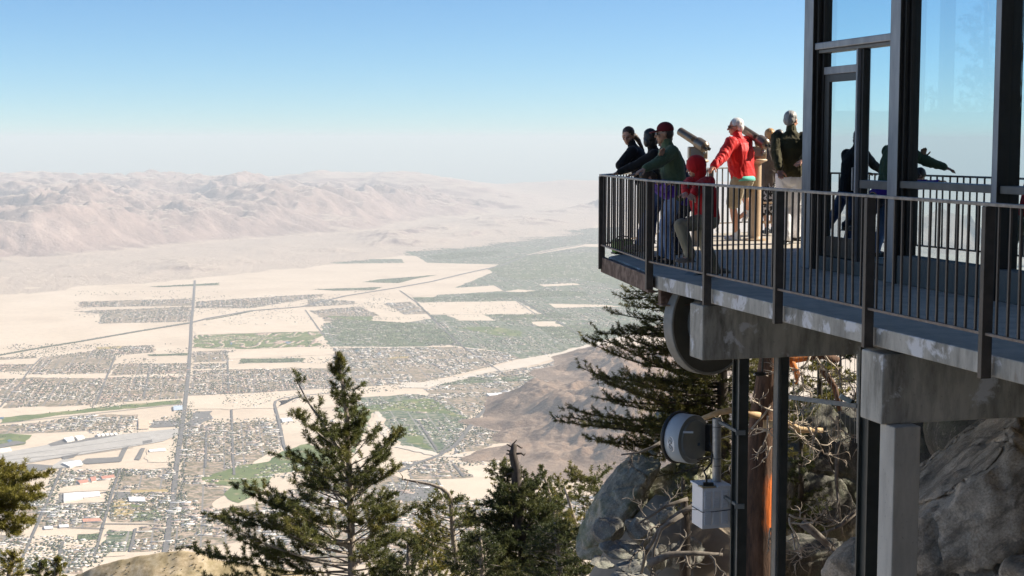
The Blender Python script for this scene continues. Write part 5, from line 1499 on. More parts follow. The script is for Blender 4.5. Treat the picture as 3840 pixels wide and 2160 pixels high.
def rock(label, c, size, seed, mat, rot=(0, 0, 0), cuts=9, amp=.16, sub=5, freq=1.1, crack=None, name="boulder", strata=None, group=None, slice_=None):
    rng = np.random.default_rng(seed)
    bm = bmesh.new(); bmesh.ops.create_icosphere(bm, subdivisions=sub, radius=1)
    V = np.array([v.co[:] for v in bm.verts])
    for k in range(cuts):                     # flat fracture planes
        nrm = rng.normal(size=3); nrm /= np.linalg.norm(nrm); h = rng.uniform(.55, .86)
        d = V @ nrm; over = np.clip(d - h, 0, None); V = V - np.outer(over * .93, nrm)
    s3 = np.array(size); Vs = V * s3
    nn = .6 * fbm(Vs * freq, 7, seed, gain=.58) + .5 * fbm(Vs * freq * 2.3, 6, seed + 21, gain=.6, ridged=True); rg = fbm(Vs * freq * .8, 4, seed + 50, ridged=True); nn = nn + .16 * fbm(Vs * freq * 6, 4, seed + 33, ridged=True)
    for k in range(4):                        # open cracks
        nrm = rng.normal(size=3); nrm /= np.linalg.norm(nrm); q = Vs @ nrm - rng.uniform(-.5, .5) * s3.mean() + .10 * fbm(Vs * 1.5, 3, seed + k); nn = nn - .55 * np.exp(-(q / .022) ** 2)
    rad = V / (np.linalg.norm(V, axis=1, keepdims=True) + 1e-9)
    disp = amp * nn + amp * .35 * np.clip(rg, -1, .3)
    if strata is not None:
        dv = np.array(strata[0], float); dv /= np.linalg.norm(dv); t = Vs @ dv * strata[1] + 1.2 * vnoise(Vs * .5, seed + 9)
        w = vnoise(np.c_[t, t * 0 + seed, Vs[:, 2] * .12], seed + 3)
        disp -= strata[2] * np.exp(-(w / .10) ** 2)
    Vs = Vs + rad * (disp * s3.mean())[:, None]
    if slice_ is not None:
        nrm = np.array(slice_[0], float); nrm /= np.linalg.norm(nrm); d = Vs @ nrm + .05 * fbm(Vs * 2.5, 5, seed + 4, ridged=True) - slice_[1]; Vs = Vs - np.outer(np.clip(d, 0, None) * .97, nrm)
    for i, v in enumerate(bm.verts): v.co = Vs[i]
    me = bpy.data.meshes.new(name); bm.to_mesh(me); bm.free()
    o = mesh_obj(name, me, mat, smooth=True)
    o.location = c; o.rotation_euler = rot
    tag(o, label, "rock", group)
    return o


def pxs(n, D): return n * D / FPX


# right boulder behind the concrete column
rock("huge furrowed tan boulder filling the space behind the concrete column", PY(3790, 2010, 15.2), (1.35, 1.5, 1.6), 3, M_gran, (0, 0, 0), 7, .15, 6, 1.0, strata=((-.66, -.1, .74), 3.6, .20), slice_=((-.66, .1, .74), .95))
rock("tan boulder the far steel column stands on, left of the concrete column", PY(3300, 2230, 16.6), (.55, .8, .62), 8, M_gran, (0, .3, .4), 6, .14, 5, 1.2)
rock("small pale boulder at the lower corner beside the furrowed boulder", PY(3850, 2170, 13.2), (.22, .3, .2), 10, M_gran, (0, .2, 0), 6, .12, 4)
rock("dark upper boulder leaning under the second beam", PY(3830, 1650, 16.6), (1.0, 1.0, .7), 13, M_cliff, (0, .2, 0), 7, .12, 5)
rock("dim boulder seen between the concrete column and the furrowed boulder", PY(3470, 1760, 18.4), (.55, .8, .75), 14, M_cliff, (0, .3, 0), 7, .12, 5)
# left mossy boulder with the long crack: two leaves with a gap
rock("broad mossy boulder, the part right of its long dark crack", PY(2505, 1935, 25.6), (.98, 1.2, 1.2), 21, M_granmoss, (.1, .5, 0), 14, .11, 6, 1.2)
rock("narrow slab leaning along the left side of the dark crack", PY(2318, 1890, 25.0), (.34, .8, 1.08), 22, M_granmoss, (.05, .60, 0), 14, .11, 6, 1.6)
rock("tall pale rock rising behind the small dish antenna", PY(2545, 1610, 29), (.46, .7, .62), 23, granite("bleached granite", (.34, .32, .28), (.46, .44, .39), .12, .3), (0, .25, .3), 8, .12, 5)
rock("grey rock behind the white cabinet", PY(2680, 1790, 27), (.5, .6, .5), 24, M_granmoss, (0, .2, .6), 8, .13, 5)
for k, (x, y, w, h, D_, lab) in enumerate([(2290, 1985, 75, 60, 23, "blue grey block in front of the mossy boulder"), (2390, 1975, 60, 26, 23.4, "flat pale slab tucked behind the blue grey block"), (2330, 2060, 85, 30, 22.4, "wide pale slab below the blue grey block"), (2410, 2000, 60, 60, 22.8, "upright grey block beside the flat pale slab"),
                                          (2260, 2110, 60, 12, 22, "thin flat slab at the bottom of the rock pile"), (2370, 2125, 70, 22, 21.8, "rough slab lying below the wide pale slab"), (2460, 2090, 60, 55, 22.4, "grey block behind the hanging limbs"), (2370, 2190, 120, 45, 21.5, "lowest slab of the rock pile at the picture edge"), (2390, 2075, 26, 22, 21.9, "small round stone wedged between the slabs"), (2500, 1930, 45, 55, 23.2, "small blue grey block under the white cabinet"), (2560, 2080, 90, 70, 23.0, "grey block behind the broken log")]):
    rock(lab, PY(x, y, D_), (pxs(w, D_), pxs(w, D_), pxs(h, D_)), 40 + k, M_granblue, (RNG.uniform(-.2, .2), RNG.uniform(-.25, .25), RNG.uniform(0, 2)), 11, .15, 5, 3.0, group="fractured grey slabs below the boulder")
# shaded cliff behind the columns
rock("shaded grey cliff face behind the steel columns", PY(3060, 1830, 28), (1.0, .9, 1.5), 61, M_cliff, (.05, .1, .2), 8, .11, 6, .9, name="cliff")
rock("dark cliff shoulder right of the shaded cliff face", PY(3240, 1700, 28.5), (.7, .8, 1.1), 62, M_cliff, (.05, -.1, .5), 8, .11, 5, .9, name="cliff")
rock("low dark rock below the shaded cliff face", PY(3060, 2120, 25), (.9, .7, .5), 63, M_cliff, (0, .15, .5), 8, .12, 5)
rock("low shaded rock under the white cabinet", PY(2720, 2100, 25), (.5, .6, .5), 64, M_cliff, (0, .15, .5), 8, .12, 5)


# the slope itself
def slope_fn(x, y):
    z = -6.2 + .5 * (x - 5) - .36 * (y - 16)
    z = np.where(y > 60, z - .5 * (y - 60), z)
    z = np.where(x < -10, z - .3 * (-10 - x), z)
    z += .7 * fbm(np.c_[x, y] / 4, 5, 91) + .15 * fbm(np.c_[x, y] / .8, 3, 92)
    z += 6.4 * np.exp(-((x - 2.2) ** 2 + (y - 24.8) ** 2) / (2 * 2.3 ** 2))
    back = np.clip(-3.5 - y, 0, None)
    z += back * .5 + np.where(back > 0, 1.5 * fbm(np.c_[x, y] / 9, 4, 93), 0)  # unseen rise behind the camera, added to block sky light
    return z


M_slope = pmat("forest floor", (.26, .21, .155), (.40, .33, .25), 1.3, .95, .4, .03)
X, Y = np.meshgrid(np.linspace(-90, 110, 261), np.linspace(-85, 160, 301)); Z = slope_fn(X.ravel(), Y.ravel())
i = np.arange(300 * 260); r = i // 260; c = i % 260; a = r * 261 + c
tag(mesh_obj("slope", np_mesh("slope", np.c_[X.ravel(), Y.ravel(), Z], np.c_[a, a + 1, a + 262, a + 261].ravel(), 4, smooth=True), M_slope), "steep wooded slope falling away below the deck", kind="structure")

# dry grassy spur low at the left
D = 420.
prof = [(150, 2250), (270, 2160), (340, 2136), (430, 2112), (520, 2085), (600, 2066), (680, 2060), (740, 2068), (800, 2085), (900, 2110), (1100, 2140), (1400, 2230)]


def spur_fn(x, y):
    px = 1920 + x * FPX / (D * math.cos(PITCH) + 115 * math.sin(PITCH))
    top = np.interp(px, [p[0] for p in prof], [p[1] for p in prof])
    zc = np.array([PY(0, t, D).z for t in np.linspace(2040, 2300, 60)]); z = np.interp(top, np.linspace(2040, 2300, 60), zc)
    dd = y - D
    z = z - np.where(dd > 0, dd * .9, -dd * .62)
    return z + 1.1 * fbm(np.c_[x, y] / 22, 5, 95) + .5 * fbm(np.c_[x, y] / 5, 4, 96)


X, Y = np.meshgrid(np.linspace(-175, 60, 330), np.linspace(300, 480, 260)); Z = spur_fn(X.ravel(), Y.ravel())
i = np.arange(259 * 329); r = i // 329; c = i % 329; a = r * 330 + c
m, nt, b = new_mat("dry grass slope"); b.inputs['Roughness'].default_value = .95
n = noise_node(nt, .35, 10, .75); col = ramp(nt, n.outputs['Fac'], [(.34, (.20, .15, .075)), (.5, (.42, .325, .20)), (.64, (.60, .49, .335))]).outputs[0]
n2 = noise_node(nt, .05, 4, .6); k = ramp(nt, n2.outputs['Fac'], [(.42, 0), (.6, .7)]); col = mixc(nt, k.outputs[0], col, (.24, .195, .085))
link(nt, col, b.inputs['Base Color'])
tag(mesh_obj("hill", np_mesh("hill", np.c_[X.ravel(), Y.ravel(), Z], np.c_[a, a + 1, a + 331, a + 330].ravel(), 4, smooth=True), m), "dry grassy spur of the mountain below the viewpoint", kind="structure")
# scrub on the spur
S = Conifer(97)
bx = RNG.uniform(-160, 40, 4200); by = RNG.uniform(370, 432, 4200); bz = spur_fn(bx, by)
keep = vnoise(np.c_[bx, by] / 9, 5) > -.1
P_ = np.c_[bx, by, bz + .12][keep]
S.tufts(P_, np.tile([0, 0, 1.], (len(P_), 1)), .5, 12, .25, (.2, 1.5), .1)
V = np.concatenate(S.V); n = len(V) // 4
tag(mesh_obj("scrub", np_mesh("scrub", V, np.arange(n * 4, dtype=np.int32), 4), needle_mat("scrub leaves", (.10, .085, .03), (.15, .12, .05), (.20, .16, .08))), "low olive scrub dotted over the dry spur", kind="stuff")
# ------------------------------------------------------------------ antennas and cabinet under the deck
M_drumface = pmat("drum back paint", (.055, .058, .05), (.085, .088, .078), 3, .5, .1, .003)
M_drumrim = pmat("drum rim", (.21, .215, .20), (.30, .305, .285), 5, .5)
M_black = pmat("black rubber", (.012, .013, .013), (.022, .023, .022), 8, .5)
M_white = pmat("white cabinet paint", (.72, .74, .76), (.82, .83, .84), 4, .45, .05, .002)
M_white2 = pmat("pale antenna shroud", (.50, .56, .60), (.58, .64, .67), 2, .4)

al = math.radians(35); ax = Vector((-math.sin(al), math.cos(al), 0))
c = PY(2672, 1203, 17.4)
drum = empty("drum_antenna", c, "huge dark round drum antenna hanging behind the end of the first beam", "antenna")
mb = MB(); r = .615
mb.mi = 0; mb.lathe(c, ax, [(0, 0), (0, .34), (0, .585)], 72, cap=False)
mb.mi = 1; mb.lathe(c, ax, [(.0, .585), (-.012, .590), (-.012, .612), (.0, .618), (.13, .618), (.13, 0)], 72, cap=False)
mb.build("shell", [M_drumface, M_drumrim], drum, smooth=False)
mb = MB(); mb.lathe(c, ax, [(-.001, .375), (-.075, .372), (-.08, .362), (-.08, .345), (-.001, .335)], 64, cap=False); mb.build("inner_ring", M_drumrim, drum, smooth=True)
mb = MB(); mb.lathe(c, ax, [(-.06, 0), (-.06, .15), (-.001, .16)], 40, cap=False); mb.build("hub", M_drumface, drum)
mb = MB()
for k in range(12):
    a = k * math.pi / 6; rr = ax.orthogonal().normalized(); q = Quaternion(ax, a) @ rr
    mb.lathe(c + q * .36, ax, [(-.055, 0), (-.055, .008), (-.04, .009)], 8, cap=False)
mb.build("bolt_ring", M_drumface, drum)
mb = MB(); mb.bar(c + Vector((.15, -.1, .30)), W(ub1 + .8, NE + .9, -.16), .08, .08); mb.build("hanger", M_steel, drum)

al = math.radians(44); ax = Vector((-math.sin(al), math.cos(al), -.02)).normalized()
c = PY(2602, 1648, 16.9)
dish = empty("dish_antenna", c, "smaller white sided dish antenna on a galvanised pole by the steel column", "antenna")
mb = MB(); mb.lathe(c, ax, [(-.015, 0), (-.02, .215), (-.005, .225), (.0, .268)], 64, cap=False); mb.build("back_plate", pmat("dish back paint", (.15, .18, .185), (.20, .23, .235), 3, .35), dish, smooth=False)
mb = MB(); mb.lathe(c, ax, [(.001, .268), (.004, .272), (.20, .272)], 64, cap=False); mb.build("shroud", M_white2, dish, smooth=True)
mb = MB(); mb.lathe(c, ax, [(.2, .272), (.2, .288), (.212, .294), (.235, .294), (.245, .285), (.255, .0)], 64, cap=False); mb.build("front_rim", M_black, dish, smooth=False)
rr = Vector((0, 0, 1)) - ax * ax.z; rr.normalize(); bb = ax.cross(rr)
if bb.x > 0: sgn = -1
else: sgn = 1


def onshroud(t, ang, lift=.0015):       # t along the axis, ang from straight left, upwards positive
    d = bb * sgn * math.cos(ang) + rr * math.sin(ang)
    return c + ax * t + d * (.272 + lift)


mb = MB(); ctr = mb.bm.verts.new(onshroud(.105, -.12)); ring = []
for k in range(28):
    a = 2 * math.pi * k / 28; ring.append(mb.bm.verts.new(onshroud(.105 + .05 * math.cos(a), -.12 + .33 * math.sin(a))))
for k in range(28): mb.bm.faces.new((ctr, ring[k], ring[(k + 1) % 28]))
st = mb.build("sticker", pmat("white sticker", (.78, .80, .82), None, 3, .4), dish)
mb = MB()
for s_ in (1, -1):
    for w_ in (.6, 1.0):
        mb.tube([onshroud(.115 - .035 * math.sin(math.pi * f) * w_, -.12 + s_ * .30 * f * w_, .0035) for f in np.linspace(0, 1, 9)] + [onshroud(.118 + .02 * math.sin(math.pi * f) * w_, -.12 + s_ * .30 * (1 - f) * w_, .0035) for f in np.linspace(0, 1, 9)], .0016, 4)
mb.tube([onshroud(.085, -.06, .0035), onshroud(.13, -.12, .0035), onshroud(.10, -.18, .0035)], .0022, 4)
mb.build("emblem", M_black, st)
mb = MB(); p0 = c - ax * .012 + rr * .11 + bb * sgn * .2; mb.tube([p0, p0 - ax * .015 + Vector((.10, -.005, 0))], .012, 12); mb.build("drain_tube", M_white2, dish)
mb = MB(); mb.box(c - ax * .02 + rr * -.06 - bb * sgn * .06, (.035, .004, .03), Matrix.Rotation(al, 3, 'Z')); mb.build("label_plate", pmat("blue plate", (.03, .07, .13), None, 4), dish)
mb = MB(); mb.tube([c - ax * .03 - rr * .16 + Vector((.02, 0, -.06)), PY(2665, 1712, 16.7), PY(2686, 1690, 16.62)], .012, 8); mb.box(c - ax * .06 - bb * sgn * .2, (.07, .07, .3), Matrix.Rotation(al, 3, 'Z')); mb.build("bracket", M_black, dish, bevel=.004)
Yp = 16.6
pole = empty("mounting_pole", PY(2687, 1850, Yp), "galvanised pole clamped to the first steel column", "pole")
mb = MB(); mb.tube([PY(2688, 1570, Yp), PY(2687, 1850, Yp)], .048, 20); mb.build("pipe", M_galv, pole, smooth=False)
mb = MB()
for y in (1578, 1845):
    mb = MB()
    a = PY(2690, y, Yp + .02); b_ = W(s1_u - .02, s1_n + .02, a.z - .02); mb.bar(a, b_, .035, .03); mb.box(b_, (.10, .03, .05)); mb.build("clamp_arm", M_steel2, pole)
mb = MB()
for y in (1600, 1718, 1745): pc = PY(2688, y, Yp); mb.lathe(pc - Vector((0, 0, .006)), (0, 0, 1), [(0, .0495), (.012, .0495)], 20)
mb.build("pipe_band", M_steel2, pole)
# ventilated cabinet
p0 = PY(2633, 1985, 16.35); u0, n0 = un(p0); z0 = p0.z; z1 = PY(2630, 1832, 16.35).z
cab = empty("vent_cabinet", W(u0 + .15, n0 + .15, z0), "white louvred metal cabinet strapped below the pole", "cabinet")
wd, dp = .325, .30
mb = MB(); mb.ubox(u0, u0 + dp, n0, n0 + wd, z0, z1); mb.build("box", M_white, cab, bevel=.006)
mb = MB(); mb.ubox(u0 + .10, u0 + dp + .02, n0 - .015, n0 + wd + .008, z1 + .001, z1 + .022); mb.ubox(u0 - .014, u0 + .099, n0 + .17, n0 + wd + .008, z1 + .001, z1 + .022); mb.build("lid", M_white, cab, bevel=.005)
mb = MB(); mb.ubox(u0 - .004, u0 + .09, n0 - .002, n0 + .15, z1 + .001, z1 + .014); mb.build("wood_block", pmat("plywood", (.42, .31, .17), (.52, .40, .24), 9), cab)
mb = MB()
for cx_ in range(3):
    for k in range(19):
        if k == 10: continue
        z = z1 - .045 - k * (z1 - z0 - .08) / 18.5; a = n0 + .022 + cx_ * .1
        mb.hull8([W(u0 - .0005, a, z), W(u0 - .0005, a + .075, z), W(u0 - .0004, a + .075, z + .011), W(u0 - .0004, a, z + .011), W(u0 - .016, a + .003, z), W(u0 - .016, a + .072, z), W(u0 - .002, a + .072, z + .011), W(u0 - .002, a + .003, z + .011)])
mb.build("louvres", M_white, cab)
zs_ = z0 + (z1 - z0) * .42
mb = MB(); mb.tube([W(u0 + dp + .005, n0 - .004, zs_ + .0), W(u0 - .004, n0 - .004, zs_ - .0), W(u0 - .011, n0 + wd * .4, zs_), W(u0 - .006, n0 + wd + .004, zs_ + .01)], .0045, 6); mb.tube([W(u0 + .12, n0 - .005, zs_), W(u0 + .2, n0 - .12, zs_ - .01)], .0035, 6); mb.build("strap", M_black, cab)
mb = MB(); q = [W(u0 + .05, n0 + .07, z1 + .02), W(u0 + .05, n0 + .06, z1 + .12), PY(2640, 1768, 16.5), PY(2668, 1735, 16.55), PY(2672, 1690, 16.6), PY(2660, 1660, 16.7)]
mb.tube(q, .011, 8); mb.box(W(u0 + .06, n0 + .09, z1 + .03), (.11, .05, .035)); mb.build("cable", M_black, cab, bevel=.003)
# handrail and wires deeper under the deck
g = empty("wire_barrier", PY(3210, 1660, 18.5), "thin galvanised rail with hanging wires between the columns", "barrier")
mb = MB(); mb.bar(PY(2945, 1487, 18.6), PY(3212, 1522, 18.2), .035, .05); mb.build("rail", M_galv, g)
mb = MB(); mb.tube([PY(3219, 1300, 18.2), PY(3219, 1660, 18.2)], .024, 10); mb.build("post", M_galv, g)
mb = MB()
for k in range(15):
    f = k / 14; a = PY(2960 + 245 * f, 1340, 18.6 - .4 * f); b_ = PY(2960 + 245 * f, 1660 - 60 * (1 - f), 18.6 - .4 * f); mb.tube([a, b_], .0035, 4)
mb.build("wires", M_galv, g)
lampb = empty("floodlight", PY(3168, 1496, 18.25), "small blue and white lamp fixed on the thin rail", "lamp")
mb = MB(); mb.bar(PY(3150, 1484, 18.25), PY(3190, 1506, 18.25), .06, .06); mb.build("housing", pmat("pale blue lamp housing", (.25, .45, .60), (.5, .6, .66), 5), lampb, bevel=.012)
mb = MB(); mb.bar(PY(3190, 1506, 18.25), PY(3197, 1510, 18.25), .065, .065); mb.build("bracket", M_steel, lampb)
cam_ = empty("security_camera", PY(2855, 1402, 18), "small dark rounded camera hanging under the first beam beside the trunk", "camera")
mb = MB(); mb.ellipsoid(PY(2850, 1402, 18), .075, .05, .028); mb.build("housing", M_black, cam_, smooth=True)
mb = MB(); mb.ellipsoid(PY(2829, 1405, 17.96), .012, .012, .012, seg=8, rings=6); mb.build("lens", M_white, cam_, smooth=True)
mb = MB(); mb.tube([PY(2858, 1400, 18), PY(2862, 1330, 18)], .012, 8); mb.build("stem", M_steel, cam_)

# ------------------------------------------------------------------ coin viewers on the deck
M_tan = pmat("tan viewer paint", (.42, .30, .19), (.50, .37, .245), 5, .45, .05, .002)
M_bronze = pmat("brown metallic viewer", (.17, .135, .10), (.25, .205, .16), 9, .33, .05, .001, metallic=.5)
M_plate = pmat("viewer face plate", (.34, .33, .31), (.42, .41, .39), 6, .4, metallic=.3)


def viewer(label, bx, Y, z_box, a_px, b_px, dya, dyb, rx=0):
    base = PY(bx, 900, Y); base.z = 0
    root = empty("coin_viewer", base, label, "viewer", "coin operated viewers on the deck")
    mb = MB(); mb.lathe(base + Vector((0, 0, .001)), (0, 0, 1), [(0, .19), (.025, .19), (.03, .09), (.06, .078), (z_box - .12, .078), (z_box - .10, .078)], 28); mb.build("pedestal", M_tan, root, smooth=False)
    mb = MB(); mb.lathe(base, (0, 0, 1), [(z_box - .099, .08), (z_box - .06, .16), (z_box - .045, .165), (z_box - .03, .15), (z_box - .02, .07)], 28); mb.build("collar", M_tan, root, smooth=True)
    R = Matrix.Rotation(rx, 3, 'Z')
    mb = MB(); mb.box(base + Vector((0, 0, z_box + .07)), (.27, .20, .175), R); mb.build("coin_box", M_tan, root, bevel=.012)
    mb = MB(); mb.box(base + R @ Vector((-.03, -.104, 0)) + Vector((0, 0, z_box + .075)), (.15, .006, .12), R); mb.build("face_plate", M_plate, root, bevel=.002)
    mb = MB(); q = base + R @ Vector((.095, -.105, 0)) + Vector((0, 0, z_box + .08)); mb.lathe(q + Vector((0, .004, 0)), (0, -1, 0), [(0, .035), (.02, .033), (.03, .012), (.04, 0)], 14); mb.box(q + Vector((-.03, -.01, -.05)), (.03, .03, .035)); mb.build("coin_slot", M_galv, root)
    A, B = PY(*a_px, Y + dya), PY(*b_px, Y + dyb); d = (B - A); L = d.length; d.normalize()
    mid = A.lerp(B, .5); top = base + Vector((0, 0, z_box + .158))
    mb = MB(); mb.bar(top + Vector((.0, 0, 0)), A.lerp(B, .48) + Vector((0, 0, -.02)), .075, .035, (1, 0, 0)); mb.lathe(A.lerp(B, .47) + Vector((0, -.095, 0)), (0, 1, 0), [(0, 0), (0, .035), (.19, .035), (.19, 0)], 18, cap=False); mb.build("yoke", M_bronze, root, bevel=.004)
    mb = MB(); mb.lathe(A, d, [(.0, .0), (.006, .048), (-.01, .052), (0, .06), (L * .62, .064), (L * .64, .078), (L * .70, .086), (L * .93, .083), (L * .97, .07), (L, .055), (L, 0)], 28, cap=False)
    mb.build("telescope", M_bronze, root, smooth=False)
    sdv = d.cross(Vector((0, 0, 1))).normalized()
    mb = MB()
    for s in (-1, 1): mb.lathe(B + sdv * s * .032 - d * .01, d, [(0, .026), (.045, .024), (.045, 0)], 14, cap=False)
    mb.build("eyepiece", M_black, root)
    return root


viewer("brown coin viewer standing beyond the man in the maroon cap", 2612, 22.4, 1.26, (2550, 492), (2650, 556), .1, -.25)
viewer("brown coin viewer on a tan pedestal right of the red jacket", 2832, 23.4, 1.26, (2786, 484), (2878, 545), .1, -.25)
st = empty("step_stand", PZ(2860, 880, 0), "tan tubular step frame beside the right coin viewer", "step")
mb = MB(); o = PZ(2860, 885, 0)
xs, ys_ = (-.2, .2), (-.15, .15)
for x in xs:
    for y in ys_: mb.tube([o + Vector((x, y, .001)), o + Vector((x, y, .53))], .016, 8)
mb.build("leg", M_tan, st)
for z in (.22, .53):
    mb = MB(); q = [o + Vector((x, y, z)) for x, y in ((-.2, -.15), (.2, -.15), (.2, .15), (-.2, .15), (-.2, -.15))]
    for a, b_ in zip(q, q[1:]): mb.tube([a, b_], .015, 8)
    mb.build("rung_frame", M_tan, st)
bg_ = PZ(2335, 952, 0)
bag = empty("lunch_bag", bg_, "bright green soft bag with black trim on the deck by the corner post", "bag")
M_green = pmat("green bag fabric", (.10, .24, .035), (.15, .33, .05), 12, .75, .2, .003)
mb = MB(); mb.box(bg_ + Vector((0, 0, .105)), (.27, .17, .19), Matrix.Rotation(.25, 3, 'Z')); mb.build("body", M_green, bag, bevel=.035, smooth=True)
mb = MB(); Rb = Matrix.Rotation(.25, 3, 'Z')
mb.box(bg_ + Vector((0, 0, .012)), (.275, .175, .022), Rb); mb.box(bg_ + Vector((0, 0, .178)), (.262, .162, .02), Rb); mb.box(bg_ + Rb @ Vector((-.04, -.087, 0)) + Vector((0, 0, .1)), (.03, .006, .17), Rb)
mb.build("trim", M_black, bag, bevel=.006)
mb = MB(); mb.tube([bg_ + Rb @ Vector((x, 0, z)) for x, z in ((-.09, .19), (-.08, .225), (0, .24), (.08, .225), (.09, .19))], .009, 8); mb.build("handle", M_black, bag)
# ------------------------------------------------------------------ people
DG = bpy.context.evaluated_depsgraph_get()


def remesh(mb, voxel, it=6, fac=.5):
    me0 = bpy.data.meshes.new("tmp"); bmesh.ops.recalc_face_normals(mb.bm, faces=mb.bm.faces); mb.bm.to_mesh(me0); mb.bm.free()
    o = bpy.data.objects.new("tmp", me0); COL.objects.link(o)
    r = o.modifiers.new("r", 'REMESH'); r.mode = 'VOXEL'; r.voxel_size = voxel; r.use_smooth_shade = True
    s = o.modifiers.new("s", 'SMOOTH'); s.iterations = it; s.factor = fac
    bpy.context.view_layer.update()
    me = bpy.data.meshes.new_from_object(o.evaluated_get(bpy.context.evaluated_depsgraph_get()))
    bpy.data.objects.remove(o); bpy.data.meshes.remove(me0)
    return me


def folds(me, amp, freq, seed, stretch=(1, 1, .45)):
    n = len(me.vertices); co = np.empty(n * 3, np.float32); no = np.empty(n * 3, np.float32)
    me.vertices.foreach_get("co", co); me.vertices.foreach_get("normal", no); co = co.reshape(-1, 3); no = no.reshape(-1, 3)
    p = co.astype(float) * np.array(stretch) * freq
    d = amp * (fbm(p + 2.2 * np.c_[vnoise(p * .6, seed + 7), vnoise(p * .6, seed + 8), vnoise(p * .6, seed + 9)], 4, seed, ridged=True))
    me.vertices.foreach_set("co", (co + no * d[:, None]).astype(np.float32).ravel()); me.update()


def capsule(mb, a, b, ra, rb, seg=12):
    a, b = Vector(a), Vector(b); d = b - a; L = d.length
    if L < 1e-5: mb.ellipsoid(a, ra, ra, ra, seg=seg, rings=8); return
    prof = [(-ra, 0)] + [(-ra * math.cos(t), ra * math.sin(t)) for t in (.4, .8, 1.2)] + [(0, ra)] + [(L * f, ra + (rb - ra) * f) for f in (.33, .66)] + [(L, rb)] + [(L + rb * math.sin(t), rb * math.cos(t)) for t in (.4, .8, 1.2)] + [(L + rb, 0)]
    mb.lathe(a, d, prof, seg, cap=False)


def loft(mb, rings, seg=20):
    """rings: (centre, side axis, depth axis, half width, half depth)"""
    R = []
    for c, sx, dy, w, d in rings:
        R.append([mb.bm.verts.new(c + sx * (w * math.copysign(abs(math.cos(t)) ** .85, math.cos(t))) + dy * (d * math.copysign(abs(math.sin(t)) ** .85, math.sin(t)))) for t in [2 * math.pi * k / seg for k in range(seg)]])
    for a, b in zip(R, R[1:]):
        for k in range(seg): mb.bm.faces.new((a[k], a[(k + 1) % seg], b[(k + 1) % seg], b[k]))
    mb.bm.faces.new(R[0][::-1]); mb.bm.faces.new(R[-1])


def ik(a, t, l1, l2, hint):
    a, t = Vector(a), Vector(t); d = t - a; L = d.length
    if L > (l1 + l2) * .995: t = a + d.normalized() * (l1 + l2) * .995; d = t - a; L = d.length
    d.normalize(); x = (l1 * l1 - l2 * l2 + L * L) / (2 * L); h = math.sqrt(max(0, l1 * l1 - x * x))
    hv = Vector(hint); hv = hv - d * hv.dot(d); hv.normalize()
    return a + d * x + hv * h, t


def add_hand(mb, wrist, d, pn, s, side, curl):
    """palm, four unequal fingers bent by curl, and a thumb leaving the side of the palm"""
    d = Vector(d).normalized(); pn = Vector(pn); pn = (pn - d * pn.dot(d)).normalized(); ac = d.cross(pn) * side
    w = Vector(wrist); k = w + d * .085 * s
    R = Matrix((ac, d, pn)).transposed()
    mb.ellipsoid(w + d * .045 * s, .040 * s, .056 * s, .017 * s, R, 14, 8)
    capsule(mb, w - d * .03 * s, w + d * .02 * s, .026 * s, .026 * s)
    for j, (off, ln) in enumerate(((.030, .066), (.010, .076), (-.011, .071), (-.030, .056))):
        p = w + d * (.082 - .006 * abs(j - 1)) * s + ac * off * s; dd = d.copy() + ac * off * .8; dd.normalize()
        for q, f in enumerate((.45, .31, .24)):
            e = p + dd * ln * f * s; capsule(mb, p, e, (.0095 - .0008 * q) * s, (.0088 - .0008 * q) * s, 8); p = e
            dd = (dd * math.cos(curl / 2.2) + pn * math.sin(curl / 2.2)).normalized(); dd = dd.normalized()
    p = w + d * .025 * s + ac * .030 * s; dd = (d * .7 + ac * .7 + pn * .25).normalized()
    for f in (.036, .03, .024):
        e = p + dd * f * s; capsule(mb, p, e, .0115 * s, .010 * s, 8); p = e; dd = (dd + d * .35 + pn * .2 * curl).normalized()


def fabric(name, c, c2=None, rough=.85, scale=60):
    c2 = c2 or tuple(min(1, x * 1.35 + .004) for x in c)
    m, nt, b = new_mat(name); b.inputs['Roughness'].default_value = rough; b.inputs['Specular IOR Level'].default_value = .2
    n = noise_node(nt, 7, 6, .6); r = ramp(nt, n.outputs['Fac'], [(.3, c), (.7, c2)]); link(nt, r.outputs[0], b.inputs['Base Color'])
    n2 = noise_node(nt, scale, 5, .7); bump(nt, b, n2.outputs['Fac'], .35, .004)
    b.inputs['Sheen Weight'].default_value = .15
    return m


def skinmat(name, c):
    m, nt, b = new_mat(name); b.inputs['Roughness'].default_value = .5
    n = noise_node(nt, 14, 4); r = ramp(nt, n.outputs['Fac'], [(.3, c), (.7, tuple(x * y for x, y in zip(c, (1.12, 1.05, 1.02))))]); link(nt, r.outputs[0], b.inputs['Base Color'])
    b.inputs['Subsurface Weight'].default_value = .12; b.inputs['Subsurface Radius'].default_value = (.012, .005, .003); b.inputs['Subsurface Scale'].default_value = .5
    return m


SK = skinmat("fair skin", (.50, .30, .21)); SK2 = skinmat("ruddy skin", (.52, .27, .18)); SK3 = skinmat("tan skin", (.42, .25, .165))
M_eye = pmat("dark eye", (.015, .012, .010), (.02, .016, .013), 5, .2); M_lip = pmat("lips", (.36, .14, .12), None, 5, .45)
M_eyew = pmat("eye white", (.62, .60, .57), None, 5, .3)


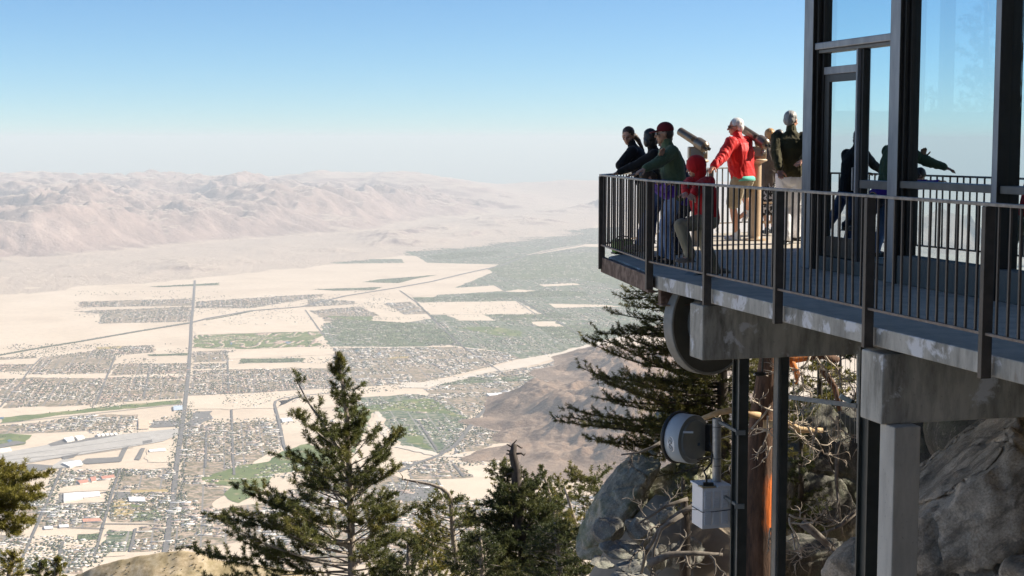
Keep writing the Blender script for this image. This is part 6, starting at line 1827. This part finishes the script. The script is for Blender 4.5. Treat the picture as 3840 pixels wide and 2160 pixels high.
def person(label, H, pelvis, heading, lean, feet, hands, head_yaw=0, head_pitch=0, elbow=(None, None), knee=None, skin=SK, top=None, legs=None, shoe=None, hair=None, top_kind="jacket", hem=.10, puff=1.0, legw=1.0,
           shorts=False, sidelean=0, seed=1, extras=None, curls=(.9, .9), palm=((0, 0, -1), (0, 0, -1)), skirt=None, neck_len=1.0, sleeves=True, foot_dir=None, foot_pitch=(0, 0), hood=None, slim=1.0, handdir=(None, None), collar=True, head_fwd=.03):
    s = H / 1.75; ps = math.radians(heading); f = Vector((math.cos(ps), math.sin(ps), 0)); r = Vector((f.y, -f.x, 0)); up = Vector((0, 0, 1))
    pelvis = Vector(pelvis); la = math.radians(lean); sl_ = math.radians(sidelean)
    sp = (up * math.cos(la) + f * math.sin(la)); sp = (sp * math.cos(sl_) + r * math.sin(sl_)).normalized()
    dp = sp.cross(r).normalized() * -1
    if dp.dot(f) < 0: dp = -dp
    sx = dp.cross(sp).normalized()
    if sx.dot(r) < 0: sx = -sx
    sh = pelvis + sp * .50 * s
    shL, shR = sh - sx * .175 * s * slim, sh + sx * .175 * s * slim
    nb = pelvis + sp * .555 * s; hd = nb + (sp * .6 + up * .4).normalized() * .155 * s * neck_len + f * head_fwd * s
    hl = .088 * s
    hipL, hipR = pelvis - r * .088 * s - up * .02 * s, pelvis + r * .088 * s - up * .02 * s
    ankL, ankR = [Vector(q) + up * .085 * s + up * .0 for q in feet]
    fdir = [Vector((math.cos(math.radians(a)), math.sin(math.radians(a)), 0)) for a in (foot_dir or (heading, heading))]
    kn = knee or (f, f)
    kL, ankL = ik(hipL, ankL, .43 * s, .42 * s, kn[0]); kR, ankR = ik(hipR, ankR, .43 * s, .42 * s, kn[1])
    eh = [Vector(e) if e is not None else (-f * .5 - up + d_ * .6) for e, d_ in zip(elbow, (-sx, sx))]
    hL = hands[0] if hands[0] is not None else hipL - r * .12 * s + up * -.12 * s + f * .05
    hR = hands[1] if hands[1] is not None else hipR + r * .12 * s + up * -.12 * s + f * .05
    eL, wL = ik(shL, hL, .285 * s, .25 * s, eh[0]); eR, wR = ik(shR, hR, .285 * s, .25 * s, eh[1])
    root = empty("person", Vector((pelvis.x, pelvis.y, 0)), label, "person")
    # --- the body, one continuous surface
    mb = MB()
    loft(mb, [(pelvis - sp * .08 * s, sx, dp, .13 * s, .09 * s), (pelvis, sx, dp, .145 * s, .10 * s), (pelvis + sp * .18 * s, sx, dp, .125 * s, .09 * s), (pelvis + sp * .36 * s, sx, dp, .15 * s, .105 * s), (sh, sx, dp, .15 * s, .085 * s), (nb, sx, dp, .06 * s, .06 * s)])
    capsule(mb, nb - sp * .03, hd - up * .03 * s, .056 * s, .052 * s)
    for hp, kk, an, fd, fp in ((hipL, kL, ankL, fdir[0], foot_pitch[0]), (hipR, kR, ankR, fdir[1], foot_pitch[1])):
        capsule(mb, hp, kk, .078 * s, .052 * s); capsule(mb, kk, kk.lerp(an, .35), .050 * s, .054 * s); capsule(mb, kk.lerp(an, .35), an, .054 * s, .035 * s)
        tip = an + fd * .15 * s - up * (.055 * s) + up * (-math.sin(fp) * .12); capsule(mb, an - up * .02, tip, .036 * s, .028 * s)
    for a, e, w_ in ((shL, eL, wL), (shR, eR, wR)):
        capsule(mb, a, e, .050 * s, .038 * s); capsule(mb, e, w_, .040 * s, .026 * s)
    for (e, w_, sd, cu, pn, hdv) in ((eL, wL, 1, curls[0], palm[0], handdir[0]), (eR, wR, -1, curls[1], palm[1], handdir[1])):
        add_hand(mb, w_, hdv if hdv is not None else (w_ - e), pn, s, sd, cu)
    # head
    hy = math.radians(heading + head_yaw); hf = Vector((math.cos(hy), math.sin(hy), 0)); hp_ = math.radians(head_pitch)
    hf = (hf * math.cos(hp_) - up * math.sin(hp_)).normalized(); hr = Vector((math.sin(hy), -math.cos(hy), 0)); hu = hr.cross(hf).normalized()
    if hu.z < 0: hu = -hu
    HR = Matrix((hr, hf, hu)).transposed()

    def hp3(x, y, z): return hd + (hr * x + hf * y + hu * z) * s
    mb.ellipsoid(hp3(0, -.012, .028), .076 * s, .096 * s, .090 * s, HR, 20, 14)        # skull
    mb.ellipsoid(hp3(0, .022, -.035), .060 * s, .070 * s, .082 * s, HR, 18, 12)         # face
    mb.ellipsoid(hp3(0, .050, -.092), .034 * s, .032 * s, .026 * s, HR, 12, 8)          # chin
    mb.ellipsoid(hp3(0, .082, .018), .050 * s, .016 * s, .012 * s, HR, 12, 8)           # brow
    capsule(mb, hp3(0, .090, .005), hp3(0, .108, -.032), .009 * s, .014 * s, 10)         # nose
    for x in (-1, 1):
        mb.ellipsoid(hp3(.012 * x, .096, -.036), .009 * s, .010 * s, .008 * s, HR, 8, 6)
        mb.ellipsoid(hp3(.078 * x, -.004, -.008), .012 * s, .022 * s, .032 * s, HR, 10, 8)   # ears
        mb.ellipsoid(hp3(.040 * x, .066, -.028), .022 * s, .020 * s, .020 * s, HR, 10, 8)    # cheeks
    mb.ellipsoid(hp3(0, .088, -.062), .020 * s, .009 * s, .006 * s, HR, 10, 6); mb.ellipsoid(hp3(0, .086, -.072), .017 * s, .009 * s, .007 * s, HR, 10, 6)
    me = remesh(mb, .0058 * (s if s > .8 else .9), 3, .4); mesh_obj("body", me, skin, root, smooth=True)
    ey = MB()
    for x in (-1, 1): ey.ellipsoid(hp3(.031 * x, .084, .000), .0105 * s, .006 * s, .0055 * s, HR, 10, 8)
    ey.build("eyes", M_eye, root, smooth=True)
    lp = MB(); lp.ellipsoid(hp3(0, .0935, -.067), .021 * s, .006 * s, .006 * s, HR, 12, 6); lp.build("lips", M_lip, root, smooth=True)
    if hair is not None:
        eb = MB()
        for x in (-1, 1): eb.ellipsoid(hp3(.032 * x, .0905, .022), .018 * s, .006 * s, .0035 * s, HR, 10, 6)
        eb.build("eyebrows", hair, root, smooth=True)
    # --- clothes
    g = .016 * s * puff
    if top is not None:
        mb = MB()
        hemv = hem * s
        rings = [(pelvis - sp * hemv, sx, dp, (.155 + .01 * puff) * s * slim, (.115 + .008 * puff) * s), (pelvis, sx, dp, .168 * s * slim + g * .6, .122 * s + g * .6), (pelvis + sp * .16 * s, sx, dp, .158 * s * slim + g, .116 * s + g), (pelvis + sp * .34 * s, sx, dp, .178 * s * slim + g, .128 * s + g),
                 (pelvis + sp * .46 * s, sx, dp, .175 * s * slim + g, .108 * s + g * .8), (pelvis + sp * .525 * s, sx, dp, .12 * s, .080 * s), (pelvis + sp * .565 * s, sx, dp, .068 * s, .066 * s)]
        loft(mb, rings)
        if sleeves:
            for a, e, w_ in ((shL, eL, wL), (shR, eR, wR)):
                capsule(mb, a - sp * .015 * s, e, .068 * s + g * .7, .052 * s + g * .6); capsule(mb, e, w_.lerp(e, .06), .054 * s + g * .6, .037 * s + g * .35)
        if collar: capsule(mb, nb - sp * .02 * s, nb + (hd - nb) * .36, .066 * s, .062 * s)
        me = remesh(mb, .0105, 5, .5); folds(me, .0075 * puff, 8.5, seed); mesh_obj(top_kind, me, top, root, smooth=True)
    if skirt is not None:
        mb = MB(); loft(mb, [(pelvis + up * .02, sx, dp, .17 * s, .13 * s), (pelvis - up * .3 * s, r, f, .20 * s, .16 * s), (pelvis - up * skirt[1] * s, r, f, .23 * s, .19 * s)])
        me = remesh(mb, .011, 4); folds(me, .012, 7, seed + 5, (1, 1, .15)); mesh_obj("skirt", me, skirt[0], root, smooth=True)
    if legs is not None:
        mb = MB(); mb.ellipsoid(pelvis - up * .02 * s, .162 * s, .122 * s, .13 * s, Matrix((r, f, up)).transposed(), 18, 12)
        for hp, kk, an in ((hipL, kL, ankL), (hipR, kR, ankR)):
            if shorts:
                capsule(mb, hp, hp.lerp(kk, .86), .098 * s * legw, .090 * s * legw)
            else:
                capsule(mb, hp, kk, .094 * s * legw, .070 * s * legw); capsule(mb, kk, an + up * .01, .070 * s * legw, .056 * s * legw)
        me = remesh(mb, .0105, 5, .5); folds(me, .007, 9, seed + 3, (1, 1, .8)); mesh_obj("shorts" if shorts else "trousers", me, legs, root, smooth=True)
    if shoe is not None:
        for an, fd, fp in ((ankL, fdir[0], foot_pitch[0]), (ankR, fdir[1], foot_pitch[1])):
            mb = MB(); sd = Vector((fd.y, -fd.x, 0)); q = Vector((0, 0, -1)) * math.sin(fp) + fd * math.cos(fp); qu = sd.cross(q).normalized()
            if qu.z < 0: qu = -qu
            R_ = Matrix((sd, q, qu)).transposed(); b0 = an - qu * .085 * s
            mb.ellipsoid(b0 + q * .015 * s + qu * .048 * s, .043 * s, .075 * s, .046 * s, R_, 14, 10); mb.ellipsoid(b0 + q * .115 * s + qu * .035 * s, .046 * s, .09 * s, .034 * s, R_, 14, 10)
            mb.ellipsoid(b0 + q * .06 * s + qu * .014 * s, .048 * s, .15 * s, .015 * s, R_, 16, 8); capsule(mb, an - qu * .03 * s, an + qu * .01, .046 * s, .044 * s)
            me = remesh(mb, .007, 3, .4); mesh_obj("shoe", me, shoe, root, smooth=True)
    J = dict(hp3=hp3, HR=HR, s=s, root=root, nb=nb, sp=sp, f=f, r=r, up=up, hf=hf, hr=hr, hu=hu, hd=hd, shL=shL, shR=shR, dp=dp, sx=sx, pelvis=pelvis, wL=wL, wR=wR, eL=eL, eR=eR, ankL=ankL, ankR=ankR, kL=kL, kR=kR)
    if extras: extras(J)
    return J


def hairshape(J, mat, kind="short", seed=3, strands=.006):
    hp3, HR, s, root = J['hp3'], J['HR'], J['s'], J['root']; mb = MB()
    mb.ellipsoid(hp3(0, -.022, .042), .083 * s, .095 * s, .088 * s, HR, 20, 14)
    mb.ellipsoid(hp3(0, -.055, .0), .076 * s, .064 * s, .078 * s, HR, 18, 12)
    for x in (-1, 1): mb.ellipsoid(hp3(.060 * x, -.025, .022), .022 * s, .048 * s, .05 * s, HR, 12, 8)
    if kind == "bob":
        for x in (-1, 1): mb.ellipsoid(hp3(.055 * x, -.03, -.045), .036 * s, .06 * s, .075 * s, HR, 12, 8)
        mb.ellipsoid(hp3(0, -.06, -.05), .07 * s, .045 * s, .08 * s, HR, 14, 10)
    if kind == "ponytail":
        p = hp3(0, -.10, -.01); e_ = Vector((1, -.35, 0)); q = [p, p + e_ * .05 + J['up'] * -.01, p + e_ * .10 + J['up'] * -.07, p + e_ * .14 + J['up'] * -.15, p + e_ * .185 + J['up'] * -.22]
        for a, b, ra, rb in zip(q, q[1:], (.028, .036, .034, .024), (.036, .034, .024, .006)): capsule(mb, a, b, ra * s, rb * s)
    me = remesh(mb, .006, 3); folds(me, strands, 26, seed, (1, 1, .35)); mesh_obj("hair", me, mat, root, smooth=True)


def hairmat(name, c, c2):
    return pmat(name, c, c2, 40, .45, .5, .004, stretch=(1, 1, .2))


Hbrown = hairmat("dark brown hair", (.045, .027, .017), (.095, .058, .036)); Hblack = hairmat("black hair", (.010, .009, .009), (.022, .019, .018)); Hwhite = hairmat("white hair", (.62, .60, .57), (.80, .79, .77))
Hgrey = hairmat("grey hair", (.26, .25, .24), (.44, .43, .41)); Hblond = hairmat("golden hair", (.36, .19, .06), (.56, .34, .14)); Hdark = hairmat("dark cropped hair", (.03, .024, .02), (.06, .05, .042))
F_black = fabric("black wool", (.011, .011, .013)); F_black2 = fabric("black knit", (.008, .008, .009)); F_khaki = fabric("khaki cotton", (.24, .195, .13)); F_olivek = fabric("olive khaki cotton", (.20, .18, .125)); F_jeans = fabric("blue denim", (.035, .065, .15), (.06, .10, .21))
F_jeansl = fabric("washed blue denim", (.13, .20, .36), (.24, .33, .50)); F_jeansd = fabric("dark denim", (.018, .025, .045)); F_green = fabric("moss green fleece", (.075, .115, .065), (.105, .155, .088)); F_red = fabric("bright red nylon", (.56, .010, .012), (.68, .018, .016), .55)
F_redh = fabric("red cotton fleece", (.40, .010, .014), (.52, .016, .02)); F_purple = fabric("purple fleece", (.085, .035, .33), (.12, .05, .42)); F_navy = fabric("navy cloth", (.018, .023, .05)); F_olive = fabric("dark olive wool", (.045, .040, .018), (.075, .066, .028)); F_taupe = fabric("taupe coat cloth", (.10, .085, .075), (.14, .12, .105))
F_white = fabric("white cotton", (.74, .74, .77), (.82, .82, .84)); F_teal = fabric("turquoise cotton", (.13, .50, .40)); S_white = pmat("white trainers", (.55, .55, .56), (.68, .68, .69), 12, .5); S_grey = pmat("grey suede shoe", (.11, .10, .095), (.18, .165, .15), 12, .7); S_black = pmat("black leather shoe", (.010, .010, .010), (.02, .02, .02), 6, .35)
F_maroon = fabric("maroon cap cloth", (.12, .012, .018), (.17, .02, .026)); F_pattern = pmat("black and white print", (.02, .02, .022), (.55, .55, .55), 26, .8, lo=.5, hi=.54, detail=3)

# woman with the pony tail, leaning on the far rail
person("person in a black coat with a dark ponytail leaning on the rail and looking back", 1.68, PY(2424, 690, 20.75), 165, 21, (PZ(2425, 950, 0), PZ(2445, 938, 0)), (PY(2352, 640, 20.75), PY(2346, 622, 20.95)), head_yaw=82, head_pitch=14, elbow=((-.6, -.3, -.8), (-.5, .3, -.9)),
       skin=SK, top=F_black, legs=F_khaki, shoe=S_black, hair=Hbrown, top_kind="coat", hem=.14, seed=11, slim=.92, extras=lambda J: hairshape(J, Hbrown, "ponytail"), handdir=((.9, -.25, .1), (.6, .1, .5)), legw=1.1)
# black clad person bending to the rail
person("person all in black with black hair seen from behind, one arm stretched along the rail", 1.66, PY(2478, 716, 19.55), 176, 11, (PZ(2384, 966, 0), PZ(2432, 958, 0)), (PY(2312, 650, 19.55), PY(2385, 655, 19.6)), head_yaw=-72, head_pitch=5, elbow=((0, -.3, -1), (0, .5, -1)),
       skin=SK3, top=F_black2, legs=F_jeans, shoe=S_grey, hair=Hblack, top_kind="sweater", hem=.05, seed=12, slim=.9, extras=lambda J: hairshape(J, Hblack, "bob"), foot_dir=(180, 178), curls=(1.0, .9))


def capman(J):
    hairshape(J, Hdark, "short", strands=.002)
    hp3, HR, s, root = J['hp3'], J['HR'], J['s'], J['root']
    mb = MB(); mb.ellipsoid(hp3(0, -.016, .052), .091 * s, .107 * s, .093 * s, HR, 24, 16)
    for v in list(mb.bm.verts):
        if (v.co - J['hd']).dot(J['hu']) < .028 * s: v.co += J['hu'] * (.028 * s - (v.co - J['hd']).dot(J['hu']))
    cp = mb.build("cap", F_maroon, root, smooth=True)
    mb = MB(); mb.ellipsoid(hp3(0, .115, .028), .068 * s, .075 * s, .012 * s, HR @ Matrix.Rotation(-.22, 3, 'X'), 18, 8); mb.build("visor", F_maroon, cp, smooth=True)
    mb = MB()
    for x in (-1, 1):
        mb.tube([hp3(.070 * x, .082, .006), hp3(.080 * x, .03, .008), hp3(.082 * x, -.02, .004)], .004 * s, 6)
        mb.ellipsoid(hp3(.034 * x, .094, -.002), .029 * s, .008 * s, .019 * s, HR, 12, 8)
    mb.mi = 0; gl_ = mb.build("sunglasses", pmat("pale sunglasses", (.35, .33, .30), (.5, .48, .44), 5, .25), root, smooth=True)
    mb = MB()
    for x in (-1, 1): mb.ellipsoid(hp3(.034 * x, .1005, -.003), .024 * s, .004 * s, .014 * s, HR, 12, 8)
    mb.build("lens", M_eye, gl_, smooth=True)
    mb = MB(); a = J['pelvis'] + J['dp'] * .153 * s; mb.tube([a - J['sp'] * .06, a + J['sp'] * .18 * s, a + J['sp'] * .34 * s + J['dp'] * .01, J['nb'] + J['dp'] * .075 * s], .005, 5); mb.build("zip", M_black, root)
    mb = MB(); p = J['pelvis'] + J['sp'] * .40 * s + J['dp'] * .118 * s - J['sx'] * .10 * s; mb.ellipsoid(p, .018, .006, .006); mb.build("chest_logo", pmat("blue white badge", (.35, .5, .65), None, 5), root)


person("person in a green fleece and maroon cap with sunglasses, hand on the rail corner", 1.72, PY(2534, 715, 18.72), 188, 11, (PZ(2512, 992, 0), PZ(2484, 985, 0)), (C1.lerp(C2, .30) + Vector((.03, 0, 1.105)), PY(2478, 612, 18.1)), head_yaw=-8, head_pitch=2, elbow=((.9, .1, -.3), (.1, .3, -1)),
       skin=SK3, top=F_green, legs=F_jeansl, shoe=S_black, hair=Hdark, hem=.12, seed=13, puff=1.5, extras=capman, curls=(1.25, 2.2), palm=((0, 0, -1), (.5, -.6, 0)), handdir=((-.75, -.4, -.3), (-.05, -.15, 1)), slim=1.02)
person("person in a navy top hidden behind the green fleece, only back and shoulder showing", 1.70, PY(2560, 704, 20.7), 178, 21, (PZ(2540, 955, 0), PZ(2560, 950, 0)), (PY(2490, 660, 20.4), PY(2480, 640, 20.9)), head_pitch=15,
       skin=SK, top=F_navy, legs=F_jeansd, shoe=S_black, hair=Hdark, top_kind="sweater", seed=14, puff=1.3, extras=lambda J: hairshape(J, Hdark, "short"), hem=.12)
person("person in a purple top and dark jeans bowed over the rail beside the red hood", 1.44, PY(2584, 742, 18.75), 197, 70, (PZ(2497, 972, 0), PZ(2522, 966, 0)), (PN(2528, 668, 6.02) + Vector((.04, .05, .03)), PN(2500, 666, 6.02) + Vector((.04, .05, .03))), head_pitch=70,
       skin=SK, top=F_purple, legs=F_jeansd, shoe=S_grey, hair=Hbrown, top_kind="sweater", seed=15, extras=lambda J: hairshape(J, Hbrown, "bob"), elbow=((0, 0, -1), (0, 0, -1)), curls=(1.2, 1.2), hem=.06, foot_dir=(185, 190))


def boy(J):
    hp3, HR, s, root = J['hp3'], J['HR'], J['s'], J['root']
    mb = MB(); mb.ellipsoid(hp3(0, -.022, .03), .118 * s, .130 * s, .132 * s, HR, 22, 16); mb.ellipsoid(hp3(0, -.05, -.06), .10 * s, .09 * s, .10 * s, HR, 18, 12)
    me = remesh(mb, .009, 4); folds(me, .006, 9, 33); mesh_obj("hood", me, F_redh, root, smooth=True)


pb = PN(2650, 820, 6.30)
person("child in a red hooded top draped over the rail with both arms hanging outside", 1.42, pb, 208, 13, (PN(2588, 985, 6.04) * 1.0, Vector((pb.x + .15, pb.y + .40, 0))), (PN(2592, 735, 5.92), PN(2566, 732, 5.92)),
       head_yaw=-22, head_pitch=10, elbow=(-N * .5 + U * -.1 + Vector((0, 0, 1)), -N * .5 + U * .5 + Vector((0, 0, 1))), knee=(Vector((-1, -.25, .1)), Vector((-.6, -.3, 0))), skin=SK, top=F_redh, legs=F_olivek, shoe=S_grey, hair=Hbrown, top_kind="hoodie", seed=16, puff=2.0, extras=boy, curls=(.5, .7),
       palm=((.2, 1, 0), (.2, 1, 0)), hem=.05, legw=1.25, foot_dir=(190, 215), neck_len=.85, head_fwd=.05)


def redman(J):
    hairshape(J, Hwhite, "short", strands=.005)
    hp3, HR, s, root = J['hp3'], J['HR'], J['s'], J['root']
    mb = MB()
    for x in (-1, 1):
        mb.tube([hp3(.068 * x, .09, .006), hp3(.080 * x, .03, .008), hp3(.083 * x, -.01, .006)], .0035 * s, 6); mb.lathe(hp3(.034 * x, .098, -.002), J['hf'], [(0, .024 * s), (.004, .024 * s)], 14)
    mb.build("glasses", M_black, root)
    mb = MB(); loft(mb, [(J['pelvis'] - J['sp'] * .065 * s, J['sx'], J['dp'], .192 * s, .152 * s), (J['pelvis'] - J['sp'] * .005 * s, J['sx'], J['dp'], .187 * s, .15 * s)]); mb.build("shirt_tail", F_teal, root, smooth=True)
    mb = MB()
    for an in (J['ankL'], J['ankR']): capsule(mb, an - J['up'] * .02, an + J['up'] * .06, .044 * s, .045 * s)
    mb.build("socks", S_white, root, smooth=True)


person("person with white hair in a bright red jacket and khaki shorts at the viewer", 1.86, PY(2785, 664, 23.2), 138, 9, (PZ(2764, 902, 0), PZ(2800, 888, 0) + Vector((.05, .1, .10))), (PY(2676, 624, 22.8), PY(2742, 585, 23.75)), head_yaw=40, head_pitch=2, elbow=((-.35, -.2, -1), (.1, .5, -1)),
       skin=SK2, top=F_red, legs=F_khaki, shoe=S_white, hair=Hwhite, seed=17, puff=2.3, extras=redman, shorts=True, hem=.03, foot_dir=(150, 165), foot_pitch=(0, .9), legw=1.18, slim=1.04, knee=(None or Vector((-.7, .7, 0)), Vector((-.7, .7, 0))), curls=(1.4, 1.2))
person("person with golden hair in a long taupe coat behind the right viewer", 1.64, PY(2888, 668, 24.6), 100, 4, (PZ(2876, 884, 0), PZ(2899, 882, 0)), (None, None), head_yaw=10, skin=SK, top=F_taupe, legs=None, shoe=S_black, hair=Hblond, top_kind="coat", hem=.26, seed=18, puff=1.6, skirt=(F_pattern, .62), extras=lambda J: hairshape(J, Hblond, "bob", strands=.010))
person("tall person in an olive sweater and white trousers beside the building corner", 1.93, PY(2964, 656, 22.4), 82, 3, (PZ(2950, 916, 0), PZ(2985, 912, 0)), (PY(2925, 668, 22.0), PY(3010, 600, 22.0)), head_yaw=-32, head_pitch=6, elbow=((-.8, -.2, -.6), (.8, -.3, -.4)), skin=SK2, top=F_olive, legs=F_white, shoe=S_black, hair=Hgrey,
       top_kind="sweater", hem=.03, seed=19, puff=1.8, extras=lambda J: hairshape(J, Hgrey, "short", strands=.005), legw=1.18, slim=1.0, foot_dir=(60, 20))
person("person in a dark blue jacket almost hidden beyond the olive sweater", 1.66, PY(2922, 664, 25.9), 95, 5, (PZ(2915, 871, 0), PZ(2932, 870, 0)), (None, None), skin=SK, top=F_navy, legs=F_jeansd, shoe=S_black, hair=Hdark, seed=20, extras=lambda J: hairshape(J, Hdark, "short"))
